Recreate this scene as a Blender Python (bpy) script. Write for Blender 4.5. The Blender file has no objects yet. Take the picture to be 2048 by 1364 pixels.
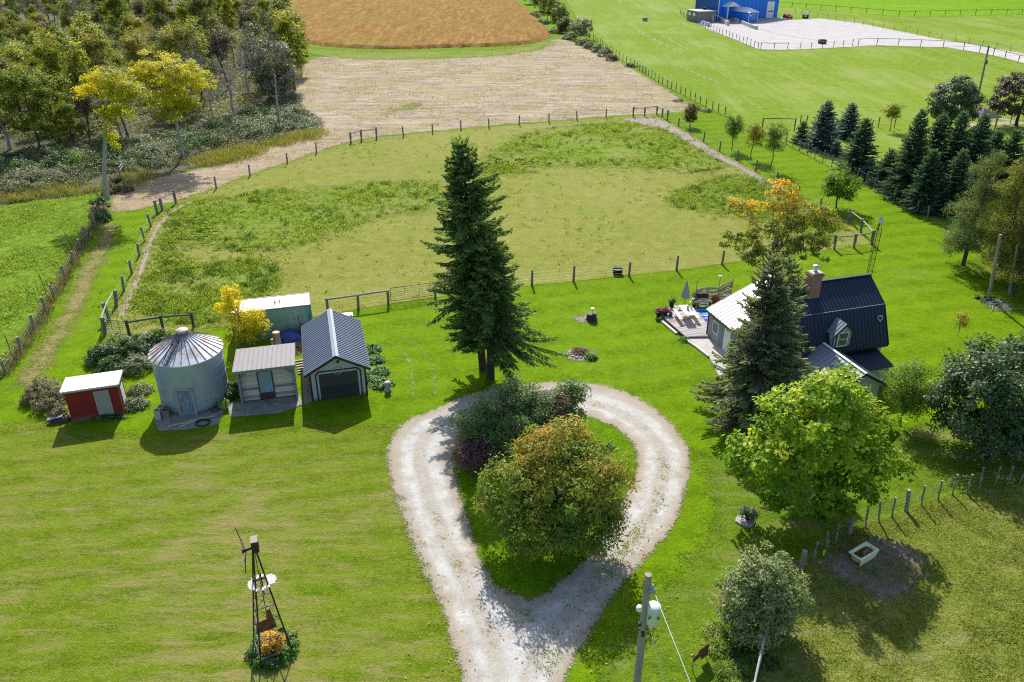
import bpy, math, random
import numpy as np
from mathutils import Vector, Matrix
R = math.radians
C = bpy.context.scene.collection
# ------------------------------------------------------------------ camera model (photo pixels -> places on flat ground)
TH, FP, CH = R(27.6), 1600.0, 29.0
_c, _s = math.cos(TH), math.sin(TH)
def G(px, py, z=0.0):
    x = (px-1024)/FP; y = -(py-682)/FP
    d = (x, _c+y*_s, -_s+y*_c); t = (z-CH)/d[2]
    return Vector((d[0]*t, d[1]*t, z))
def GY(px, py, Y):            # point on the pixel's ray at depth Y
    x = (px-1024)/FP; y = -(py-682)/FP
    d = (x, _c+y*_s, -_s+y*_c); t = Y/d[1]
    return Vector((d[0]*t, Y, CH+d[2]*t))
def HT(bx, by, tx, ty):       # height of an upright thing from its foot and top
    return GY(tx, ty, G(bx, by).y).z
cam = bpy.data.cameras.new('camera'); co = bpy.data.objects.new('camera', cam); C.objects.link(co)
co.location = (0, 0, CH); co.rotation_euler = (R(90)-TH, 0, 0)
cam.sensor_width = 36; cam.lens = 36*FP/2048; cam.clip_end = 5000
bpy.context.scene.camera = co
# ------------------------------------------------------------------ light
SUN_EL, SUN_AZ = R(41), R(-6)       # azimuth measured from +Y towards +X
w = bpy.data.worlds.new('World'); bpy.context.scene.world = w; w.use_nodes = True
sky = w.node_tree.nodes.new('ShaderNodeTexSky'); sky.sky_type = 'NISHITA'; sky.sun_disc = False
sky.sun_elevation = SUN_EL; sky.sun_rotation = SUN_AZ; sky.air_density = 1.0; sky.dust_density = 1.5
bg = w.node_tree.nodes['Background']; bg.inputs['Strength'].default_value = 0.135
w.node_tree.links.new(sky.outputs[0], bg.inputs['Color'])
sl = bpy.data.lights.new('sun', 'SUN'); sl.energy = 5.0; sl.angle = R(0.5); sl.color = (1.0, 0.955, 0.88)
so = bpy.data.objects.new('sun', sl); C.objects.link(so)
sd = Vector((math.sin(SUN_AZ)*math.cos(SUN_EL), math.cos(SUN_AZ)*math.cos(SUN_EL), math.sin(SUN_EL)))
so.rotation_euler = sd.to_track_quat('Z', 'Y').to_euler(); so.location = (0, 0, 60)
vs = bpy.context.scene.view_settings
vs.view_transform = 'Standard'; vs.look = 'None'; vs.gamma = 1; vs.exposure = 0.48; vs.use_curve_mapping = False
cy = bpy.context.scene.cycles
cy.max_bounces = 5; cy.diffuse_bounces = 3; cy.glossy_bounces = 2; cy.transmission_bounces = 3; cy.transparent_max_bounces = 12
cy.use_denoising = False; cy.filter_width = 1.15; cy.sample_clamp_indirect = 6
bpy.context.scene.render.film_transparent = False

# ------------------------------------------------------------------ node helpers
class NT:
    def __init__(s, name):
        s.m = bpy.data.materials.new(name); s.m.use_nodes = True; s.t = s.m.node_tree; s.t.nodes.clear()
        s.out = s.t.nodes.new('ShaderNodeOutputMaterial')
    def n(s, typ, ins=None, **kw):
        nd = s.t.nodes.new('ShaderNode'+typ)
        for k, v in kw.items(): setattr(nd, k, v)
        for k, v in (ins or {}).items(): s.set(nd.inputs[k], v)
        return nd
    def set(s, sock, v):
        if isinstance(v, bpy.types.NodeSocket): s.t.links.new(v, sock)
        else:
            if isinstance(v, (tuple, list)) and len(v) == 3 and sock.type == 'RGBA': v = (*v, 1)
            sock.default_value = v
    def pos(s): return s.n('NewGeometry').outputs['Position']
    def obj(s): return s.n('TexCoord').outputs['Object']
    def map(s, v, scale=(1,1,1), rot=0):
        return s.n('Mapping', {'Vector': v, 'Scale': scale, 'Rotation': (0,0,rot)}).outputs[0]
    def noise(s, v, scale, detail=3, rough=.6, dist=0):
        return s.n('TexNoise', {'Vector': v, 'Scale': scale, 'Detail': detail, 'Roughness': rough, 'Distortion': dist}).outputs[0]
    def ramp(s, f, stops, interp='LINEAR'):
        nd = s.n('ValToRGB', {'Fac': f}); cr = nd.color_ramp; cr.interpolation = interp
        while len(cr.elements) > 1: cr.elements.remove(cr.elements[0])
        cr.elements[0].position = stops[0][0]; cr.elements[0].color = col4(stops[0][1])
        for p, c in stops[1:]: cr.elements.new(p).color = col4(c)
        return nd.outputs[0]
    def mix(s, f, a, b, mode='MIX'):
        nd = s.n('Mix', data_type='RGBA', blend_type=mode); s.set(nd.inputs[0], f); s.set(nd.inputs[6], a); s.set(nd.inputs[7], b)
        return nd.outputs[2]
    def math(s, op, a, b=0.0, clamp=False):
        nd = s.n('Math', operation=op, use_clamp=clamp); s.set(nd.inputs[0], a); s.set(nd.inputs[1], b); return nd.outputs[0]
    def attr(s, name): return s.n('Attribute', attribute_name=name).outputs['Fac']
    def bump(s, h, strength=.5, dist=.05):
        return s.n('Bump', {'Height': h, 'Strength': strength, 'Distance': dist}).outputs[0]
    def bsdf(s, color, rough=.7, normal=None, metallic=0.0, spec=.3, **kw):
        ins = {'Base Color': color, 'Roughness': rough, 'Metallic': metallic, 'Specular IOR Level': spec}
        if normal is not None: ins['Normal'] = normal
        ins.update(kw); return s.n('BsdfPrincipled', ins).outputs[0]
    def done(s, sh): s.t.links.new(sh, s.out.inputs[0]); return s.m
def col4(c):
    if isinstance(c, (int, float)): return (c, c, c, 1)
    return (*c, 1) if len(c) == 3 else c
def hx(r, g, b):              # display colour -> linear
    f = lambda v: (v/255/12.92) if v/255 <= .04045 else ((v/255+.055)/1.055)**2.4
    return (f(r), f(g), f(b))
def sc(c, k): return tuple(x*k for x in c)

# ------------------------------------------------------------------ scene helpers
def tag(o, label=None, cat=None, group=None, kind=None):
    if label: o['label'] = label
    if cat: o['category'] = cat
    if group: o['group'] = group
    if kind: o['kind'] = kind
    return o
def thing(name, label, cat, loc=(0,0,0), yaw=0.0, group=None):
    o = bpy.data.objects.new(name, None); C.objects.link(o); o.empty_display_size = .2
    o.location = loc; o.rotation_euler = (0, 0, yaw)
    return tag(o, label, cat, group)
def link(name, me, parent=None):
    o = bpy.data.objects.new(name, me); C.objects.link(o)
    if parent is not None: o.parent = parent
    return o
def copy_tree(o, parent=None):
    c = o.copy(); C.objects.link(c); c.parent = parent
    for ch in list(o.children): copy_tree(ch, c)
    return c
def np_mesh(name, V, F, mat, attrs=None, smooth=False):
    V = np.asarray(V, dtype=np.float32); F = np.asarray(F, dtype=np.int32)
    me = bpy.data.meshes.new(name); k = F.shape[1]
    me.vertices.add(len(V)); me.vertices.foreach_set('co', V.ravel())
    me.loops.add(F.size); me.loops.foreach_set('vertex_index', F.ravel())
    me.polygons.add(len(F)); me.polygons.foreach_set('loop_start', np.arange(0, F.size, k, dtype=np.int32))
    for an, av in (attrs or {}).items():
        a = me.attributes.new(an, 'FLOAT', 'POINT'); a.data.foreach_set('value', np.asarray(av, dtype=np.float32))
    if smooth: me.polygons.foreach_set('use_smooth', np.ones(len(F), dtype=bool))
    if mat: me.materials.append(mat)
    me.update(calc_edges=True)
    return me
class MB:
    """collects shapes in a thing's own coordinates and links them as one mesh object"""
    def __init__(s): s.v = []; s.f = []; s.mi = []; s.m = 0; s.sm = []
    def add(s, vs, fs, smooth=False):
        b = len(s.v); s.v += [tuple(v) for v in vs]; s.f += [tuple(i+b for i in f) for f in fs]
        s.mi += [s.m]*len(fs); s.sm += [smooth]*len(fs); return s
    def hexa(s, p):           # p: four bottom then four top corners
        return s.add(p, [(3,2,1,0),(4,5,6,7),(0,1,5,4),(1,2,6,5),(2,3,7,6),(3,0,4,7)])
    def box(s, c, d, rz=0, M=None):
        hx_, hy, hz = d[0]/2, d[1]/2, d[2]/2; ps = []
        for z in (-hz, hz):
            for x, y in ((-hx_,-hy),(hx_,-hy),(hx_,hy),(-hx_,hy)):
                v = Vector((x, y, z))
                if M is not None: v = M @ v
                elif rz: v = Vector((x*math.cos(rz)-y*math.sin(rz), x*math.sin(rz)+y*math.cos(rz), z))
                ps.append(v+Vector(c))
        return s.hexa(ps)
    def bar(s, a, b, w, h=None):     # rectangular bar from a to b
        a = Vector(a); b = Vector(b); d = b-a; L = d.length
        q = d.to_track_quat('X', 'Z').to_matrix()
        return s.box((a+b)/2, (L, w, h or w), M=q)
    def tube(s, pts, r, n=6, cap=True):
        pts = [Vector(p) for p in pts]; rs = r if isinstance(r, (list, tuple)) else [r]*len(pts)
        vs = []; fs = []
        for i, p in enumerate(pts):
            d = (pts[min(i+1, len(pts)-1)]-pts[max(i-1, 0)]).normalized()
            q = d.to_track_quat('Z', 'Y').to_matrix()
            for k in range(n):
                a = 2*math.pi*k/n; vs.append(p+q@Vector((math.cos(a)*rs[i], math.sin(a)*rs[i], 0)))
        for i in range(len(pts)-1):
            for k in range(n):
                a = i*n+k; b = i*n+(k+1) % n; fs.append((a, b, b+n, a+n))
        s.add(vs, fs, True)
        if cap:
            e = len(pts)-1; s.add(vs[:n], [tuple(reversed(range(n)))]); s.add(vs[e*n:], [tuple(range(n))])
        return s
    def lathe(s, c, prof, n=16, smooth=True):   # prof: (radius, z)
        c = Vector(c); vs = []; fs = []
        for r_, z in prof:
            for k in range(n):
                a = 2*math.pi*k/n; vs.append(c+Vector((r_*math.cos(a), r_*math.sin(a), z)))
        for i in range(len(prof)-1):
            for k in range(n):
                a = i*n+k; b = i*n+(k+1) % n; fs.append((a, b, b+n, a+n))
        fs.append(tuple(reversed(range(n)))); fs.append(tuple(range((len(prof)-1)*n, len(prof)*n)))
        return s.add(vs, fs, smooth)
    def prism(s, poly, z0, z1):     # flat outline raised from z0 to z1
        n = len(poly); vs = [(p[0], p[1], z0) for p in poly]+[(p[0], p[1], z1) for p in poly]
        return s.add(vs, [tuple(reversed(range(n))), tuple(range(n, 2*n))]+[(i, (i+1) % n, (i+1) % n+n, i+n) for i in range(n)])
    def slab(s, a, b, c, d, t):     # quad a,b,c,d thickened downwards by t along its normal
        a, b, c, d = map(Vector, (a, b, c, d)); nrm = (b-a).cross(d-a).normalized()*t
        return s.hexa([a-nrm, b-nrm, c-nrm, d-nrm, a, b, c, d])
    def ribs(s, a, b, c, d, n, w=.05, h=.035):   # ribs on quad running from edge a-b to edge d-c
        a, b, c, d = map(Vector, (a, b, c, d)); nrm = (b-a).cross(d-a).normalized()
        eu = (b-a).normalized()*w/2; fu = (c-d).normalized()*w/2
        for i in range(n+1):
            t = min(max(i/n, w/(b-a).length*.55), 1-w/(b-a).length*.55); p = a.lerp(b, t); q = d.lerp(c, t); o = nrm*.002; u = nrm*h
            s.hexa([p-eu-o, p+eu-o, q+fu-o, q-fu-o, p-eu*.5+u, p+eu*.5+u, q+fu*.5+u, q-fu*.5+u])
        return s
    def build(s, name, mat, parent=None):
        me = bpy.data.meshes.new(name); me.from_pydata(s.v, [], s.f)
        for m in (mat if isinstance(mat, (list, tuple)) else [mat]): me.materials.append(m)
        me.polygons.foreach_set('material_index', s.mi); me.polygons.foreach_set('use_smooth', s.sm); me.update()
        return link(name, me, parent)
def sink(b, c): return b
# ------------------------------------------------------------------ materials of built things
def plain(name, col, rough=.6, var=.18, scale=3.0, metallic=0.0, spec=.3, bump=0.0, bscale=30):
    t = NT(name); v = t.obj(); n = t.noise(v, scale, 5, .65)
    c = t.ramp(n, [(.25, sc(col, 1-var)), (.75, sc(col, 1+var))])
    nm = t.bump(t.noise(v, bscale, 3), bump, .01) if bump else None
    return t.done(t.bsdf(c, rough, nm, metallic, spec))
def worn(name, col, stain, amount=.5, scale=2.0, rough=.5, metallic=0.0, stretch=(1,1,1), spec=.3, mud=0.0):
    t = NT(name); v = t.obj(); vm = t.map(v, stretch)
    n = t.noise(vm, scale, 6, .7); n2 = t.noise(v, scale*6, 4, .7)
    f = t.math('ADD', t.math('MULTIPLY', n, .7), t.math('MULTIPLY', n2, .3))
    c = t.ramp(f, [(amount-.06, col), (amount+.05, stain), (amount+.16, sc(stain, .7))])
    c = t.mix(.25, c, t.ramp(n2, [(.3, sc(col, .7)), (.7, sc(col, 1.2))]))
    if mud:
        z = t.n('SeparateXYZ', {0: v}).outputs[2]; k = t.math('SUBTRACT', t.math('MULTIPLY', n, mud*2.2), z); c = t.mix(t.math('MULTIPLY', k, 3.0, True), c, (.13,.115,.085))
    return t.done(t.bsdf(c, rough, t.bump(n2, .15, .01), metallic, spec))
def wood(name, a, b, stretch=(1,1,12), scale=4.0, rough=.8):
    t = NT(name); v = t.obj(); n = t.noise(t.map(v, (stretch[1]*1.0, stretch[1]*1.0, 1/ max(stretch[2],1)*2)), scale, 6, .7); n2 = t.noise(v, 1.3, 2)
    c = t.ramp(n, [(.3, a), (.55, b), (.75, sc(a, 1.25))]); c = t.mix(.35, c, t.ramp(n2, [(.3, a), (.7, b)]))
    return t.done(t.bsdf(c, rough, t.bump(n, .3, .01)))
def planks(name, a, b, width=.19, axis='z', rough=.85, mortar=.06, stretch=3.0):
    t = NT(name); v = t.obj(); sep = t.n('SeparateXYZ', {0: v})
    ax = sep.outputs[{'x': 0, 'y': 1, 'z': 2}[axis]]
    cell = t.math('DIVIDE', ax, width); fl = t.math('FLOOR', cell); fr = t.math('SUBTRACT', cell, fl)
    wn = t.n('TexWhiteNoise', {'W': fl}, noise_dimensions='1D').outputs[0]
    sm = {'x': (12,.8,.8), 'y': (.8,12,.8), 'z': (.8,.8,12)}[axis]
    g = t.noise(t.map(v, sm), stretch, 6, .7)
    c = t.ramp(t.math('ADD', t.math('MULTIPLY', wn, .5), t.math('MULTIPLY', g, .5)), [(.2, a), (.5, b), (.8, sc(b, 1.35))])
    gap = t.math('LESS_THAN', fr, mortar)
    c = t.mix(gap, c, sc(a, .25))
    return t.done(t.bsdf(c, rough, t.bump(t.math('SUBTRACT', g, gap), .5, .02)))
M = {}
M['post'] = wood('weathered_post_wood', (.10,.092,.082), (.26,.245,.22), rough=.9)
M['post_old'] = wood('old_post_wood', (.14,.125,.105), (.34,.31,.27), rough=.9)
M['post_dark'] = wood('dark_post_wood', (.05,.044,.04), (.12,.108,.095), rough=.9)
M['rail'] = wood('peeled_rail_wood', (.16,.155,.15), (.40,.39,.37), stretch=(1,1,1), rough=.85)
M['rail_dark'] = wood('dark_rail_wood', (.06,.055,.05), (.17,.16,.15), stretch=(1,1,1), rough=.85)
M['wire'] = plain('fence_wire', (.22,.22,.21), .5, metallic=.6)
M['bark'] = wood('tree_bark', (.045,.038,.03), (.14,.12,.10), rough=.95)
M['bark_grey'] = wood('grey_bark', (.15,.14,.13), (.40,.38,.355), rough=.95)
M['bark_dark'] = wood('dark_bark', (.025,.021,.018), (.075,.062,.052), rough=.95)
M['red'] = worn('red_painted_board', (.21,.016,.018), (.14,.012,.014), .62, 1.5, .6, stretch=(1,1,.3), mud=.35)
M['white_roof'] = worn('white_metal_roof', (.76,.75,.71), (.60,.57,.51), .66, 1.1, .45, stretch=(.6,3,1))
M['grey_board'] = worn('grey_particle_board', (.30,.30,.28), (.22,.21,.19), .6, 4, .85)
M['white_paint'] = plain('white_paint', (.74,.74,.72), .55, .06)
M['galv'] = worn('galvanised_steel', (.36,.43,.52), (.27,.33,.41), .60, .9, .45, .35, stretch=(1,1,.35), spec=.5, mud=.4)
M['galv_roof'] = worn('galvanised_roof_steel', (.70,.73,.77), (.38,.20,.13), .52, .95, .5, .1, spec=.5)
M['rust'] = worn('rusty_steel', (.17,.075,.038), (.085,.038,.022), .5, 5, .85)
M['blue_peel'] = worn('peeling_blue_paint', (.10,.19,.25), (.36,.38,.37), .53, 5, .8, stretch=(1,1,.3))
M['frame_wood'] = wood('door_frame_wood', (.20,.19,.17), (.40,.38,.34))
M['barn_board'] = planks('barn_board', (.22,.185,.16), (.52,.46,.41), .20, 'z')
M['brown_roof'] = worn('brown_metal_roof', (.225,.21,.218), (.17,.15,.15), .6, 1.2, .65, .0, stretch=(3,.5,1), spec=.2)
M['greenish'] = plain('grey_green_paint', (.20,.235,.225), .7, .1)
M['glass'] = plain('window_glass', (.045,.06,.07), .06, .2, spec=.9)
M['glass_pale'] = plain('reflecting_door_glass', (.22,.33,.38), .12, .12, 1.0, spec=.9)
M['dark_brown'] = plain('dark_brown_panel', (.06,.048,.042), .6, .2)
M['slate_metal'] = plain('blue_grey_metal_roof', (.19,.22,.275), .5, .08, 1.2, .1, .35)
M['black_metal'] = plain('black_trim', (.016,.017,.02), .5, .2, spec=.4)
M['pale_siding'] = worn('pale_grey_siding', (.40,.44,.45), (.33,.36,.36), .6, 2.0, .6, stretch=(1,1,.3), mud=.3)
M['garage_door'] = planks('dark_garage_door', (.030,.030,.034), (.040,.040,.044), .5, 'z', .5, .03, 1.0)
M['cont'] = worn('faded_teal_container_paint', (.20,.33,.30), (.075,.28,.30), .52, .9, .6, stretch=(1.6,1.6,.28))
M['cont_roof'] = worn('white_container_roof', (.72,.72,.68), (.60,.55,.48), .68, 1.3, .5)
M['rusty_edge'] = worn('rust_flecked_edge', (.50,.47,.42), (.25,.10,.045), .5, 6, .7)
M['tarp'] = plain('blue_tarp', (.022,.05,.26), .45, .25, 4, spec=.5)
M['log'] = wood('cut_log', (.24,.185,.13), (.44,.35,.26))
M['logtop'] = plain('sawn_wood', (.55,.45,.32), .8)
M['dirt'] = plain('loose_soil', (.13,.085,.055), .95, .35, 6, bump=.6)
M['navy_metal'] = plain('dark_blue_metal_roof', (.020,.030,.058), .5, .15, 1.0, .1, .35)
M['brick'] = None
def brick():
    t = NT('red_brick'); v = t.obj(); sep = t.n('SeparateXYZ', {0: v})
    vv = t.n('CombineXYZ', {0: t.math('ADD', sep.outputs[0], sep.outputs[1]), 1: sep.outputs[2], 2: 0.0}).outputs[0]
    b = t.n('TexBrick', {'Vector': vv, 'Color1': (.34,.115,.07,1), 'Color2': (.25,.075,.045,1), 'Mortar': (.38,.30,.26,1), 'Scale': 1.0, 'Mortar Size': .012, 'Brick Width': .22, 'Row Height': .075})
    return t.done(t.bsdf(b.outputs[0], .85))
M['brick'] = brick()
M['steel'] = plain('stainless_steel', (.62,.63,.65), .3, .05, metallic=.8)
M['batten'] = planks('grey_vertical_boards', (.18,.20,.21), (.30,.33,.34), .25, 'y', .8, .10, 1.2)
M['siding_blue'] = planks('pale_blue_siding', (.36,.40,.42), (.42,.46,.48), .22, 'x', .6, .05, 1.0)
M['deck'] = planks('weathered_deck_boards', (.24,.215,.205), (.40,.365,.35), .15, 'y', .9, .07)
M['cedar'] = wood('cedar_timber', (.33,.21,.12), (.50,.34,.20), stretch=(1,1,1))
M['bench_top'] = wood('pale_table_boards', (.50,.47,.42), (.66,.62,.55), stretch=(1,1,1))
M['wattle'] = wood('woven_sticks', (.24,.20,.13), (.46,.40,.28), stretch=(1,1,1))
M['black_plastic'] = plain('black_plastic', (.02,.021,.023), .45, .2)
M['blue_pot'] = plain('blue_pot', (.02,.06,.35), .3, .1)
M['umbrella'] = plain('grey_umbrella_cloth', (.27,.31,.345), .85, .1)
M['concrete'] = worn('weathered_concrete', (.42,.41,.385), (.32,.31,.285), .58, 2.5, .9)
M['stone'] = worn('grey_stone', (.36,.34,.31), (.22,.205,.18), .55, 5, .9)
M['iron'] = plain('dark_iron', (.035,.033,.032), .55, .3, metallic=.3)
M['iron_grey'] = plain('grey_iron', (.13,.125,.12), .8, .2)
M['transformer'] = plain('pale_grey_transformer_paint', (.60,.66,.68), .4, .04)
M['porcelain'] = plain('porcelain_insulator', (.30,.36,.42), .25, .1)
M['tub'] = plain('pale_green_enamel', (.74,.74,.50), .3, .06, spec=.5)
M['brown_water'] = plain('brown_standing_water', (.10,.052,.012), .08, .4, 5, spec=.6)
M['water'] = plain('trough_water', (.10,.13,.16), .05, .1, spec=.8)
M['barn_blue'] = planks('bright_blue_siding', (.014,.16,.66), (.018,.185,.74), .9, 'x', .5, .02, .5)
M['barn_white'] = plain('white_trim_metal', (.78,.79,.80), .45, .04)
M['blockwall'] = plain('grey_block_wall', (.22,.21,.215), .9, .15, 1.2)
M['roof_grey'] = plain('pale_grey_flat_roof', (.46,.44,.42), .9, .1)
M['yellow_tank'] = plain('yellow_tank_paint', (.62,.44,.13), .5, .12)
M['car_red'] = plain('red_car_paint', (.44,.006,.022), .25, .04, spec=.6)
M['tyre'] = plain('tyre_rubber', (.018,.018,.018), .8, .2)
M['bin_green'] = plain('dark_green_steel', (.012,.06,.05), .5, .2)
M['shingle'] = plain('grey_shingles', (.11,.105,.125), .85, .15, 8)
M['pinkdoor'] = plain('pale_blue_door', (.20,.42,.55), .5, .05)
# ------------------------------------------------------------------ vegetation
def leafmat(name, stops, trans=.3, rough=.45, spec=.35, tcol=(1.25,1.2,.6), objvar=0.0, gain=1.5):
    stops = [(p, sc(c, gain)) for p, c in stops]; trans = min(.5, trans+.08) if trans > .15 else trans; rough = max(rough, .5); spec = min(spec*.6, .35)
    t = NT(name); h = t.attr('hue'); r = t.attr('rnd')
    f = t.math('ADD', t.math('MULTIPLY', h, .68), t.math('MULTIPLY', r, .32))
    if objvar: f = t.math('ADD', f, t.math('MULTIPLY', t.math('SUBTRACT', t.n('ObjectInfo').outputs['Random'], .5), objvar))
    c = t.ramp(f, stops)
    p = t.bsdf(c, rough, spec=spec)
    if trans:
        tc = t.mix(1.0, c, col4(tcol), 'MULTIPLY')
        p = t.n('MixShader', {0: trans, 1: p, 2: t.n('BsdfTranslucent', {'Color': tc}).outputs[0]}).outputs[0]
    return t.done(p)
def unit(a): return a/np.maximum(np.linalg.norm(a, axis=-1, keepdims=True), 1e-9)
def leaf_quads(P, T, N, L, W, fold=.12):
    """diamond leaves: root P, direction T, facing N, length L, width W"""
    B = unit(np.cross(N, T)); L = np.asarray(L)[:, None]; W = np.asarray(W)[:, None]
    V = np.stack([P, P+T*L*.45-B*W*.5+N*W*fold, P+T*L, P+T*L*.45+B*W*.5+N*W*fold], 1).reshape(-1, 3)
    return V, np.arange(len(P)*4, dtype=np.int32).reshape(-1, 4)
def cloud(rng, cen, nrm, hue, per, rc, L, asp, flat=.6, up=.55, droop=.25, jit=.75):
    """leaf clusters: per leaves round each centre"""
    k = len(cen); n = k*per
    ci = np.repeat(np.arange(k), per)
    g = unit(rng.normal(size=(n, 3)))*(rng.random((n, 1))**.5)
    g[:, 2] *= flat
    rr = (np.asarray(rc)*np.ones(k))[ci][:, None]
    P = cen[ci]+g*rr
    N = unit(nrm[ci]*.8+np.array([0, 0, up])+rng.normal(size=(n, 3))*jit*.6)
    T = unit(np.cross(N, rng.normal(size=(n, 3)))); T = unit(T*.8+unit(g)*.5-np.array([0, 0, droop]))
    N = unit(N-T*(N*T).sum(1, keepdims=True))
    Ls = L*(.65+.7*rng.random(n))
    V, F = leaf_quads(P, T, N, Ls, Ls*asp)
    h = np.clip(hue[ci]+rng.normal(size=n)*.05, 0, 1)
    return V, F, np.repeat(h, 4), np.repeat(rng.random(n), 4)
def lobe_points(rng, lobes, n, shell=.62, low=-.55, power=1.0):
    lobes = np.array(lobes, float); vol = lobes[:, 3]*lobes[:, 4]*lobes[:, 5]; vol = vol**(2/3); vol /= vol.sum()
    P = []; N = []; guard = 0
    while len(P) < n and guard < n*30:
        guard += 1; l = lobes[rng.choice(len(lobes), p=vol)]
        d = rng.normal(size=3); d /= np.linalg.norm(d)
        if d[2] < low: continue
        r = shell+(1-shell)*rng.random()**power
        r *= 1+.10*math.sin(d[0]*5+l[0])*math.cos(d[1]*4+l[2])
        p = l[:3]+d*r*l[3:]; ok = True
        for m in lobes:
            if m is l: continue
            if (((p-m[:3])/m[3:])**2).sum() < shell**2*.7: ok = False; break
        if ok: P.append(p); N.append(d/l[3:]*l[3:].mean())
    return np.array(P), unit(np.array(N))
def skeleton(rng, trunk, cl, r_tip=.014, r_max=.3, pref=.35, sag=0.0, expo=2.3):
    """grow branches from the trunk polyline to every cluster point; returns nodes, parents, radii"""
    nodes = [np.array(p, float) for p in trunk]; par = [-1]+list(range(len(trunk)-1)); plen = [0.0]
    for i in range(1, len(trunk)): plen.append(plen[-1]*.6+0)
    order = np.argsort(np.linalg.norm(cl-np.array(trunk[-1]), axis=1)*.5+np.linalg.norm(cl[:, :2]-np.array(trunk[0])[:2], axis=1))
    ends = []
    for ci in order:
        c = cl[ci]; A = np.array(nodes); d = np.linalg.norm(A-c, axis=1)+np.array(plen)*pref+np.maximum(A[:, 2]-c[2]+.25*np.linalg.norm(A[:, :2]-c[:2], axis=1), 0)*1.6
        j = int(np.argmin(d)); p = A[j]; L = np.linalg.norm(c-p)
        if L < .05: continue
        m = max(2, int(L/.9)+1); prev = j
        mid = (p+c)/2+np.array([0, 0, -.12*L+sag])+rng.normal(size=3)*L*.07
        for q in range(1, m+1):
            t = q/m; x = (1-t)**2*p+2*t*(1-t)*mid+t*t*c
            nodes.append(x); par.append(prev); plen.append(plen[prev]+L/m); prev = len(nodes)-1
        ends.append(prev)
    acc = np.zeros(len(nodes))
    for e in ends: acc[e] += r_tip**expo
    for i in range(len(nodes)-1, 0, -1):
        acc[i] = max(acc[i], r_tip**expo); acc[par[i]] += acc[i]
    rad = acc**(1/expo); k = min(1.0, r_max/max(rad[0], 1e-6)); big = rad > r_tip*1.5
    rad[big] = np.maximum(rad[big]*k, r_tip*1.3)
    nt = len(trunk); flare = np.linspace(1.0, .55, nt); rad[:nt] = np.maximum(rad[:nt], r_max*flare); rad[0] *= 1.25
    return nodes, par, rad
def limbs_mesh(name, nodes, par, rad, mat):
    V = []; F = []
    for i in range(1, len(nodes)):
        a = Vector(nodes[par[i]]); b = Vector(nodes[i]); d = b-a
        if d.length < 1e-4: continue
        ra, rb = min(rad[par[i]], rad[i]*1.35), rad[i]
        if i == 1: ra = rad[0]
        n = 8 if rb > .12 else (5 if rb > .04 else 3)
        q = d.to_track_quat('Z', 'Y').to_matrix(); o = len(V); b = b+d.normalized()*rb*.3
        for pnt, r_ in ((a, ra), (b, rb)):
            for k in range(n):
                t = 2*math.pi*k/n; V.append(pnt+q@Vector((math.cos(t)*r_, math.sin(t)*r_, 0)))
        F += [(o+k, o+(k+1) % n, o+(k+1) % n+n, o+k+n) for k in range(n)]
    me = bpy.data.meshes.new(name); me.from_pydata([tuple(v) for v in V], [], F); me.materials.append(mat)
    me.polygons.foreach_set('use_smooth', [True]*len(F)); me.update(); return me
def trunk_line(h, lean=(0,0), seed=0, wob=.12, n=6):
    rg = random.Random(seed)
    return [(lean[0]*t**1.3+(rg.uniform(-wob, wob) if 0 < i else 0), lean[1]*t**1.3+(rg.uniform(-wob, wob) if 0 < i else 0), h*t) for i, t in [(i, i/(n-1)) for i in range(n)]]
def broadleaf(seed, lobes, trunk_h, trunk_r, leaf, bark, ncl=160, per=70, rc=.55, L=.2, asp=.55, shell=.6, low=-.5, hue=None,
              lean=(0,0), flat=.6, up=.55, droop=.25, r_tip=.014, jit=.75, extra=None, nwig=.15):
    """returns (trunk mesh, crown mesh) in the tree's own coordinates"""
    rng = np.random.default_rng(seed)
    cen, nrm = lobe_points(rng, lobes, ncl, shell, low)
    nodes, par, rad = skeleton(rng, trunk_line(trunk_h, lean, seed), cen, r_tip, trunk_r)
    tm = limbs_mesh('trunk', nodes, par, rad, bark)
    hv = rng.random(len(cen)) if hue is None else hue(cen, nrm, rng)
    rcs = rc*(.65+.7*rng.random(len(cen)))
    V, F, h, r = cloud(rng, cen, nrm, hv, per, rcs, L, asp, flat, up, droop, jit)
    if extra is not None:
        V2, F2, h2, r2 = extra(rng, cen, nrm); F = np.vstack([F, F2+len(V)]); V = np.vstack([V, V2]); h = np.r_[h, h2]; r = np.r_[r, r2]
    cm = np_mesh('crown', V, F, leaf, {'hue': h, 'rnd': r})
    return tm, cm
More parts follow.
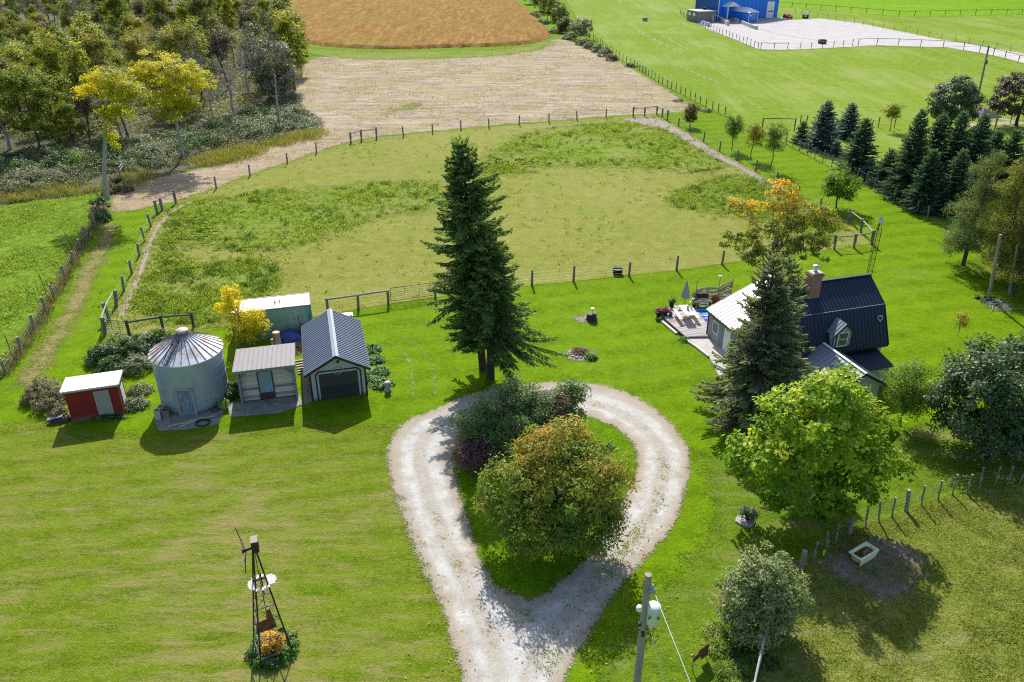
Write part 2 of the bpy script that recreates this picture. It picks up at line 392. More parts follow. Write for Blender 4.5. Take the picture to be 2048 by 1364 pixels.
def bare_tree(seed, h, spread, bark, ncl=150, trunk_r=.18, twigs=6, leaf=None, lper=0, rc=.5, L=.25, forks=3):
    rng = np.random.default_rng(seed)
    lobes = [(rng.normal()*spread*.25, rng.normal()*spread*.25, h*.66, spread*.8, spread*.8, h*.34)]
    cen, nrm = lobe_points(rng, lobes, ncl, .25, -.8)
    nodes, par, rad = skeleton(rng, trunk_line(h*.5, (rng.normal()*.5, rng.normal()*.5), seed), cen, .016, trunk_r, .2, expo=2.1)
    tm = limbs_mesh('trunk', nodes, par, rad, bark)
    n = ncl*twigs; ci = np.repeat(np.arange(ncl), twigs)
    T = unit(nrm[ci]*.6+np.array([0, 0, .6])+rng.normal(size=(n, 3))*.5); N = unit(np.cross(T, rng.normal(size=(n, 3))))
    V, F = leaf_quads(cen[ci]-T*.3, T, N, .6+.7*rng.random(n), np.full(n, .028))
    hh = np.full(len(V), .5); rr = np.repeat(rng.random(n), 4)
    tw = np_mesh('crown', V, F, bark, {'hue': hh, 'rnd': rr})
    cm = None
    if leaf is not None:
        V, F, a, b = cloud(rng, cen, nrm, rng.random(ncl), lper, rc, L, .6, .8)
        cm = np_mesh('crown', V, F, leaf, {'hue': a, 'rnd': b})
    return tm, tw, cm
def conifer(seed, h, prof, leaf, bark, trunk_r=.22, z0=1.0, dz=.30, nb=8, droop=.25, upturn=.18, tw=.5, twn=11, gap=.12, lean=(0,0), wdt=.12, hang=.5, asym=None, dens=1.0):
    """whorled conifer; prof(t) crown radius at relative height t"""
    rng = np.random.default_rng(seed); Ps = []; Ts = []; Ns = []; Ls = []; Ws = []; Hs = []
    tv = []; tl = [(lean[0]*t, lean[1]*t, h*t) for t in np.linspace(0, 1, 9)]
    mbt = MB(); mbt.tube(tl, [trunk_r*(1-.93*t)+.012 for t in np.linspace(0, 1, 9)], 8)
    z = z0
    while z < h-.15:
        t = z/h; n = max(4, int(nb*(1-.45*t)+.5)); ph = rng.random()*6.28
        for k in range(n):
            if rng.random() < gap: continue
            a = ph+2*math.pi*k/n+rng.normal()*.22
            Lb = prof(t)*(.55+.55*rng.random())
            if asym: Lb *= asym(a, t)
            if Lb < .12: continue
            d = np.array([math.cos(a), math.sin(a), 0.]); side = np.array([-d[1], d[0], 0.])
            o = np.array([lean[0]*t, lean[1]*t, z+rng.normal()*.08]); el = .32*t*t*1.6-.05+rng.normal()*.13; drp = droop*(.6+.9*rng.random())
            m = max(3, int(twn*(Lb/2.2)**.8*dens))
            def pt(s): return o+d*Lb*s+np.array([0, 0, Lb*(el*s-drp*s*s*1.2+upturn*s**3)])
            if Lb > .5:
                mbt.tube([pt(0), pt(.5), pt(.95)], [max(.012, Lb*.014), max(.009, Lb*.009), .006], 3, cap=False)
            for i in range(m):
                s = .12+.88*(i+rng.random())/m; p = pt(s); tg = unit(pt(min(s+.05, 1.05))-pt(s-.05))
                ln = tw*(.55+.75*(1-s))*min(1.0, Lb*.55+.25)
                for sg in (-1, 1):
                    dirn = unit(tg*(.75+.3*rng.random())+side*sg*(.75)+np.array([0, 0, -.12-.25*hang*rng.random()]))
                    l = ln*(.6+.7*rng.random())
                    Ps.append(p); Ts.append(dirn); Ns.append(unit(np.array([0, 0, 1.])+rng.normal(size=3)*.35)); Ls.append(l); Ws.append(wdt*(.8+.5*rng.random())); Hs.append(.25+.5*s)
                if rng.random() < hang:
                    Ps.append(p); Ts.append(unit(np.array([0, 0, -1.])+tg*.45+rng.normal(size=3)*.2)); Ns.append(unit(d+rng.normal(size=3)*.4)); Ls.append(ln*.7*(.6+.6*rng.random())); Ws.append(wdt); Hs.append(.2)
            Ps.append(pt(.82)); Ts.append(unit(pt(1.05)-pt(.85)+np.array([0, 0, .05]))); Ns.append(np.array([0, 0, 1.])); Ls.append(max(.25, tw*.8)); Ws.append(wdt*1.2); Hs.append(.9)
        z += dz*(.75+.5*rng.random())*(1-.35*t)
    for k in range(14):
        Ps.append(np.array([lean[0], lean[1], h-.5+.035*k])); a = rng.random()*6.28; Ts.append(unit(np.array([math.cos(a)*.5, math.sin(a)*.5, .7]))); Ns.append(np.array([math.cos(a), math.sin(a), 0.])); Ls.append(.28); Ws.append(wdt*.8); Hs.append(.8)
    P, T, N = map(np.array, (Ps, Ts, Ns)); N = unit(N-T*(N*T).sum(1, keepdims=True)); n = len(P)
    Hh = np.clip(np.array(Hs)+rng.normal(size=n)*.12, 0, 1); Rr = rng.random(n)
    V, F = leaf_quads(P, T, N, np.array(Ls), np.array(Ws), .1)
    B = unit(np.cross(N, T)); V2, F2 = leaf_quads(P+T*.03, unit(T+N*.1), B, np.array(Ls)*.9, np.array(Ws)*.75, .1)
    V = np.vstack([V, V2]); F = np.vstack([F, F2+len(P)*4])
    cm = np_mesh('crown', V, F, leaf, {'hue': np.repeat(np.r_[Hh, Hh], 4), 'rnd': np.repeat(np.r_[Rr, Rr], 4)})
    o = bpy.data.meshes.new('trunk'); o.from_pydata(mbt.v, [], mbt.f); o.materials.append(bark)
    o.polygons.foreach_set('use_smooth', [True]*len(mbt.f)); o.update()
    return o, cm
def plant_tree(name, meshes, loc, label, cat='tree', group=None, yaw=0.0, scale=1.0):
    r = thing(name, label, cat, loc, yaw, group)
    r.scale = (scale,)*3 if isinstance(scale, (int, float)) else scale
    nms = ('trunk', 'foliage', 'crown') if len(meshes) == 3 else ('trunk', 'crown')
    for nm, me in zip(nms, meshes):
        if me is not None: link(nm, me, r)
    return r
def tufts(name, pts, zs, rng, mat, blades=7, L=.22, W=.035, spread=.12, hue=None, label=None, cat=None, kind='stuff', lean=.55):
    """grass or weed clumps at ground points as one stuff object"""
    n = len(pts); k = n*blades; ci = np.repeat(np.arange(n), blades)
    P = np.zeros((k, 3)); P[:, :2] = pts[ci]+rng.normal(size=(k, 2))*spread; P[:, 2] = zs
    T = rng.normal(size=(k, 3))*lean; T[:, 2] = 1; T = unit(T); N = unit(np.cross(T, rng.normal(size=(k, 3))))
    sz = (.6+.8*rng.random(n))[ci]*(.7+.6*rng.random(k))
    V, F = leaf_quads(P, T, N, L*sz, W*(.7+.6*rng.random(k)))
    h = (rng.random(n) if hue is None else hue)[ci]
    me = np_mesh(name, V, F, mat, {'hue': np.repeat(h, 4), 'rnd': np.repeat(rng.random(k), 4)})
    return tag(link(name, me), label, cat, kind=kind)
def inpoly(P, poly):
    x, y = P[:, 0], P[:, 1]; c = np.zeros(len(P), bool); n = len(poly)
    for i in range(n):
        x1, y1 = poly[i]; x2, y2 = poly[(i+1) % n]
        m = ((y1 > y) != (y2 > y)); xx = (x2-x1)*(y-y1)/((y2-y1) if abs(y2-y1) > 1e-9 else 1e-9)+x1
        c ^= m & (x < xx)
    return c
def polydist(P, poly, closed=True):
    d = np.full(len(P), 1e9); n = len(poly)
    for i in range(n if closed else n-1):
        a = np.array(poly[i]); b = np.array(poly[(i+1) % n]); ab = b-a; L2 = max((ab**2).sum(), 1e-9)
        t = np.clip(((P-a)@ab)/L2, 0, 1); d = np.minimum(d, np.linalg.norm(P-(a+t[:, None]*ab), axis=1))
    return d
def sdist(P, poly): return np.where(inpoly(P, poly), 1, -1)*polydist(P, poly)
def gp(px): return [tuple(G(*p)[:2]) for p in px]
def smooth(poly, it=2, closed=True):
    for _ in range(it):
        q = []; n = len(poly)
        for i in range(n if closed else n-1):
            a = np.array(poly[i]); b = np.array(poly[(i+1) % n]); q += [tuple(a*.75+b*.25), tuple(a*.25+b*.75)]
        poly = q
    return poly
def scatter(poly, n, rng, patch=None, thr=.5):
    A = np.array(poly); lo, hi = A.min(0), A.max(0); out = np.zeros((0, 2))
    while len(out) < n:
        P = lo+(hi-lo)*rng.random((n*2, 2)); P = P[inpoly(P, poly)]
        if patch is not None: P = P[vnoise(P, patch) > thr*rng.random(len(P))+thr*.4]
        out = np.vstack([out, P])
        if len(P) == 0: break
    return out[:n]
_tab = np.random.default_rng(5).random((64, 64))
def vnoise(P, s):
    """smooth value noise in 0..1 over ground points, feature size s metres"""
    q = P/s; i = np.floor(q).astype(int); f = q-i; f = f*f*(3-2*f)
    g = lambda a, b: _tab[(i[:, 0]+a) % 64, (i[:, 1]+b) % 64]
    return (g(0,0)*(1-f[:,0])+g(1,0)*f[:,0])*(1-f[:,1])+(g(0,1)*(1-f[:,0])+g(1,1)*f[:,0])*f[:,1]
# ------------------------------------------------------------------ ground sheets
def edge(t, sh, feather=.5, amp=1.2, scale=1.2, bias=0.0):
    """soft irregular border: fades the sheet out where attribute d falls below zero"""
    v = t.pos(); n = t.math('ADD', t.math('MULTIPLY', t.noise(v, scale, 6, .75), .5), t.math('MULTIPLY', t.noise(v, max(scale*9, 6), 3, .8), .5)); feather = min(feather, .14); n = t.math('ADD', t.math('MULTIPLY', t.math('SUBTRACT', n, .5), 2.6), .5)
    a = t.math('ADD', t.math('DIVIDE', t.math('ADD', t.attr('d'), t.math('MULTIPLY', t.math('SUBTRACT', n, .5-bias), amp*2)), feather), .5, True)
    return t.n('MixShader', {0: a, 1: t.n('BsdfTransparent').outputs[0], 2: sh}).outputs[0]
def grass(name, dark, mid, light, dry=None, dryr=(.55,.7), streak=(.25,1.6), rot=.27, sscale=.55, fine=5.0, edges=None, bump=.6, big=.05, dryfade=1.0, rows=0.0, mow=0.0, clump=0.0, speck=.75):
    t = NT(name); v = t.pos()
    f = t.math('ADD', t.math('MULTIPLY', t.noise(v, .7, 4, .65), .45), t.math('MULTIPLY', t.noise(v, fine, 4, .7), .55))
    f = t.math('ADD', t.math('MULTIPLY', f, .8), t.math('MULTIPLY', t.noise(v, big, 3), .2))
    f = t.math('ADD', f, t.math('MULTIPLY', t.math('SUBTRACT', t.noise(v, fine*.42, 4, .75), .5), .35)); c = t.ramp(f, [(.40, dark), (.5, mid), (.60, light)])
    sp = t.noise(v, fine*3.4, 3, .8); c = t.mix(t.ramp(sp, [(.36, speck), (.47, 0)]), c, sc(dark, .45)); c = t.mix(t.ramp(sp, [(.54, 0), (.66, speck)]), c, sc(light, 1.35))
    if mow:
        sep = t.n('SeparateXYZ', {0: t.map(v, (1,1,1), rot)}); wv = t.math('SINE', t.math('MULTIPLY', t.math('ADD', sep.outputs[1], t.math('MULTIPLY', t.noise(v, .12, 2), 1.2)), mow))
        c = t.mix(t.math('MULTIPLY', t.math('ADD', wv, 1), .13), c, sc(light, 1.2))
        ln = t.math('MULTIPLY', t.ramp(wv, [(.0, 1), (.06, 0)]), t.ramp(t.noise(t.map(v, (.12, 1.2, 1), rot), .9, 4, .7), [(.5, 0), (.58, rows)])); c = t.mix(ln, c, sc(dark, .7))
    if dry:
        s = t.math('ADD', t.math('MULTIPLY', t.noise(t.map(v, (streak[0], streak[1], 1), rot), sscale, 8, .72, .3), .6), t.math('MULTIPLY', t.noise(v, big*2.2, 3), .4))
        s = t.math('ADD', s, t.math('MULTIPLY', t.math('SUBTRACT', t.noise(v, fine*1.5, 3), .5), .16))
        k = t.ramp(s, [(dryr[0], 0), (dryr[1], dryfade)])
        c = t.mix(k, c, t.mix(t.noise(v, fine*1.3, 3), sc(dry, .75), sc(dry, 1.2)))
    if clump:
        q = t.noise(v, 1.6, 5, .75); c = t.mix(t.ramp(q, [(.52, 0), (.66, clump)]), c, sc(dark, .55))
    h = t.math('ADD', t.noise(v, fine*3.2, 3, .7), t.noise(v, fine*.7, 3))
    sh = t.bsdf(c, .85, t.bump(h, bump, .07), spec=.02)
    if edges: sh = edge(t, sh, *edges)
    return t.done(sh)
def region(name, poly, z, res, mat, margin=.6, kind='structure', fn=None, attrs=None, label=None, cat=None):
    A = np.array(poly); lo = A.min(0)-margin-res; hi = A.max(0)+margin+res
    nx = int((hi[0]-lo[0])/res)+2; ny = int((hi[1]-lo[1])/res)+2
    X, Y = np.meshgrid(lo[0]+res*np.arange(nx), lo[1]+res*np.arange(ny)); P = np.stack([X.ravel(), Y.ravel()], 1)
    d = sdist(P, poly); I = np.arange(nx*ny).reshape(ny, nx)
    F = np.stack([I[:-1, :-1], I[:-1, 1:], I[1:, 1:], I[1:, :-1]], -1).reshape(-1, 4)
    F = F[(d[F] > -margin).any(1)]; use = np.unique(F); mp = np.full(nx*ny, -1); mp[use] = np.arange(len(use)); F = mp[F]
    P = P[use]; d = d[use]; Z = np.full(len(P), float(z)) if fn is None else z+fn(P, d)
    at = {'d': d}
    for k, f in (attrs or {}).items(): at[k] = f(P)
    return tag(link(name, np_mesh(name, np.c_[P, Z], F, mat, at, True)), label, cat, kind=kind)
LAWN = ((.062,.125,.002), (.105,.195,.0025), (.155,.25,.006))
# one big sheet to the horizon
mb = MB(); mb.add([(-1500,-400,0),(1500,-400,0),(1500,2500,0),(-1500,2500,0)], [(0,1,2,3)])
tag(mb.build('ground', grass('lawn_grass', *LAWN, dry=(.24,.235,.06), dryr=(.56,.74), sscale=.35, streak=(.35,1.3), rot=-.25, dryfade=.75, mow=2.2)), kind='structure')
rg = np.random.default_rng(11)
# dull front lawn
P_front = gp([(-700,1500),(-700,950),(-150,840),(150,860),(300,880),(620,850),(800,860),(812,960),(860,1120),(920,1300),(960,1700),(-700,1700)])
region('lawn', P_front, .012, .6, grass('dull_mown_lawn', (.078,.128,.006), (.118,.176,.008), (.165,.21,.022), dry=(.25,.215,.08), dryr=(.48,.62), sscale=1.1, streak=(.30,1.5), rot=-.22, edges=(3.0,2.2,.35), fine=4.0, bump=.9, mow=3.4, rows=.12), 3.5)
P_right = gp([(1390,900),(1440,1000),(1400,1100),(1300,1200),(1200,1330),(1190,1700),(1600,1700),(1520,1320),(1560,1200),(1640,1100),(1800,1015),(1960,960),(2200,940),(2200,850),(1820,860),(1700,960)])
region('lawn', P_right, .012, .6, grass('side_lawn', (.058,.11,.005), (.098,.17,.007), (.15,.22,.02), dry=(.25,.23,.09), dryr=(.52,.68), sscale=.5, edges=(2.0,1.6,.4), bump=.9, mow=2.6), 2.5)
# paddock
PADPX = [(212,668),(232,612),(248,582),(264,548),(279,513),(301,453),(320,424),(353,407),(433,378),(500,352),(575,327),(633,306),(702,286),(753,276),(865,265),(978,255),(1098,245),(1212,236),(1313,230),(1334,240),(1379,265),(1439,303),(1511,342),(1595,392),(1697,443),(1742,488),(1668,498),(1560,512),(1444,528),(1353,541),(1258,551),(1147,563),(1064,571),(868,595),(776,609),(656,628),(560,645),(388,659),(260,672)]
P_pad = gp(PADPX)
region('paddock', P_pad, .02, .5, grass('grazed_paddock_grass', (.15,.166,.026), (.208,.218,.042), (.265,.262,.082), dry=(.16,.225,.03), dryr=(.52,.68), streak=(.5,1.4), sscale=.16, edges=(.25,.35,1.5), big=.03, bump=.35, fine=6), .8)
patches = [
 [(335,415),(420,395),(560,378),(700,370),(860,360),(885,385),(860,425),(760,430),(640,480),(540,505),(420,500),(350,480),(318,450)],
 [(262,640),(290,560),(330,520),(430,530),(540,515),(570,560),(500,600),(455,650),(390,650)],
 [(1010,285),(1080,258),(1200,245),(1320,250),(1400,300),(1470,335),(1400,350),(1300,335),(1160,335),(1040,330),(960,345),(980,310)],
 [(1320,415),(1370,375),(1450,350),(1510,355),(1600,400),(1690,445),(1660,490),(1560,455),(1450,425)],
 [(880,340),(1000,325),(1090,345),(1010,350)], [(310,520),(330,460),(360,455),(350,520)]]
m_rough = grass('rough_green_grass', (.085,.145,.010), (.14,.22,.016), (.21,.28,.04), dry=(.25,.25,.075), dryr=(.46,.62), edges=(2.6,3.8,.38,-.02), fine=3.5, bump=1.0, clump=.25)
m_tuft = leafmat('tuft_blades', [(.0,(.06,.115,.014)),(.35,(.125,.20,.022)),(.7,(.20,.265,.05)),(1,(.33,.31,.14))], .4, .6)
tp = []
for i, pp in enumerate(patches):
    pl = smooth(gp(pp), 2); region('rough_grass', pl, .028, .5, m_rough, 3.6, kind='stuff', label='patches of longer green grass in the grazed paddock', cat='grass')
    ar = 1900 if i < 4 else 260; q_ = scatter(pl, ar, rg, 2.6, .66); tp.append(q_+rg.normal(size=q_.shape)*np.where(rg.random((len(q_), 1)) < .35, 1.8, .4))
tp.append(scatter(P_pad, 700, rg, 7.0, .75))
tufts('rough_grass', np.vstack(tp), .02, rg, m_tuft, 10, .30, .06, .15, label='grass tufts across the grazed paddock', cat='grass', lean=.8)
dk_ = np.vstack([scatter(smooth(gp(pp), 2), 230, rg, 1.6, .7) for pp in patches[:4]])
tufts('rough_grass', dk_, .02, rg, leafmat('shaded_tuft_blades', [(0,(.03,.07,.012)),(.5,(.06,.115,.018)),(1,(.12,.18,.035))], .3, .6), 16, .36, .06, .16, label='darker taller grass clumps in the grazed paddock', cat='grass', lean=.7)  # blade colour kept dark to paint shading specks among the tufts
# left pasture
PASTPX = [(-700,1000),(-250,900),(-40,800),(13,746),(43,704),(69,659),(92,621),(109,593),(130,557),(145,527),(160,501),(174,477),(196,440),(207,408),(190,385),(100,400),(-20,415),(-400,430)]
P_past = gp(PASTPX)
region('pasture', P_past, .02, .6, grass('bright_pasture_grass', (.075,.14,.008), (.125,.22,.013), (.20,.285,.04), dry=(.22,.25,.05), dryr=(.55,.7), edges=(.4,.5,1.2), fine=2.2, bump=1.2, clump=.3), 1.0)
tufts('pasture_grass', scatter([p for p in P_past if p[0] > -75], 3600, rg, 3.0, .55), .02, rg, m_tuft, 7, .28, .06, .2, label='tufts of lush grass in the pasture left of the wire fence', cat='grass', lean=.9)
# bottom right pasture
LOWPX = [(2300,930),(2036,970),(1988,973),(1931,987),(1875,1000),(1812,1022),(1757,1043),(1698,1068),(1654,1102),(1600,1143),(1556,1215),(1525,1300),(1500,1380),(1470,1700),(2400,1700)]
P_low = gp(LOWPX)
region('pasture', P_low, .02, .4, grass('dry_pasture_grass', (.105,.142,.016), (.172,.202,.028), (.25,.262,.065), dry=(.33,.29,.14), dryr=(.50,.68), streak=(.8,1.2), sscale=.5, edges=(.3,.4,1.5), fine=4, bump=1.4, clump=.25), .8)
tufts('pasture_grass', scatter([p for p in P_low if p[0] < 30], 5200, rg, 1.2, .5), .02, rg, leafmat('dry_blades', [(0,(.085,.13,.016)),(.45,(.155,.20,.03)),(.85,(.25,.25,.07)),(1,(.34,.30,.14))], .3, .6), 7, .15, .03, .13, label='short dry grass tufts in the pasture round the bathtub', cat='grass', lean=1.1)
t = NT('bare_dirt'); v = t.pos()
c = t.ramp(t.noise(v, 2.5, 6, .75), [(.3,(.11,.085,.07)),(.5,(.19,.15,.12)),(.7,(.29,.235,.185))])
M_dirt_patch = t.done(edge(t, t.bsdf(c, .95, t.bump(t.noise(v, 9, 4), 1.0, .06)), 1.3, 1.0, 1.0))
region('dirt', smooth(gp([(1660,1110),(1720,1075),(1790,1080),(1845,1110),(1850,1160),(1800,1200),(1740,1190),(1680,1160),(1640,1130)]), 2), .028, .3, M_dirt_patch, 1.2)
# driveway
OUT = [(927,1357),(890,1225),(849,1150),(818,1069),(797,1010),(780,950),(774,905),(790,865),(818,838),(860,824),(905,802),(960,784),(1020,772),(1090,765),(1140,764),(1190,768),(1240,780),(1290,803),(1330,835),(1360,870),(1380,910),(1378,953),(1366,1000),(1349,1050),(1310,1095),(1271,1135),(1240,1175),(1209,1213),(1174,1275),(1150,1315),(1127,1357),(1110,1450),(1100,1700),(960,1700),(940,1450)]
INN = [(1060,1200),(1035,1195),(990,1172),(970,1140),(955,1105),(940,1050),(922,1000),(912,950),(905,915),(912,885),(930,858),(975,838),(1040,824),(1100,820),(1142,825),(1180,834),(1211,846),(1240,860),(1262,880),(1277,908),(1272,952),(1252,995),(1225,1035),(1200,1080),(1177,1113),(1140,1150),(1100,1180),(1075,1198)]
P_out = smooth(gp(OUT), 1); P_inn = smooth(gp(INN), 2)
loop = smooth(gp([(1010,1400),(985,1290),(930,1160),(880,1060),(845,960),(835,900),(860,860),(920,830),(1010,800),(1100,793),(1190,805),(1270,840),(1325,895),(1330,950),(1300,1030),(1240,1110),(1160,1200),(1080,1290),(1040,1400)]), 2, False)
def drive_mesh():
    A = np.array(P_out); res = .25; lo = A.min(0)-1; hi = A.max(0)+1; lo[1] = max(lo[1], 12)
    nx = int((hi[0]-lo[0])/res)+2; ny = int((hi[1]-lo[1])/res)+2
    X, Y = np.meshgrid(lo[0]+res*np.arange(nx), lo[1]+res*np.arange(ny)); P = np.stack([X.ravel(), Y.ravel()], 1)
    d = np.minimum(sdist(P, P_out), -sdist(P, P_inn)); tr = polydist(P, loop, False)
    I = np.arange(nx*ny).reshape(ny, nx); F = np.stack([I[:-1,:-1],I[:-1,1:],I[1:,1:],I[1:,:-1]], -1).reshape(-1, 4)
    F = F[(d[F] > -.6).any(1)]; use = np.unique(F); mp = np.full(nx*ny, -1); mp[use] = np.arange(len(use))
    Pz = np.c_[P[use], np.full(len(use), .035)]
    return np_mesh('driveway', Pz, mp[F], None, {'d': d[use], 'tr': tr[use]}, True)
t = NT('crushed_limestone'); v = t.pos(); d = t.attr('d'); tr = t.attr('tr')
n = t.noise(v, .9, 5, .7); n2 = t.noise(v, 14, 4, .75); n3 = t.noise(v, 45, 2)
c = t.ramp(t.math('ADD', t.math('MULTIPLY', n, .5), t.math('MULTIPLY', n2, .5)), [(.36,(.31,.30,.275)),(.48,(.44,.43,.405)),(.60,(.54,.53,.505))])
c = t.mix(t.math('MULTIPLY', t.ramp(t.math('ABSOLUTE', t.math('SUBTRACT', t.math('ABSOLUTE', tr), .8)), [(.22, 0), (.55, 1)]), t.ramp(t.noise(v, 1.8, 5, .75), [(.34, .2), (.58, .9)])), c, t.mix(n2, (.26,.225,.175), (.45,.41,.35)))
k = t.math('ADD', t.math('DIVIDE', d, 1.1), t.math('MULTIPLY', t.math('SUBTRACT', n, .5), 2.0), True)
c = t.mix(k, t.mix(n2, (.24,.20,.14), (.42,.36,.28)), c)
kk = t.math('MULTIPLY', t.ramp(t.math('ABSOLUTE', tr), [(.15, 1), (.55, 0)]), t.ramp(t.noise(v, .8, 5, .75), [(.50, 0), (.60, 1)]))
c = t.mix(t.math('MULTIPLY', kk, t.ramp(t.noise(v, 7, 3), [(.45, 0), (.55, .9)])), c, (.19,.165,.06))
c = t.mix(t.ramp(n3, [(.60, 0), (.68, .5)]), c, (.24,.21,.18))
sh = edge(t, t.bsdf(c, .9, t.bump(t.math('ADD', n2, t.math('MULTIPLY', n, 1.5)), .8, .035), spec=.05), .14, .42, 1.6)
me = drive_mesh(); me.materials.append(t.done(sh)); tag(link('driveway', me), kind='structure')
for px, n_, sp in (([(1322,905),(1330,950),(1318,1000),(1298,1040)], 60, .25), ([(1290,1050),(1262,1090),(1235,1125),(1205,1160)], 130, .30), ([(1090,1290),(1100,1320),(1085,1360)], 60, .3), ([(1030,1215),(1055,1222),(1040,1250)], 50, .35), ([(905,905),(915,960),(930,1020),(955,1090),(985,1165),(1030,1200)], 150, .25), ([(790,960),(820,1060),(850,1150),(890,1225)], 120, .2)):
    cl = np.array(smooth(gp(px), 2, False)); q_ = cl[rg.integers(0, len(cl), n_)]+rg.normal(size=(n_, 2))*sp
    tufts('weed_tufts', q_, .03, rg, m_tuft, 6, .10, .03, .08, label='small weed tufts growing through the driveway gravel', cat='weeds', lean=1.2)
region('island', P_inn, .02, .3, grass('island_grass', (.055,.12,.002), (.09,.185,.0025), (.135,.24,.006), edges=(.3,.4,1.8)), .6)
# stubble field of mown hay
STUB = [(215,420),(232,385),(270,362),(340,350),(420,335),(490,310),(560,290),(645,268),(640,240),(590,215),(580,180),(600,130),(640,112),(760,112),(900,112),(1010,106),(1075,92),(1110,76),(1150,84),(1200,105),(1255,132),(1300,160),(1350,190),(1392,218),(1350,226),(1313,227),(1212,233),(1098,242),(978,252),(865,262),(753,273),(702,283),(633,303),(575,324),(500,349),(433,375),(353,402),(300,412),(255,425)]
P_stub = smooth(gp(STUB), 1)
t = NT('mown_hay_stubble'); v = t.pos(); vm = t.map(v, (.22,1.3,1), -.12)
n = t.noise(vm, .55, 6, .7, .8); n2 = t.noise(v, .12, 4); n3 = t.noise(t.map(v, (.3,1.5,1), .05), 2.6, 4, .75)
f = t.math('ADD', t.math('MULTIPLY', n, .55), t.math('MULTIPLY', n3, .45))
c = t.ramp(f, [(.38,(.16,.115,.09)),(.46,(.29,.225,.17)),(.53,(.385,.32,.24)),(.61,(.47,.42,.32))])
c = t.mix(t.ramp(n2, [(.45, 0), (.62, .55)]), c, t.mix(n3, (.20,.20,.06), (.36,.34,.17)))
far = t.n('SeparateXYZ', {0: v}).outputs[1]
c = t.mix(t.math('MULTIPLY', t.math('SUBTRACT', 1.0, t.math('DIVIDE', t.math('SUBTRACT', far, 95.0), 45.0, True)), .45), c, t.mix(n3, (.30,.195,.125), (.46,.34,.235)))
region('field', P_stub, .016, 1.0, t.done(edge(t, t.bsdf(c, .95, t.bump(n3, .9, .15), spec=.02), .8, 1.2, .5)), 2.0)
tufts('hay', scatter(P_stub, 3600, rg, 4.0, .5), .01, rg, leafmat('straw_blades', [(0,(.24,.19,.13)),(.5,(.36,.30,.21)),(1,(.44,.39,.29))], .2, .7), 6, .36, .09, .5, label='dry windrows of mown hay on the stubble field', cat='hay', lean=1.6)
region('rough_grass', smooth(gp([(600,92),(640,98),(760,104),(900,102),(1040,97),(1095,80),(1112,86),(1080,100),(1000,112),(880,118),(740,120),(640,112),(605,108)]), 1), .03, 1.5, m_rough, 3.0, kind='stuff', label='strip of green grass along the orange crop field', cat='grass')
region('rough_grass', smooth(gp([(770,228),(800,212),(845,203),(830,215),(790,226)]), 2), .03, .6, m_rough, 1.2, kind='stuff', label='small green patch in the stubble field', cat='grass')
# orange crop
CROP = [(570,-60),(572,20),(585,60),(592,80),(625,90),(700,97),(800,99),(900,95),(1000,93),(1060,87),(1090,78),(1102,70),(1088,52),(1060,25),(1032,5),(1010,-20),(985,-60)]
P_crop = smooth(gp(CROP), 1)
t = NT('ripe_soybean_crop'); v = t.pos(); n = t.noise(t.map(v, (1.0,.13,1), .06), .8, 5, .7); n2 = t.noise(v, .035, 3); n3 = t.noise(v, 2.0, 4, .7)
c = t.ramp(t.math('ADD', t.math('MULTIPLY', n, .75), t.math('MULTIPLY', n3, .25)), [(.34,(.175,.092,.022)),(.5,(.26,.145,.040)),(.66,(.37,.245,.10))])
c = t.mix(t.ramp(n2, [(.46, 0), (.62, .5)]), c, t.mix(n3, (.17,.125,.02), (.29,.21,.045)))
region('field', P_crop, 0.0, .9, t.done(t.bsdf(c, .9, t.bump(n3, 1.0, .3), spec=.02)), 0.0, fn=lambda P, d: np.clip(d*1.2, 0, .75)+np.where(d > .5, (vnoise(P, 1.1)-.5)*.35, 0))
# neighbour's green field with pale streaks
NEI = [(1110,-40),(1150,30),(1170,66),(1230,112),(1315,164),(1405,211),(1455,234),(1520,262),(1558,281),(1633,322),(1720,368),(1811,420),(1865,447),(2000,540),(2600,700),(2600,-40)]
P_nei = gp(NEI)
region('field', P_nei, .014, 2.0, grass('neighbour_field_grass', (.105,.178,.010), (.15,.235,.014), (.20,.275,.032), dry=(.30,.32,.11), dryr=(.47,.66), streak=(.9,.12), rot=.42, sscale=.22, edges=(.5,.6,.8), fine=1.8, big=.02, dryfade=.7), 2.0)
FAR = [(1558,14),(1674,23),(1808,34),(1936,31),(2048,29),(2500,27),(2500,-70),(1480,-70),(1520,5)]
region('field', gp(FAR), .03, 4.0, grass('far_bright_field', (.09,.20,.002), (.125,.265,.003), (.19,.32,.006), dry=(.30,.33,.02), dryr=(.55,.7), sscale=.05, edges=(1.5,1.5,.3), fine=.8, big=.01), 3.0)
# gravel yard and drive of the neighbour
YARD = [(1372,34),(1395,28),(1440,30),(1545,33),(1590,40),(1640,37),(1720,47),(1870,77),(1952,90),(2060,110),(2300,150),(2300,190),(2048,127),(2000,114),(1950,104),(1892,95),(1755,91),(1680,95),(1601,99),(1560,100),(1516,99),(1497,91),(1453,73),(1419,60),(1395,47)]
t = NT('pale_yard_gravel'); v = t.pos(); n = t.noise(v, .25, 5, .7); n3 = t.noise(v, 1.8, 4, .7)
c = t.ramp(t.math('ADD', t.math('MULTIPLY', n, .6), t.math('MULTIPLY', n3, .4)), [(.34,(.36,.33,.315)),(.5,(.435,.41,.40)),(.66,(.50,.475,.46))])
region('gravel_yard', gp(YARD), .05, 1.0, t.done(edge(t, t.bsdf(c, .95, spec=.02), .6, .7, .5)), 1.5)
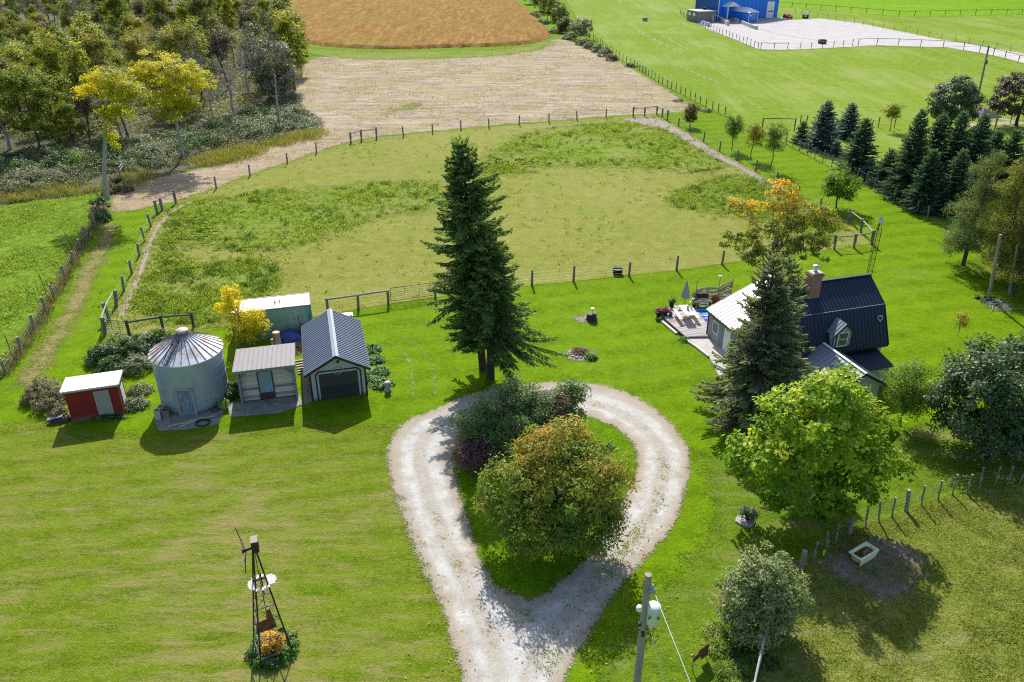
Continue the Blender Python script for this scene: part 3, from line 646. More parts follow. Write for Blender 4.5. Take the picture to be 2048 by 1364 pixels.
# wood chip strip, sandy track, mown lane
t = NT('wood_chips'); v = t.pos(); n = t.noise(v, 5, 5, .8)
c = t.ramp(n, [(.35,(.10,.075,.06)),(.5,(.26,.215,.18)),(.65,(.42,.37,.32))])
M_chips = t.done(edge(t, t.bsdf(c, .95, t.bump(n, 1.0, .06)), .5, .8, 1.2))
region('path', gp([(1242,238),(1300,234),(1330,243),(1375,268),(1436,306),(1508,346),(1545,372),(1530,372),(1480,338),(1420,312),(1365,278),(1320,256),(1275,247)]), .032, .4, M_chips, 1.0)
def ribbon(px, wd): 
    c = np.array(smooth(gp(px), 2, False)); d = unit(np.gradient(c, axis=0)); nrm = np.stack([-d[:,1], d[:,0]], 1)
    return [tuple(p) for p in c+nrm*wd/2]+[tuple(p) for p in (c-nrm*wd/2)[::-1]]
t = NT('worn_sandy_track'); v = t.pos(); c = t.ramp(t.noise(v, 4, 4, .7), [(.35,(.20,.155,.11)),(.65,(.40,.33,.245))])
M_track = t.done(edge(t, t.bsdf(c, .95), .35, .35, 1.6))
region('path', ribbon([(238,650),(252,612),(272,566),(286,530),(301,486),(316,452),(338,427),(365,410),(410,395)], .5), .033, .25, M_track, .4)
region('path', ribbon([(1290,250),(1240,243),(1150,248),(1060,256),(960,262)], .35), .033, .3, M_track, .3)
region('path', ribbon([(1400,340),(1345,345),(1290,352),(1250,356)], .25), .033, .3, M_track, .25)
t = NT('brown_worn_grass'); v = t.pos(); c = t.ramp(t.noise(v, 3, 5, .75), [(.3,(.10,.115,.014)),(.5,(.185,.165,.04)),(.68,(.27,.215,.08))])
M_worn = t.done(edge(t, t.bsdf(c, .95, t.bump(t.noise(v, 9, 3), .8, .06)), 1.6, 1.7, .7, -.06))
region('path', ribbon([(232,425),(205,490),(172,555),(150,610),(112,672),(75,735),(20,800)], 1.7), .018, .4, M_worn, 1.2)
# pale wheel marks on the lawn by the spruces
t = NT('pale_wheel_marks'); v = t.pos(); c = t.ramp(t.noise(v, 6, 4), [(.3,(.12,.22,.03)),(.7,(.25,.32,.10))])
M_wheel = t.done(edge(t, t.bsdf(c, .9), .5, .45, 1.2, -.25))
for px in ([(735,665),(790,690),(818,716),(826,760),(826,822)], [(770,655),(825,680),(860,715),(872,760),(868,815)]):
    region('wheel_marks', ribbon(px, .45), .02, .2, M_wheel, .3)
for px in ([(1268,58),(1300,74),(1345,98),(1385,118)], [(1300,58),(1345,82),(1400,112)], [(1330,120),(1400,150),(1480,185)], [(1120,10),(1180,6),(1260,14)]):
    region('wheel_marks', ribbon(px, 1.1), .03, .6, M_wheel, .8)
# concrete aprons
for px in ([(310,838),(322,828),(440,808),(448,822),(436,850),(378,859),(316,862)], [(450,802),(478,806),(600,792),(606,810),(560,826),(462,834)], [(603,745),(622,742),(632,800),(609,808)]):
    mb = MB(); mb.prism(gp(px)[::-1], -.05, .05); tag(mb.build('concrete_apron', worn('stained_apron_concrete', (.30,.285,.26), (.17,.17,.13), .5, 1.6, .9)), kind='structure')
# forest floor
FOR = [(-400,440),(-20,412),(100,398),(190,383),(215,360),(255,365),(340,350),(480,310),(560,288),(648,266),(640,236),(592,212),(585,170),(610,125),(600,90),(575,40),(572,-40),(-800,-40)]
t = NT('leaf_litter'); v = t.pos(); c = t.ramp(t.noise(v, 1.2, 6, .75), [(.3,(.03,.032,.016)),(.5,(.075,.075,.035)),(.7,(.17,.15,.075))])
region('forest_floor', gp(FOR), .024, 1.5, t.done(edge(t, t.bsdf(c, .95, t.bump(t.noise(v, 3, 4), 1, .2)), 1.0, 1.5, .5)), 2.5)
# ------------------------------------------------------------------ farm buildings
def Vx(*a): return Vector(a)
# red shed
s = thing('red_shed', 'small red shed with flat white metal roof and grey door', 'shed', (-28.78, 43.95, 0), R(17.5))
W, D = 3.15, 1.95
mb = MB(); mb.hexa([(0,0,0),(W,0,0),(W,D,0),(0,D,0),(0,0,2.34),(W,0,2.34),(W,D,2.24),(0,D,2.24)]); mb.box((W/2,-.012,1.2),(W,.02,.05)); mb.build('wall', M['red'], s)
mb = MB(); a, b, c, d = (-.2,-.12,2.40),(W+.12,-.12,2.40),(W+.12,D+.12,2.28),(-.2,D+.12,2.28)
mb.slab(a,b,c,d,.05); mb.ribs(a,b,c,d,14,.06,.03); mb.build('roof', M['white_roof'], s)
mb = MB(); mb.bar((-.2,-.14,2.33),(W+.12,-.14,2.33),.03,.12); mb.bar((W+.13,-.12,2.33),(W+.13,D+.1,2.21),.03,.12); mb.build('fascia', plain('grey_fascia', (.40,.38,.37), .7), s)
mb = MB(); mb.box((2.12,-.02,1.06),(.92,.04,2.0)); mb.build('door', M['grey_board'], s)
mb = MB(); mb.box((W+.03,1.0,1.0),(.05,.85,1.5)); mb.build('side_panel', M['white_paint'], s)
# grain bin
s = thing('grain_bin', 'round corrugated steel grain bin with rusty conical roof', 'grain bin', (-21.72, 46.98, 0), R(0))
r = 2.2; hw = 3.85
prof = []; z = 0.0
while z < hw: prof += [(r+.03, z), (r-.03, z+.07)]; z += .14
mb = MB(); mb.lathe((0,0,0), prof+[(r, hw)], 72)
for z in (1.0, 2.0, 2.95): mb.lathe((0,0,z), [(r+.024,-.02),(r+.034,0),(r+.024,.02)], 72)
for k in range(14):
    a = k*2*math.pi/14+(.22 if k % 2 else 0); z0 = (k % 3)*1.0
    mb.bar((math.cos(a)*(r+.02), math.sin(a)*(r+.02), z0+.05), (math.cos(a)*(r+.02), math.sin(a)*(r+.02), z0+.95), .03, .05)
mb.build('wall', M['galv'], s)
rz0, rz1, ri, ro = 3.80, 5.02, .34, 2.38
mb = MB(); mb.lathe((0,0,0), [(ro,rz0-.06),(ro,rz0),(ri,rz1)], 28, False); roof = mb.build('roof', M['galv_roof'], s)
mb = MB()
for k in range(28):
    a = 2*math.pi*k/28; p = lambda q, z: Vx(math.cos(a)*q, math.sin(a)*q, z)
    mb.bar(p(ro, rz0+.015), p(ri, rz1+.015), .026, .045)
mb.build('roof_rib', plain('dark_roof_rib', (.13,.12,.12), .6, metallic=.3), roof)
mb = MB(); mb.lathe((0,0,rz1-.06), [(.36,0),(.36,.22),(.40,.22),(.40,.30),(.30,.36),(.02,.37)], 24); mb.build('cap', worn('rusty_white_cap', (.50,.50,.50), (.22,.10,.06), .54, 3), roof)
a = R(-104); mb = MB()
for sgn in (-1, 1):
    p = lambda q, z: Vx(math.cos(a)*q-math.sin(a)*sgn*.19, math.sin(a)*q+math.cos(a)*sgn*.19, z)
    mb.bar(p(2.34, rz0+.1), p(.6, rz1-.06), .035, .05)
for k in range(7):
    t_ = k/6; q = 2.28+(.75-2.28)*t_; z = rz0+.13+(rz1-rz0-.2)*t_*.93
    mb.bar(Vx(math.cos(a)*q+math.sin(a)*.22, math.sin(a)*q-math.cos(a)*.22, z), Vx(math.cos(a)*q-math.sin(a)*.22, math.sin(a)*q+math.cos(a)*.22, z), .035, .03)
mb.build('roof_ladder', M['black_metal'], s)
da = R(-83); ux, uy = -math.sin(da), math.cos(da); nx_, ny_ = math.cos(da), math.sin(da)
DM = Matrix(((ux, nx_, 0), (uy, ny_, 0), (0, 0, 1)))
mb = MB(); cx, cyy = nx_*(r-.02), ny_*(r-.02)
mb.box((cx, cyy, .98),(.86,.10,1.86),M=DM); mb.build('door', M['blue_peel'], s)
mb = MB()
for q in (-.50,.50): mb.box((cx+ux*q, cyy+uy*q, 1.0),(.13,.16,2.0),M=DM)
mb.box((cx, cyy, 2.0),(1.13,.16,.12),M=DM); mb.build('door_frame', M['frame_wood'], s)
# wooden playhouse shed
s = thing('board_shed', 'weathered board shed with brown metal roof and pale glass door', 'shed', (-18.30, 46.03, 0), R(14.2))
W, D = 3.72, 3.6
mb = MB(); mb.hexa([(.12,.5,0),(W-.12,.5,0),(W-.12,D,0),(.12,D,0),(.12,.5,2.6),(W-.12,.5,2.6),(W-.12,D,2.3),(.12,D,2.3)]); mb.build('wall', M['barn_board'], s)
for x in (.06, W-.06):
    mb = MB(); mb.box((x,.08,1.32),(.15,.15,2.64)); sg = 1 if x < 1 else -1; mb.bar((x+.05*sg,.08,1.95),(x+.68*sg,.08,2.55),.11,.11); mb.build('corner_post', M['greenish'], s)
for x in (.06, W-.06):
    mb = MB(); mb.hexa([(x-.05,.16,0),(x+.05,.16,0),(x+.05,.6,0),(x-.05,.6,0),(x-.05,.16,2.6),(x+.05,.16,2.6),(x+.05,.6,2.55),(x-.05,.6,2.55)]); mb.build('side_wall', M['greenish'], s)
a, b, c, d = (-.22,-.28,2.78),(W+.12,-.28,2.78),(W+.12,D+.25,2.36),(-.22,D+.25,2.36)
mb = MB(); mb.slab(a,b,c,d,.05); mb.ribs(a,b,c,d,13,.05,.035); mb.build('roof', M['brown_roof'], s)
mb = MB(); mb.bar((-.22,-.26,2.67),(W+.12,-.26,2.67),.04,.17); mb.bar((0,.08,2.62),(W,.08,2.62),.14,.14); mb.build('fascia', M['greenish'], s)
dx = 1.72
mb = MB(); mb.box((dx,.47,1.12),(1.02,.07,2.22)); dr = mb.build('door', M['dark_brown'], s)
mb = MB(); mb.box((dx,.425,1.36),(.86,.03,1.58)); mb.build('glass', M['glass_pale'], dr)
# garage
s = thing('garage', 'small garage with ribbed blue grey gable roof and dark door', 'garage', (-13.65, 46.55, 0), R(14.5))
W, D, E_, RG = 3.78, 6.9, 2.36, 3.42
mb = MB()
mb.hexa([(0,0,0),(W,0,0),(W,D,0),(0,D,0),(0,0,E_),(W,0,E_),(W,D,E_),(0,D,E_)])
for y in (0, D): mb.add([(0,y,E_),(W,y,E_),(W/2,y,RG-.02),(0,y+(.1 if y == 0 else -.1),E_),(W,y+(.1 if y == 0 else -.1),E_),(W/2,y+(.1 if y == 0 else -.1),RG-.02)], [(0,1,2),(5,4,3),(0,2,5,3),(1,4,5,2)])
for k in range(15): mb.box((.14+k*.25,-.006,E_-.0+min(k,14-k)*.062-.02),(.02,.012,.34+min(k,14-k)*.11))
mb.build('wall', M['pale_siding'], s)
ov, f0, f1 = .30, -.42, D+.25; dz = (RG-E_)/(W/2)
el = (-ov, E_-ov*dz+.05); rd = (W/2, RG+.05)
mb = MB()
a, b, c, d = (el[0],f1,el[1]),(el[0],f0,el[1]),(rd[0],f0,rd[1]),(rd[0],f1,rd[1]); mb.slab(a,b,c,d,.05); mb.ribs(a,b,c,d,27,.12,.055)
a2, b2, c2, d2 = (W+ov,f0,el[1]),(W+ov,f1,el[1]),(rd[0],f1,rd[1]),(rd[0],f0,rd[1]); mb.slab(a2,b2,c2,d2,.05); mb.ribs(a2,b2,c2,d2,27,.12,.055)
roof = mb.build('roof', M['slate_metal'], s)
mb = MB()
for sg in (-1, 1):
    p0 = Vx(rd[0],f0-.01,rd[1]+.055); p1 = Vx(rd[0],f1+.01,rd[1]+.055); o = Vx(sg*.19,0,-.19*dz*.8)
    mb.slab(*( [p0,p0+o,p1+o,p1] if sg < 0 else [p0,p1,p1+o,p0+o]), .02)
mb.build('ridge_cap', plain('pale_blue_ridge_cap', (.30,.335,.38), .35, .05, metallic=.3), roof)
mb = MB()
for sg in (-1, 1):
    xe = -ov if sg < 0 else W+ov
    mb.bar((xe,f0-.015,el[1]-.05),(W/2,f0-.015,rd[1]-.05),.035,.16); mb.bar((xe,f0,el[1]-.05),(xe,f1,el[1]-.05),.04,.12)
for x in (.05, W-.05): mb.box((x,-.02,E_/2),(.12,.04,E_))
x0, x1, zt = .62, W-.56, 2.02
for pts in ([(x0-.19,-.02,0),(x0-.19,-.02,zt-.02),(x0+.03,-.02,zt+.20),(x1-.03,-.02,zt+.20),(x1+.19,-.02,zt-.02),(x1+.19,-.02,0)],):
    for p, q in zip(pts, pts[1:]): mb.bar(p, q, .05, .09)
mb.build('trim', M['black_metal'], s)
mb = MB(); mb.add([(x0,-.012,0),(x1,-.012,0),(x1,-.012,zt),(x0,-.012,zt),(x0,.05,0),(x1,.05,0),(x1,.05,zt),(x0,.05,zt)], [(0,1,2,3),(0,3,7,4),(3,2,6,7),(1,5,6,2)]); mb.build('garage_door', M['garage_door'], s)
mb = MB(); mb.box((W/2+.1,-.09,2.92),(.12,.18,.10)); mb.box((W/2+.1,-.20,2.88),(.16,.06,.08)); mb.build('lamp', M['black_metal'], s)
mb = MB(); mb.tube([(W/2+.05+.36*math.cos(t*.42),-.05,2.18+.27*math.sin(t*.42)) for t in range(16)], .022, 5); mb.build('antler_ring', M['rail'], s)
# shipping container
s = thing('shipping_container', 'faded teal shipping container with white roof behind the sheds', 'container', (-21.55, 55.02, 0), R(15.3))
W, D, Hh = 6.06, 2.44, 2.59
mb = MB(); n = 44; vs = []; fs = []
for z in (.12, Hh-.1):
    for i in range(n+1): vs.append((.1+(W-.2)*i/n, .03+(.035 if i % 4 in (1, 2) else 0), z))
fs = [(i, i+1, n+1+i+1, n+1+i) for i in range(n)]; mb.add(vs, fs)
mb.hexa([(.05,.08,.12),(W-.05,.08,.12),(W-.05,D-.02,.12),(.05,D-.02,.12),(.05,.08,Hh-.06),(W-.05,.08,Hh-.06),(W-.05,D-.02,Hh-.06),(.05,D-.02,Hh-.06)])
for i in range(7): mb.box((W-.03,.25+i*.32,1.3),(.05,.12,2.2))
mb.build('body', M['cont'], s)
mb = MB()
for x in (.08, W-.08):
    for y in (.08, D-.08): mb.box((x,y,Hh/2),(.16,.16,Hh))
for y in (.06, D-.06): mb.box((W/2,y,.08),(W-.32,.12,.16)); mb.box((W/2,y,Hh-.045),(W-.32,.10,.10))
mb.build('frame', plain('teal_frame', (.085,.20,.19), .6, .2), s)
mb = MB(); mb.box((W/2,D/2,Hh-.03),(W-.2,D-.16,.04))
for i in range(30): mb.box((.3+i*.188,D/2,Hh-.004),(.09,D-.3,.025))
roof = mb.build('roof', M['cont_roof'], s)
mb = MB()
for y in (.05, D-.05): mb.box((W/2,y,Hh+.012),(W,.09,.03))
for x in (.05, W-.05): mb.box((x,D/2,Hh+.014),(.1,D-.2,.03))
mb.build('roof_edge', M['rusty_edge'], roof)
mb = MB(); mb.box((3.35,1.15,Hh+.022),(.09,.8,.012)); mb.box((3.75,1.25,Hh+.022),(.09,.8,.012)); mb.box((3.55,1.2,Hh+.023),(.4,.09,.012)); mb.build('rust_mark', M['rust'], roof)
mb = MB()
def scrawl(mb, x, z, w_, h_, seg):
    for p, q in seg: mb.bar((x+p[0]*w_, .022, z+p[1]*h_), (x+q[0]*w_, .022, z+q[1]*h_), .012, .018)
scrawl(mb, 4.70, 2.10, .16, .2, [((0,0),(0,1)),((.2,.1),(.7,.2)),((1.2,.2),(1.3,.9))])
scrawl(mb, 4.74, 1.92, .16, .14, [((0,0),(0,1)),((.3,.9),(.6,0)),((.6,0),(1,.6)),((1,.6),(1.4,.1)),((1.5,0),(1.9,1)),((1.9,1),(2.3,0)),((2.8,.1),(2.8,1))])
scrawl(mb, 4.76, 1.72, .16, .13, [((0,0),(0,1)),((0,1),(.7,.9)),((.7,.9),(.75,0)),((0,0),(.7,.05))])
mb.build('chalk_writing', M['white_paint'], s)
mb = MB(); mb.lathe((0,0,0), [(.09,-.01),(.09,.01)], 10); o = mb.build('yellow_spot', plain('ochre_spot', (.36,.24,.02), .6), s); o.location = (5.35,.02,1.65); o.rotation_euler = (R(90),0,0)
# black two-handled cart leaning on the container
def leanto(): pass
s = thing('hand_cart', 'black upright cart with two long handles against the container', 'cart', (-16.15, 55.85, 0), R(15))
mb = MB(); mb.hexa([(-.34,-.15,.1),(.34,-.15,.1),(.34,.2,.1),(-.34,.2,.1),(-.42,-.22,1.05),(.42,-.22,1.05),(.42,.28,1.05),(-.42,.28,1.05)]); mb.build('tub', M['black_plastic'], s)
for x in (-.36,.36):
    mb = MB(); mb.tube([(x,.1,.2),(x,.15,1.1),(x*1.2,.32,2.0)], .03, 6); mb.build('handle', M['black_metal'], s)
for x in (-.44,.44):
    mb = MB(); mb.lathe((0,0,0), [(.2,-.04),(.2,.04)], 14); o = mb.build('wheel', M['tyre'], s); o.location = (x,.0,.2); o.rotation_euler = (0,R(90),0)
# ------------------------------------------------------------------ house
HY = R(17); HO = Vx(33.2*math.cos(HY)-40.2*math.sin(HY), 33.2*math.sin(HY)+40.2*math.cos(HY), 0)
s = thing('farm_house', 'farmhouse with dark blue gambrel roof, brick chimney and dormer', 'house', HO, HY)
house = s; LU = 7.0      # length along the ridge
pro = [(0,2.5),(1.2,5.1),(3.2,6.55),(5.2,5.1),(6.4,2.5)]
mb = MB(); y0, y1 = .35, 6.05
gab = [(y0,0),(y1,0),(y1,3.0),(5.12,4.95),(3.2,6.38),(1.28,4.95),(y0,3.0)]
n = len(gab); vs = [(.25,y,z) for y, z in gab]+[(LU-.2,y,z) for y, z in gab]
mb.add(vs, [tuple(range(n))[::-1], tuple(range(n, 2*n))]+[(i, (i+1) % n, (i+1) % n+n, i+n) for i in range(n)]); mb.build('wall', M['siding_blue'], s)
mb = MB()
for (ya, za), (yb, zb), nr in ((pro[0], pro[1], 24), (pro[1], pro[2], 24)):
    a, b, c, d = (0,ya,za),(LU,ya,za),(LU,yb,zb),(0,yb,zb); mb.slab(a,b,c,d,.08); mb.ribs(a,b,c,d,nr,.045,.03)
for (ya, za), (yb, zb) in ((pro[3], pro[4]), (pro[2], pro[3])):
    a, b, c, d = (LU,yb,zb),(0,yb,zb),(0,ya,za),(LU,ya,za); mb.slab(a,b,c,d,.08)
roof = mb.build('roof', M['navy_metal'], s)
mb = MB(); mb.bar((-.02,3.2,6.60),(LU+.02,3.2,6.60),.26,.06); mb.bar((-.01,0.0,2.42),(LU+.01,0.0,2.42),.05,.16)
for (ya, za), (yb, zb) in zip(pro, pro[1:]):
    for x in (-.02, LU+.02): mb.bar((x,ya,za-.04),(x,yb,zb-.04),.05,.14)
mb.build('roof_trim', M['black_metal'], roof)
mb = MB(); mb.bar((0,1.19,5.125),(LU,1.19,5.125),.05,.02); mb.build('roof_flashing', plain('pale_flashing', (.20,.22,.26), .4, metallic=.4), roof)
# heart ornament
mb = MB(); pts = []
for k in range(17):
    a = 2*math.pi*k/16; pts.append((.155*(math.sin(a)**3)*1.3, .0, .013*(13*math.cos(a)-5*math.cos(2*a)-2*math.cos(3*a)-math.cos(4*a))*1.15))
mb.tube(pts, .028, 5, False); o = mb.build('heart_ornament', M['white_paint'], s); o.location = (6.45,.72,4.3); o.rotation_euler = (R(-25),0,0)
# chimney
mb = MB(); cxx, cyy = 1.75, 2.55; mb.box((cxx,cyy,6.3),(.82,.70,2.2)); ch = mb.build('chimney', M['brick'], s)
mb = MB()
for k, (e, z) in enumerate(((.10,7.42),(.22,7.51),(.10,7.60))): mb.box((cxx,cyy,z),(.82+e,.70+e,.085))
mb.build('corbel', M['brick'], ch)
mb = MB(); mb.box((cxx,cyy,7.66),(.80,.68,.05)); mb.build('capstone', M['concrete'], ch)
mb = MB(); mb.lathe((cxx,cyy,7.68), [(.13,0),(.13,.32),(.10,.33),(.10,.38),(.25,.40),(.25,.45),(.02,.52)], 16); mb.build('flue_cap', M['steel'], ch)
# dormer
dxc = 2.95
mb = MB(); hw_, zb, ze, za = .72, 2.95, 4.05, 4.72; yf = .02
fl = [(dxc-hw_,zb),(dxc+hw_,zb),(dxc+hw_,ze),(dxc,za),(dxc-hw_,ze)]
vs = [(x,yf,z) for x, z in fl]+[(x,1.15,z) for x, z in fl]; n = 5
mb.add(vs, [tuple(range(n)), tuple(range(n,2*n))[::-1]]+[(i, i+n, (i+1) % n+n, (i+1) % n) for i in range(n)]); dm = mb.build('dormer', M['siding_blue'], s)
mb = MB(); ovd = .17; dzz = (za-ze)/hw_
for sg in (-1, 1):
    xe = dxc+sg*(hw_+ovd); zz = ze-ovd*dzz+.03
    q = [(xe,yf-.2,zz),(dxc,yf-.2,za+.03),(dxc,1.2,za+.03),(xe,1.2,zz)]
    if sg > 0: q = [q[1],q[0],q[3],q[2]]
    mb.slab(*q, .05); mb.ribs(q[1],q[2],q[3],q[0],5,.035,.03)
mb.build('dormer_roof', M['slate_metal'], dm)
mb = MB()
for sg in (-1, 1):
    xe = dxc+sg*(hw_+ovd); mb.bar((xe,yf-.21,ze-ovd*dzz-.03),(dxc,yf-.21,za-.03),.03,.13); mb.bar((dxc+sg*hw_,yf-.01,zb),(dxc+sg*hw_,yf-.01,ze),.03,.07); mb.bar((dxc+sg*.50,yf-.012,zb),(dxc+sg*.50,yf-.012,ze),.03,.06)
mb.build('dormer_trim', M['black_metal'], dm)
mb = MB(); wx, wz = dxc, 3.52
for q in (-.40,.40): mb.box((wx+q,yf-.035,wz),(.09,.06,1.12))
for q in (-.52,.52,0): mb.box((wx,yf-.035,wz+q),(.71,.055,.09 if q else .05))
wn_ = mb.build('window', M['white_paint'], s)
mb = MB(); mb.box((wx,yf-.012,wz),(.74,.02,1.0)); mb.build('pane', M['glass'], wn_)
# entry porch and lean-to roof
px_, zr, ze_, hwp = 1.62, 3.3, 2.2, 1.9; yb_, yfr = .25, -4.2
mb = MB(); fl = [(px_-1.65,0),(px_+1.65,0),(px_+1.65,2.3),(px_,3.18),(px_-1.65,2.3)]
vs = [(x,yfr+.35,z) for x, z in fl]+[(x,.4,z) for x, z in fl]
mb.add(vs, [tuple(range(5)), tuple(range(5,10))[::-1]]+[(i, i+5, (i+1) % 5+5, (i+1) % 5) for i in range(5)]); pw = mb.build('porch', M['pale_siding'], s)
mb = MB()
q = [(px_-hwp,yb_,ze_),(px_-hwp,yfr,ze_),(px_,yfr,zr),(px_,yb_,zr)]; mb.slab(*q,.06); mb.ribs(*q,12,.04,.03)
q = [(px_+hwp,yfr,ze_),(px_+hwp,yb_,ze_),(px_,yb_,zr),(px_,yfr,zr)]; mb.slab(*q,.06); mb.ribs(*q,12,.05,.035)
mb.build('porch_roof', M['slate_metal'], pw)
mb = MB(); mb.bar((px_,yfr-.01,zr+.03),(px_,yb_,zr+.03),.2,.03); mb.build('porch_ridge', M['white_paint'], pw)
mb = MB()
for sg in (-1, 1): mb.bar((px_+sg*hwp,yfr-.02,ze_-.06),(px_,yfr-.02,zr-.06),.04,.17); mb.bar((px_+sg*hwp,yfr,ze_-.05),(px_+sg*hwp,yb_,ze_-.05),.04,.12)
mb.build('porch_trim', M['black_metal'], pw)
for x in (px_-.75, px_+.75):
    mb = MB(); mb.box((x,yfr+.33,1.15),(.5,.05,1.3)); w2 = mb.build('porch_window', M['white_paint'], pw)
    mb = MB(); mb.box((x,yfr+.30,1.15),(.38,.03,1.15)); mb.build('pane', M['glass'], w2)
mb = MB(); q = [(3.55,-1.7,1.75),(6.3,-1.7,1.75),(6.3,.33,2.15),(3.55,.33,2.15)]; mb.slab(*q,.06); mb.ribs(*q,12,.04,.035); mb.build('lean_roof', M['navy_metal'], s)
mb = MB(); mb.box((4.85,-.6,.85),(2.5,1.8,1.7)); mb.build('lean_wall', M['pale_siding'], s)
mb = MB(); q = [(-.3,-1.7,1.75),(-.25,-1.7,1.75),(-.25,.33,2.15),(-.3,.33,2.15)]
# white-roofed wing (u 31..39, v 42.6..49.6)
wu0, wu1, wr, wv0, wv1 = -2.2, 5.4, 3.1, 2.9, 9.4
mb = MB(); gl = [(wu0+.15,0),(wu1-.15,0),(wu1-.15,2.5),(wr,4.45),(wu0+.15,2.25)]
vs = [(x,wv0+.2,z) for x, z in gl]+[(x,wv1-.25,z) for x, z in gl]
mb.add(vs, [tuple(range(5)), tuple(range(5,10))[::-1]]+[(i, i+5, (i+1) % 5+5, (i+1) % 5) for i in range(5)]); wg = mb.build('wing', M['batten'], s)
mb = MB(); q = [(wu0,wv1,2.3),(wu0,wv0,2.3),(wr,wv0,4.6),(wr,wv1,4.6)]; mb.slab(*q,.06); mb.ribs(*q,15,.05,.035)
q = [(wu1,wv0,2.5),(wu1,wv1,2.5),(wr,wv1,4.6),(wr,wv0,4.6)]; mb.slab(*q,.06)
mb.build('wing_roof', M['white_roof'], wg)
mb = MB(); mb.bar((wu0-.02,wv0,2.2),(wu0-.02,wv1,2.2),.04,.13); mb.bar((wu0,wv1+.02,2.22),(wr,wv1+.02,4.52),.04,.13)
for y in (wv1-.3,): mb.box((wu0+.13,y,1.1),(.05,.1,2.2))
mb.build('wing_trim', M['dark_brown'], wg)
mb = MB(); wy = 7.9
for q in (-.42,.42): mb.box((wu0+.12,wy+q,1.35),(.07,.08,.95))
for q in (-.46,.46): mb.box((wu0+.12,wy,1.35+q),(.07,.92,.08))
w3 = mb.build('wing_window', M['white_paint'], wg)
mb = MB(); mb.box((wu0+.14,wy,1.35),(.03,.8,.9)); mb.build('pane', M['glass'], w3)
mb = MB(); mb.box((wu0+.12,6.2,1.0),(.06,.85,2.0)); mb.build('wing_door', M['white_paint'], wg)
# antenna tower
p = GY(1762, 437, 56.9)
s = thing('antenna_tower', 'slim lattice antenna tower with small dish behind the house', 'antenna', (p.x, p.y, 0), R(20))
ht = p.z; f = [(0.24*math.cos(R(a)), .24*math.sin(R(a))) for a in (90, 210, 330)]
for x, y in f:
    mb = MB(); mb.tube([(x,y,0),(x,y,ht-1.0),(x*.25,y*.25,ht-.35)], .022, 5); mb.build('leg', M['iron'], s)
mb = MB(); z = .3
while z < ht-1.0:
    for i in range(3):
        a, b = f[i], f[(i+1) % 3]; mb.tube([(a[0],a[1],z),(b[0],b[1],z)], .014, 4); mb.tube([(a[0],a[1],z),(b[0],b[1],z+.5)], .011, 4)
    z += .5
mb.build('brace', M['iron'], s)
mb = MB(); mb.tube([(0,0,ht-1.0),(0,0,ht+.05)], .025, 5); mb.build('mast', M['iron'], s)
mb = MB(); mb.lathe((0,0,0), [(.02,0),(.15,.03),(.27,.10),(.28,.11),(.15,.045),(.02,.02)], 20); o = mb.build('dish', plain('pale_blue_dish', (.50,.60,.72), .4), s); o.location = (-.12,-.05,ht-.15); o.rotation_euler = (R(60),R(-15),R(20))
# ------------------------------------------------------------------ fences
POSTS = {}
def post_mesh(h, r, mat, sq=False, n=8):
    k = (round(h,2), round(r,3), mat.name, sq)
    if k not in POSTS:
        mb = MB()
        if sq: mb.box((0,0,h/2),(2*r,2*r,h))
        else:
            rr = random.Random(len(POSTS)); mb.tube([(0,0,-.05),(rr.uniform(-.01,.01),0,h*.5),(0,rr.uniform(-.01,.01),h)], [r*1.04, r, r*.96], n)
        me = bpy.data.meshes.new('post'); me.from_pydata(mb.v, [], mb.f); me.materials.append(mat); me.polygons.foreach_set('use_smooth', mb.sm); me.update()
        POSTS[k] = me
    return POSTS[k]
frnd = random.Random(3)
def fence(name, label, posts, h=1.4, r=.09, mat='post', wires=(), rails=(), wr=.008, railr=.07, railmat='rail', mesh_gap=None, tilt=.03, big=(), bigr=None, group=None):
    """posts: ground points; rails: lists of (i, j, height); wires: heights strung along all posts but those split by None"""
    runs = [[]]
    for p in posts:
        if p is None: runs.append([])
        else: runs[-1].append(Vector((p[0], p[1], 0)))
    o = runs[0][0].copy(); t = thing(name, label, 'fence', o, 0, group); allp = [p for rn in runs for p in rn]
    for i, p in enumerate(allp):
        b = i in big; c = link('post', post_mesh(h*(1.06 if b else 1), (bigr or r*1.35) if b else r, M[mat]), t)
        c.location = p-o; c.rotation_euler = (frnd.gauss(0, tilt), frnd.gauss(0, tilt), frnd.random()*6.28); c.scale = (1, 1, .93+.14*frnd.random())
    if wires:
        mb = MB()
        for rn in runs:
            for a, b in zip(rn, rn[1:]):
                for z in wires: mb.tube([a-o+Vector((0,0,z)), (a+b)/2-o+Vector((0,0,z-.01)), b-o+Vector((0,0,z))], wr, 3, False)
                if mesh_gap:
                    L = (b-a).length; k = int(L/mesh_gap)
                    for q in range(1, k):
                        c = a.lerp(b, q/k)-o; mb.tube([c+Vector((0,0,wires[0])), c+Vector((0,0,wires[-1]))], wr*.8, 3, False)
        if mb.v: mb.build('wire', M['wire'], t)
    for i, j, z in rails:
        a, b = allp[i]-o, allp[j]-o; mb = MB(); d = (b-a).normalized()*.12
        mb.tube([a-d+Vector((0,0,z)), a.lerp(b,.5)+Vector((0,0,z+.01)), b+d+Vector((0,0,z-.01))], [railr*1.05, railr, railr*.92], 7); mb.build('rail', M[railmat], t)
    return t
def along(px, step, jit=.1):
    pts = [np.array(p) for p in gp(px)]; out = [pts[0]]; rest = step
    for a, b in zip(pts, pts[1:]):
        L = np.linalg.norm(b-a); q = rest
        while q < L: out.append(a+(b-a)*(q/L)+np.random.default_rng(int(q*977)).normal(size=2)*jit*.3); q += step
        rest = q-L
    return out
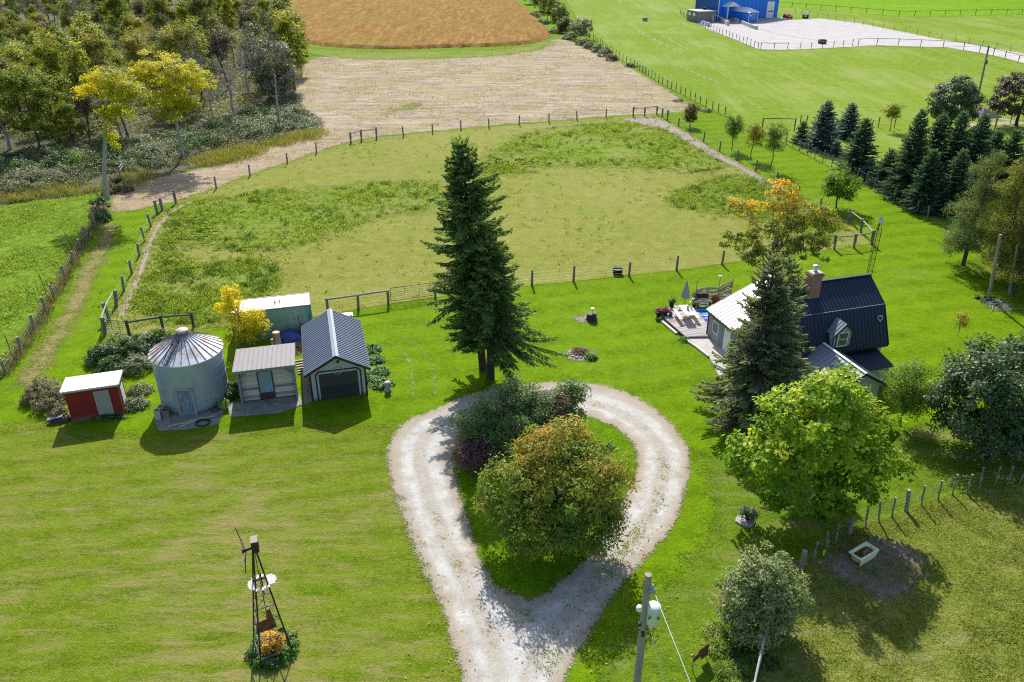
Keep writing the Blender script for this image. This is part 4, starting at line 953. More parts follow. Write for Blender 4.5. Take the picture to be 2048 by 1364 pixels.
back = [(353,407),(433,378),(500,352),(575,327),(633,306),(702,286),(723,281),(753,277),(807,273),(865,266),(922,259),(978,256),(1038,250),(1098,246),(1154,240),(1212,236),(1266,234),(1289,233),(1313,229),(1324,235),(1334,241),(1357,253),(1379,266),(1407,284),(1439,303),(1474,321),(1511,343),(1552,367),(1595,394),(1640,420),(1697,446),(1721,465),(1742,489),(1707,496),(1668,499),(1624,505),(1560,514),(1503,521),(1444,529),(1353,541),(1258,552),(1147,563),(1064,571),(968,583),(871,597)]
fence('paddock_fence', 'round post and wire fence along the back, right and front of the big paddock', gp(back), 1.5, .115, wires=(.35,.65,.95,1.25),
      rails=[(5,6,1.42),(6,7,1.42),(16,17,1.42),(17,18,1.42),(18,19,1.42),(19,20,1.42),(30,31,1.32),(31,32,1.32),(32,33,1.32),(33,34,1.32)], big=(5,6,7,16,17,18,19,20,30,31,32,33,34))
left = [(233,613),(248,583),(264,548),(279,513),(290,482),(302,454),(315,427),(325,420),(353,407)]
fence('paddock_fence', 'leaning posts along the sandy track on the left side of the paddock', gp([(210,668),(219,640)]+left), 1.45, .125, wires=(.35,.65,.95,1.25), rails=[(0,1,1.35),(1,2,1.35),(8,9,1.38),(9,10,1.38)], tilt=.05, big=(0,1,2,8,9,10))
fence('rail_fence', 'two bay dark log rail fence behind the grain bin', gp([(260,672),(327,661),(388,656)]), 1.35, .12, 'post_dark', rails=[(0,1,1.2),(1,2,1.2)], railr=.085, railmat='rail_dark')
fence('rail_fence', 'two bay log rail fence between the garage and the tube gate', gp([(656,627),(717,618),(777,609)]), 1.4, .12, wires=(.35,.65,.95), rails=[(0,1,1.28),(1,2,1.28)], railr=.085, railmat='rail')
past = [(-150,855),(-90,818),(-30,782),(13,747),(43,705),(69,660),(92,622),(109,594),(130,558),(145,528),(160,502),(174,478),(190,450),(205,424)]
fence('pasture_fence', 'old weathered post and wire fence in dry weeds beside the left pasture', gp(past), 1.3, .12, 'post_old', wires=(.4,.7,1.0), rails=[(2,3,1.1)], tilt=.07)
fence('steel_stake_fence', 'thin rusty steel stakes standing just inside the left pasture', gp([(23,706),(92,585),(146,498)]), 1.75, .03, 'post_dark', tilt=.12)
fence('broken_fence', 'short run of broken old posts and boards by the slender tree', gp([(247,345),(240,358),(231,373),(200,398)]), 1.6, .12, 'post_old', rails=[(0,1,1.2),(0,1,.8),(1,2,.9)], railr=.05, tilt=.13)
nb = along([(1150,66),(1186,80),(1230,112),(1262,131)], 3.4)
fence('field_fence', 'dark post fence dividing the stubble field from the green field', nb+along([(1268,134),(1315,164),(1405,211),(1455,234)], 2.5), 1.55, .075, 'post_dark', wires=(.4,.8,1.2), rails=[(len(nb)+1,len(nb)+2,1.4),(len(nb)+2,len(nb)+3,1.4),(len(nb)+9,len(nb)+10,1.4),(len(nb)+10,len(nb)+11,1.4)])
fence('garden_fence', 'wire mesh fence on round posts in front of the spruce row', along([(1558,281),(1589,297),(1633,320),(1683,345),(1735,374),(1786,403),(1827,423),(1868,446)], 2.15), 1.6, .075, 'post_old', wires=(.15,.4,.65,.9,1.15,1.4), wr=.009)
fence('garden_fence', 'dark post fence along the far side of the spruce garden', gp([(1600,250),(1612,252),(1670,259),(1742,262),(1756,255),(1788,256),(1838,262),(1935,250),(1960,246),(1975,250),(1990,251),(2020,247),(2060,247)]), 1.7, .08, 'post_dark', wires=(.5,1.0,1.4))
fence('gate_frame', 'tall two post rail frame left of the blue spruces', gp([(1524,262),(1588,263)]), 2.0, .10, 'post_dark', rails=[(0,1,1.95)], railr=.07, railmat='rail_dark')
yf = along([(1360,30),(1370,36),(1401,51),(1435,66),(1453,73),(1497,91),(1517,99)], 3.0); k = len(yf)
fence('yard_fence', 'dark post fence along the front of the gravel yard', yf+along([(1521,99),(1560,99.5),(1601,99),(1660,96),(1713,92)], 3.4), 1.75, .085, 'post_dark', wires=(.5,1.0,1.5), rails=[(k-2,k-1,1.6),(k-1,k,1.6),(k,k+1,1.6),(k+1,k+2,1.6)], railmat='rail_dark', railr=.06)
yr = along([(1716,92),(1755,91),(1802,92),(1848,94),(1892,96),(1935,101),(1974,109),(2033,125),(2090,140)], 5.4)
fence('rail_fence', 'long dark rail fence beside the curving gravel drive', yr, 1.9, .10, 'post_dark', rails=[(i,i+1,1.75) for i in range(len(yr)-1)], railmat='rail_dark', railr=.06)
fb = along([(1590,27),(1624,34),(1658,39),(1761,58),(1870,77),(1952,91),(2025,105),(2090,118)], 5.0)
fence('yard_fence', 'thin grey post fence behind the gravel yard', fb, 1.7, .08, 'post_old', wires=(.5,1.0,1.5), rails=[(2,3,1.6),(3,4,1.6),(len(fb)-5,len(fb)-4,1.6),(len(fb)-4,len(fb)-3,1.6),(len(fb)-3,len(fb)-2,1.6)], railr=.05)
ff = along([(1540,11),(1558,14),(1674,23),(1808,34),(1936,31),(2060,29)], 6.0)
fence('far_fence', 'dark rail fence along the bright field behind the yard', ff, 2.0, .10, 'post_dark', wires=(.5,1.0,1.5), rails=[(i,i+1,1.8) for i in range(len(ff)-1)], railmat='rail_dark', railr=.06)
low = [(2085,962),(2036,970),(2013,970),(1988,973),(1958,977),(1932,987),(1904,989),(1875,1000),(1842,1009),(1812,1022),(1783,1033),(1757,1044),(1730,1054),(1699,1068),(1670,1088),(1654,1102),(1625,1124),(1600,1143),(1578,1172),(1557,1208),(1540,1252),(1526,1292),(1514,1345),(1500,1410)]
fence('pasture_fence', 'split post and wire fence around the dry pasture with the bathtub', gp(low), 1.35, .07, 'post_old', wires=(.25,.5,.75,1.0,1.22), wr=.007, rails=[(19,20,1.25),(20,21,1.25),(21,22,1.25),(22,23,1.25)], railr=.055, railmat='rail', tilt=.05, big=(9,13,17), bigr=.12)
# gates
def gate(name, label, a, b, mat, h=1.15, bars=6, ups=4):
    a = Vector((*a, 0)); b = Vector((*b, 0)); d = b-a; L = d.length; t = thing(name, label, 'gate', a, math.atan2(d.y, d.x)); mb = MB(); z0 = .18
    mb.tube([(.05,0,z0+.06),(.09,0,z0),(L-.12,0,z0),(L-.05,0,z0+.06),(L-.05,0,h+z0-.06),(L-.1,0,h+z0),(.1,0,h+z0),(.05,0,h+z0-.06),(.05,0,z0+.06)], .028, 6, False); mb.build('frame', mat, t)
    for i in range(1, bars):
        mb = MB(); z = z0+h*i/bars; mb.tube([(.05,0,z),(L-.05,0,z)], .02, 5); mb.build('bar', mat, t)
    for i in range(1, ups):
        mb = MB(); x = L*i/ups; mb.bar((x,-.02,z0),(x,-.02,z0+h),.04,.015); mb.build('brace', mat, t)
    return t
g1 = gp([(781,606),(868,594)]); gate('tube_gate', 'dark tube farm gate beside the twin spruces', *g1, M['black_metal'], 1.2, 6, 3)
g2 = gp([(213,669),(258,673)]); gate('tube_gate', 'green tube gate at the paddock corner by the grain bin', *g2, plain('green_gate_paint', (.03,.11,.09), .5), 1.15, 6, 3)
g3 = gp([(1281,140),(1293,149)]); gate('tube_gate', 'small pale green gate in the long field fence', *g3, plain('pale_gate_paint', (.10,.28,.13), .5), 1.2, 6, 2)
# ------------------------------------------------------------------ yard things
p = G(1235, 548); s = thing('water_trough', 'black oval stock tank of water inside the paddock fence', 'trough', p, R(4)); mb = MB()
def oval(rx, ry, z, n=28): return [(rx*math.copysign(abs(math.cos(2*math.pi*k/n))**.7, math.cos(2*math.pi*k/n)), ry*math.copysign(abs(math.sin(2*math.pi*k/n))**.7, math.sin(2*math.pi*k/n)), z) for k in range(n)]
def loft(mb, rings, cap0=True, cap1=True, sm=True):
    n = len(rings[0]); vs = [v for r_ in rings for v in r_]; fs = []
    for i in range(len(rings)-1):
        for k in range(n): a = i*n+k; b = i*n+(k+1) % n; fs.append((a, b, b+n, a+n))
    mb.add(vs, fs, sm)
    if cap0: mb.add(rings[0], [tuple(reversed(range(n)))])
    if cap1: mb.add(rings[-1], [tuple(range(n))])
loft(mb, [oval(.40,.27,0), oval(.46,.32,.45), oval(.50,.36,.47), oval(.50,.36,.53), oval(.44,.30,.53), oval(.38,.25,.1)])
for z in (.15,.3): loft(mb, [oval(.435,.30,z-.02), oval(.455,.315,z), oval(.44,.305,z+.02)], False, False)
mb.build('tank', M['black_plastic'], s); mb = MB(); mb.add(oval(.43,.29,.44), [tuple(range(28))]); mb.build('water', M['water'], s)
p = G(1183, 640); s = thing('tree_stump', 'cut dark tree stump on the lawn', 'stump', p, .4); mb = MB(); rr = random.Random(2); n = 14; rings = []
jit = [rr.uniform(.85,1.12) for _ in range(n)]
for z, k in ((0,1.35),(.1,1.1),(.35,1.0),(.62,.95)): rings.append([(.40*k*jit[i]*math.cos(2*math.pi*i/n), .40*k*jit[i]*math.sin(2*math.pi*i/n), z+(rr.uniform(-.05,.05) if z > .5 else 0)) for i in range(n)])
loft(mb, rings, True, False); mb.build('bark', M['bark_dark'], s); mb = MB(); mb.add(rings[-1], [tuple(range(n))]); mb.build('cut_face', plain('weathered_cut_wood', (.17,.155,.14), .9, .4, 8), s)
s = thing('bird_feeder', 'small white dish on a short stem on the tree stump', 'bird feeder', p+Vector((.05,.12,.6))); mb = MB(); mb.tube([(0,0,-.05),(0,0,.38)], .02, 5); mb.build('stem', M['iron_grey'], s); mb = MB(); mb.lathe((0,0,.36), [(.05,0),(.16,.03),(.15,.05),(.03,.03)], 14); mb.build('dish', M['white_paint'], s)
def soil_patch(px, r, ry, z=.03, label=None, name='soil', mat=None):
    p = G(*px); pl = [(p.x+r*math.cos(a)*(1+.12*math.sin(3*a)), p.y+ry*math.sin(a)*(1+.1*math.cos(2*a))) for a in [2*math.pi*k/24 for k in range(24)]]
    region(name, pl, z, .15, mat or M_chips, .4)
soil_patch((1172,638), .95, .6); soil_patch((1160,710), 1.15, .95)
def sticks(name, label, cat, p, n, R_, zmax, mat, seed, L=.8, th=.02, kind=None):
    rr = random.Random(seed); mb = MB()
    for _ in range(n):
        a = rr.random()*6.28; q = R_*rr.random()**.6; z = zmax*(1-q/R_)*rr.random()+.03; b = rr.random()*6.28; l = L*rr.uniform(.4,1.1)
        c = Vector((q*math.cos(a), q*math.sin(a), z)); d = Vector((math.cos(b)*l/2, math.sin(b)*l/2, rr.uniform(-.15,.25)*l))
        mb.tube([c-d, c+Vector((rr.uniform(-.05,.05),rr.uniform(-.05,.05),.05)), c+d], th*rr.uniform(.5,1.3), 4)
    o = mb.build(name, mat); o.location = p; return tag(o, label, cat, kind=kind)
sticks('brush_pile', 'heap of dead brown stems in the round lawn bed', 'brush pile', G(1160,705), 170, .62, .45, wood('dead_stems', (.10,.065,.045), (.28,.20,.14), stretch=(1,1,1)), 4, .7, .016)
rr = random.Random(9)
for k in range(15):
    a = rr.uniform(2.6, 5.6); mb = MB(); q = rr.uniform(.7,1.0); s_ = rr.uniform(.07,.14)
    mb.lathe((0,0,0), [(s_*.6,-.02),(s_,.04),(s_*.85,.10),(s_*.3,.14)], 7); o = mb.build('stone', M['stone']); o.location = G(1160,708)+Vector((q*math.cos(a), q*.8*math.sin(a), 0)); o.rotation_euler = (0,0,rr.random()*6); o.scale = (1.3,1,.9)
    tag(o, 'grey stone edging the round bed of dead stems on the lawn', 'stone', 'stones edging the round bed')
m_leafy = leafmat('bright_low_leaves', [(0,(.03,.09,.012)),(.5,(.08,.20,.025)),(1,(.22,.34,.07))], .3, .4)
def lowplant(name, label, cat, p, seed, R_, h, leaf, n=60, per=26, L=.14, asp=.6, rc=.14, kind=None, group=None, hue=None):
    rng = np.random.default_rng(seed); a = rng.random(n)*6.28; q = R_*np.sqrt(rng.random(n)); cen = np.stack([q*np.cos(a), q*np.sin(a), h*(.25+.75*rng.random(n))*(1.05-(q/R_)**2*.7)], 1)
    nr = unit(np.stack([np.cos(a)*q/R_, np.sin(a)*q/R_, np.full(n, .8)], 1))
    V, F, hh, rn = cloud(rng, cen, nr, rng.random(n) if hue is None else hue(cen, rng), per, rc, L, asp, .7)
    V[:, 2] = np.maximum(V[:, 2], .01)
    o = link(name, np_mesh(name, V, F, leaf, {'hue': hh, 'rnd': rn})); o.location = p; return tag(o, label, cat, group, kind)
lowplant('hosta_clump', 'bright green leafy clump at the right of the round lawn bed', 'plant', G(1180,716), 5, .42, .35, m_leafy, 40, 20, .16)
# planter pots and clutter by the grain bin
def tile(name, label, p, w, h, yaw, mat):
    s = thing(name, label, 'flue tile', p, yaw, 'clay flue tiles by the grain bin'); mb = MB(); t_ = .035
    for x, y, a, b in ((0,-w/2+t_/2,w,t_),(0,w/2-t_/2,w,t_),(-w/2+t_/2,0,t_,w-2*t_),(w/2-t_/2,0,t_,w-2*t_)): mb.box((x,y,h/2),(a,b,h))
    mb.build('shell', mat, s); mb = MB(); mb.box((0,0,h-.14),(w-2*t_-.002,w-2*t_-.002,.05)); mb.build('soil', M['dirt'], s)
tile('flue_tile', 'tall grey square flue tile planter at the front left of the grain bin', G(318,838), .36, .72, R(12), M['concrete'])
tile('flue_tile', 'brown square flue tile planter beside the grain bin wall', G(334,835), .40, .62, R(14), plain('brown_clay_tile', (.22,.16,.125), .8, .25))
tile('flue_tile', 'grey flue tile planter tucked behind the other two', G(325,828), .36, .62, R(5), M['concrete'])
for i, (a, b) in enumerate((((337,853),(408,836)), ((348,850),(410,834.5)), ((358,853),(425,832)), ((362,848),(430,832)))):
    mb = MB(); q, w_ = G(*a, .09+.03*(i % 2)), G(*b, .09+.03*(i % 2)); mb.bar(q, w_, .13, .04); tag(mb.build('plank', wood('pale_plank', (.34,.27,.22), (.52,.43,.36), stretch=(1,1,1))), 'loose pale timber plank lying on the concrete by the grain bin', 'plank', 'planks in front of the grain bin')
mb = MB()
for k in range(3): mb.tube([(.42*math.cos(2*math.pi*i/24)*(1+.05*k), .36*math.sin(2*math.pi*i/24)*(1+.05*k), .03+.035*k) for i in range(25)], .025, 5, False)
o = mb.build('coiled_hose', M['black_plastic']); o.location = G(406,847,.05); tag(o, 'coil of black hose on the concrete in front of the grain bin', 'hose')
mb = MB(); mb.lathe((0,0,0), [(.20,0),(.25,.10),(.22,.12),(.12,.08)], 16); o = mb.build('basin', M['galv']); o.location = G(430,822,.05); tag(o, 'shallow pale metal basin at the foot of the grain bin', 'basin')
def pot(name, label, p, r, h, mat, leaf=None, seed=1, lh=.4, lr=None, cat='planter', n=22, L=.12, group=None, per=18):
    s = thing(name, label, cat, p, 0, group); mb = MB(); mb.lathe((0,0,0), [(r*.75,0),(r,h*.9),(r*1.08,h*.92),(r*1.08,h),(r*.9,h),(r*.88,h-.05)], 16); mb.build('pot', mat, s)
    if leaf is not None: o = lowplant('foliage', None, None, (0,0,h-.05), seed, lr or r*1.1, lh, leaf, n, per, L); o.parent = s
    return s
pot('barrel_planter', 'half barrel with green plants between grain bin and board shed', G(449,818), .30, .36, M['log'], m_leafy, 3, .45)
m_dim = leafmat('dark_garden_leaves', [(0,(.018,.05,.012)),(.5,(.045,.10,.025)),(1,(.12,.17,.05))], .25, .45)
pot('flower_pot', 'terracotta pot behind the barrel planter beside the bin', G(456,800), .2, .3, plain('terracotta', (.35,.20,.13), .8), m_dim, 4, .5)
lowplant('weed_clump', 'leafy garden weeds between the grain bin and board shed', 'weeds', G(463,788), 7, .8, 1.0, m_dim, 60, 30, .15)
m_weed = leafmat('dry_weed_leaves', [(0,(.035,.05,.018)),(.3,(.085,.085,.035)),(.6,(.17,.135,.075)),(1,(.30,.25,.17))], .2, .6)
m_silver = leafmat('silver_green_weed_leaves', [(0,(.035,.065,.025)),(.45,(.09,.12,.055)),(.8,(.19,.21,.14)),(1,(.33,.34,.27))], .25, .5)
for i, (x, y, r_, h) in enumerate(((205,722,1.1,1.3),(235,708,1.4,1.7),(262,715,1.2,1.5),(290,700,1.2,1.4),(225,740,1.0,1.0),(275,738,1.3,1.1),(320,688,1.0,1.2))):
    lowplant('weed_clump', 'tall weed clump in the overgrown corner left of the grain bin', 'weeds', G(x,y), 20+i, r_, h, m_silver if i % 2 else m_dim, 70, 34, .17, .5, .22, group='weeds behind the red shed')
for i, (x, y, r_, h) in enumerate(((75,800,1.0,1.1),(98,815,1.0,1.3),(92,785,1.1,1.2),(113,800,.9,1.3),(120,835,.6,.7))):
    lowplant('weed_clump', 'dry brown weed clump at the left wall of the red shed', 'weeds', G(x,y), 40+i, r_, h, m_weed, 70, 34, .13, .45, .2, group='brown weeds left of the red shed')
for i, (x, y) in enumerate(((275,812),(280,785),(262,815))): lowplant('weed_clump', 'low weed clump between the red shed and the grain bin', 'weeds', G(x,y), 50+i, .8, .6, m_silver, 50, 26, .13, .5, .2, group='weeds between red shed and bin')
lowplant('low_plants', 'dark low plants along the front of the red shed', 'plant', G(205,836), 55, .5, .3, m_dim, 30, 24, .14).scale = (2.6,.7,1)
for i, (x, y) in enumerate(((748,722),(757,745),(765,770),(750,765),(742,700))): lowplant('vine_clump', 'sprawling bright vine leaves along the right wall of the garage', 'plant', G(x,y), 60+i, .7, .28, leafmat('vine_leaves', [(0,(.03,.09,.02)),(.5,(.08,.18,.05)),(1,(.26,.34,.17))], .25, .4) if i == 0 else bpy.data.materials['vine_leaves'], 50, 26, .17, .8, .16, group='vines beside the garage')
p = G(776, 782); s = thing('stone_pedestal', 'small round stone pedestal right of the garage', 'pedestal', p); mb = MB(); mb.lathe((0,0,0), [(.24,0),(.25,.12),(.19,.16),(.19,.5),(.25,.54),(.25,.62),(.2,.66)], 14); mb.build('column', M['stone'], s); mb = MB(); mb.lathe((0,0,.64), [(.22,0),(.2,.09),(.02,.1)], 12); mb.build('cap', M['concrete'], s)
# clutter behind the sheds
def blob(name, label, cat, p, d, mat, seed, n=16, sag=.12, group=None):
    rng = np.random.default_rng(seed); mb = MB(); rings = []
    for j, (z, k) in enumerate(((0,1.05),(.25,1.0),(.6,.93),(.88,.7),(1.0,.25))):
        rings.append([(d[0]*k*(1+rng.normal()*sag*.6)*math.copysign(abs(math.cos(2*math.pi*i/n))**.7, math.cos(2*math.pi*i/n)), d[1]*k*(1+rng.normal()*sag*.6)*math.copysign(abs(math.sin(2*math.pi*i/n))**.7, math.sin(2*math.pi*i/n)), d[2]*z*(1+rng.normal()*sag*.5)) for i in range(n)])
    loft(mb, rings, True, True, False); o = mb.build(name, mat); o.location = p; o.rotation_euler = (0,0,R(15)); return tag(o, label, cat, group)
blob('tarp_heap', 'heap under a crumpled bright blue tarp by the container', 'tarp', G(580,683), (.95,.6,.85), M['tarp'], 4)
blob('dark_tarp_heap', 'low heap under a dark navy cover at the container foot', 'tarp', G(545,672), (1.2,.4,.7), plain('navy_cover', (.018,.028,.05), .6, .3), 5)
s = thing('upright_log', 'thick sawn log standing upright behind the board shed', 'log', G(557,700)); mb = MB(); mb.tube([(0,0,0),(.02,0,.7),(0,0,1.5)], [.34,.30,.29], 14); mb.build('bark', M['log'], s); mb = MB(); mb.lathe((0,0,1.5), [(.28,0),(.28,.015),(.02,.02)], 14); mb.build('sawn_top', M['logtop'], s)
s = thing('upright_log', 'thin split log leaning against the thick upright log', 'log', G(549,703)); mb = MB(); mb.tube([(-.02,0,0),(-.05,0,1.05)], [.16,.12], 9); mb.build('bark', M['log'], s); mb = MB(); mb.lathe((-.05,0,1.05), [(.11,0),(.11,.012),(.01,.015)], 9); mb.build('sawn_top', M['logtop'], s)
mb = MB(); q = G(523,697); mb.bar(q+Vector((-.2,0,.9)), q+Vector((.55,-.7,1.9)), .22, .05); tag(mb.build('leaning_board', M['post_old']), 'board leaning behind the board shed roof', 'board')
sticks('debris_heap', 'heap of reddish bark and twigs between shed and garage', 'debris', G(583,702), 150, 1.0, .35, wood('reddish_twigs', (.16,.075,.04), (.36,.20,.12), stretch=(1,1,1)), 8, .6, .025, kind='stuff')
for k in range(6):
    mb = MB(); q = G(606+k*1.2, 722+k*5); mb.bar(q+Vector((-.55,-.1,.06)), q+Vector((.5,.18,.08)), .13, .05); tag(mb.build('plank', wood('grey_plank', (.26,.22,.18), (.46,.40,.33), stretch=(1,1,1)) if k == 0 else bpy.data.materials['grey_plank']), 'short board in the gap between board shed and garage', 'plank', 'boards between the sheds')
blob('scrap_heap', 'small dark heap with a lavender board left of the red shed', 'scrap', G(122,842), (.55,.3,.3), plain('dark_scrap', (.05,.045,.055), .8, .4), 15)
mb = MB(); q = G(112,846); mb.bar(q+Vector((-.5,0,.28)), q+Vector((.4,.25,.42)), .3, .04); tag(mb.build('lavender_board', plain('lavender_board', (.24,.22,.33), .7)), 'lavender coloured board on the scrap heap by the red shed', 'board')
p = G(733,632); s = thing('silver_box', 'pale metal box on wheels half hidden behind the garage roof', 'trailer', GY(694,640,p.y-1.2)*1, R(15)); s.location.z = 0; mb = MB(); mb.box((0,0,.5),(1.0,.6,.4)); mb.box((0,0,.72),(.9,.55,.06)); mb.build('body', M['galv'], s)
for x in (-.35,.35):
    mb = MB(); mb.lathe((0,0,0), [(.2,-.05),(.2,.05)], 12); o = mb.build('wheel', M['tyre'], s); o.location = (x,-.34,.2); o.rotation_euler = (R(90),0,0)
# ------------------------------------------------------------------ deck
dk = [(1318,627),(1371,673),(1440,672),(1440,611),(1386,612),(1345,611)]
pts = [G(x,y,.28) for x, y in dk]; dc = sum(pts, Vector())/6
s = thing('wooden_deck', 'weathered wooden deck at the end of the white roofed wing', 'deck', (dc.x, dc.y, 0), HY); iv = Matrix.Rotation(-HY, 3, 'Z')
mb = MB(); mb.prism([tuple((iv@(p-dc))[:2]) for p in pts], .04, .28); mb.build('boards', M['deck'], s)
mb = MB(); q = [iv@(p-dc) for p in pts]; mb.bar(Vector((*q[0][:2],.16)), Vector((*q[1][:2],.16)), .06, .26); mb.build('edge_board', M['post_dark'], s)
mb = MB(); mb.prism(gp([(1371,676),(1440,675),(1470,705),(1440,760),(1416,712)])[::-1], -.05, .14); tag(mb.build('stone_patio', None or plain('pale_flagstone', (.43,.41,.38), .9, .2, 2.2, bump=.4)), kind='structure')
for i, (a, b) in enumerate((((1322,641),(1353,667)), ((1326,636),(1349,655)), ((1368,677),(1392,693)), ((1392,693),(1418,713)))):
    mb = MB(); mb.bar(G(*a,.08), G(*b,.08), .2, .16); tag(mb.build('edging_timber', wood('pale_timber_%d' % i, (.42,.39,.33), (.62,.58,.50), stretch=(1,1,1))), 'pale squared timber edging the lawn beside the deck', 'timber', 'timbers edging the deck')
mb = MB(); a = [G(1391,616,.29),(G(1424,612,.29)),G(1432,645,.29),G(1412,645,.29)]
t = NT('striped_rug'); sep = t.n('SeparateXYZ', {0: t.obj()}); f = t.math('FRACT', t.math('MULTIPLY', sep.outputs[1], .42)); c = t.ramp(f, [(0,(.04,.33,.42)),(.2,(.02,.06,.33)),(.38,(.10,.40,.48)),(.5,(.05,.04,.28)),(.68,(.24,.18,.52)),(.86,(.05,.04,.30)),(.95,(.60,.62,.70))], 'CONSTANT')
M['rug'] = t.done(t.bsdf(c, .95)); mb.prism([tuple(p[:2]) for p in a][::-1], .285, .30); tag(mb.build('outdoor_rug', M['rug']), 'purple and turquoise striped rug on the deck', 'rug')
# picnic table
a, b = G(1366,610,1.0), G(1381,632,1.0); p = (a+b)/2; d = b-a; yaw = math.atan2(d.y, d.x); p.z = .28
s = thing('picnic_table', 'pale topped cedar picnic table with attached benches on the deck', 'table', p, yaw); L = 2.0
for nm, y, z, n_ in (('tabletop', 0, .74, 5), ('bench_seat', -.72, .44, 2), ('bench_seat', .72, .44, 2)):
    mb = MB()
    for k in range(n_): mb.box((0, y+(k-(n_-1)/2)*.152, z),(L,.145,.04))
    mb.build(nm, M['bench_top'], s)
for x in (-.72,.72):
    mb = MB()
    for sg in (-1, 1): mb.bar((x,sg*.62,0),(x,sg*.28,.72),.09,.04)
    mb.bar((x+.04,-.85,.40),(x+.04,.85,.40),.04,.12); mb.bar((x+.04,-.36,.70),(x+.04,.36,.70),.04,.09); mb.build('leg_frame', M['cedar'], s)
pot('table_pot', 'grey pot standing on the picnic table', Vector((p.x+.1,p.y+.1,.28+.765)), .11, .26, M['concrete'], None, cat='pot')
p = G(1369,612,.28); s = thing('patio_umbrella', 'closed grey patio umbrella beside the picnic table', 'umbrella', p); mb = MB(); mb.tube([(0,0,0),(0,0,2.3)], .025, 6); mb.build('pole', M['iron'], s)
mb = MB(); rings = []
for z, r_ in ((.78,.30),(.95,.29),(1.4,.21),(1.9,.11),(2.25,.04),(2.36,.015)): rings.append([(r_*(1+.22*(i % 2))*math.cos(2*math.pi*i/16), r_*(1+.22*(i % 2))*math.sin(2*math.pi*i/16), z+(.05*(i % 2) if z < .9 else 0)) for i in range(16)])
loft(mb, rings, False, True, False); mb.build('canopy', M['umbrella'], s)
# wattle screen with posts
a, b, c = G(1388,613,.1), G(1433,609,.1), G(1458,592,.1); b2 = b+Vector((1.5,1.3,0))
s = thing('wattle_screen', 'woven stick screen standing round the back of the deck', 'screen', a)
rr = random.Random(6)
for nm, p0, p1, hgt_ in (('panel', a, b, 1.55), ('panel', b, b2, 1.55)):
    mb = MB(); k = 22
    for i in range(k):
        z = .1+hgt_*i/k; bow = .12*math.sin(math.pi*.5) if i == k-1 else 0
        pts_ = [p0-a+(p1-p0)*t_+Vector((rr.uniform(-.03,.03), rr.uniform(-.05,.05), z+rr.uniform(-.025,.025)+.13*math.sin(math.pi*t_)*(i/k))) for t_ in (0,.25,.5,.75,1)]
        mb.tube(pts_, rr.uniform(.028,.042), 5)
    mb.build(nm, M['wattle'], s)
for p0, h in ((a,2.45),(b,2.6),((a+b)/2,1.6),(b2,1.9)):
    mb = MB(); mb.tube([p0-a, p0-a+Vector((.03,0,h))], .04, 6); mb.build('post', M['rail'], s)
mb = MB(); mb.box(b-a+Vector((0,0,2.62)),(.3,.12,.08)); mb.build('post_top', M['white_paint'], s)
p = G(1407,612,.28); s = thing('deck_bench', 'pale wooden bench in front of the wattle screen', 'bench', p, R(8)); mb = MB(); mb.box((0,0,.45),(1.3,.42,.05)); mb.build('seat', M['bench_top'], s)
mb = MB(); mb.box((-.05,.2,.82),(.95,.05,.42)); mb.build('backrest', M['black_plastic'], s)
for x in (-.55,.55):
    mb = MB(); mb.box((x,0,.21),(.06,.36,.43)); mb.build('leg', M['black_metal'], s)
m_flow = leafmat('pink_flowers', [(0,(.05,.14,.02)),(.38,(.09,.18,.03)),(.42,(.34,.02,.09)),(.65,(.42,.05,.20)),(.82,(.48,.16,.09)),(1,(.50,.28,.20))], .16, .6, tcol=(1.1,.9,.9), gain=1.0)
m_redf = leafmat('red_flowers', [(0,(.05,.12,.02)),(.4,(.08,.16,.03)),(.46,(.62,.02,.03)),(1,(.75,.08,.06))], .25, .6, tcol=(1.1,.8,.8))
pot('flower_tub', 'dark tub overflowing with pink flowers at the deck corner', G(1319,634), .34, .45, M['black_plastic'], m_flow, 11, .40, .45, n=36, L=.12, per=24)
pot('flower_pot', 'pot of magenta flowers next to the pink tub on the deck', G(1331,629,.28), .2, .3, M['dark_brown'], m_flow, 12, .4, .35, n=26)
pot('blue_pot', 'small bright blue pot on the deck by the picnic bench', G(1341,632,.28), .17, .3, M['blue_pot'], None)
pot('dark_planter', 'black planter at the far left corner of the deck', G(1343,613,.28), .24, .5, M['black_plastic'], m_dim, 13, .3)
pot('flower_pot', 'pot of red flowers on the deck beside the wattle screen', G(1428,606,.28), .2, .35, M['dark_brown'], m_redf, 14, .4, .4, n=30)
pot('flower_pot', 'pot of white flowers left of the deck bench', G(1388,613,.28), .18, .35, M['black_plastic'], leafmat('white_flowers', [(0,(.05,.12,.03)),(.45,(.08,.16,.04)),(.5,(.7,.7,.66)),(1,(.8,.8,.78))], .2), 15, .4, .35, n=26)
lowplant('hanging_basket', 'dark purple flower basket hung on the left post of the screen', 'hanging basket', a+Vector((.02,-.15,1.0)), 71, .25, .3, leafmat('purple_flowers', [(0,(.02,.03,.015)),(.5,(.05,.015,.06)),(1,(.13,.03,.17))], .2), 22, 22, .1)
lowplant('low_plants', 'green plants at the left foot of the deck', 'plant', G(1322,641), 72, .3, .3, m_leafy, 20, 20, .13)
lowplant('low_plants', 'green plants by the stone patio edge', 'plant', G(1366,681), 73, .4, .25, m_leafy, 26, 20, .13)
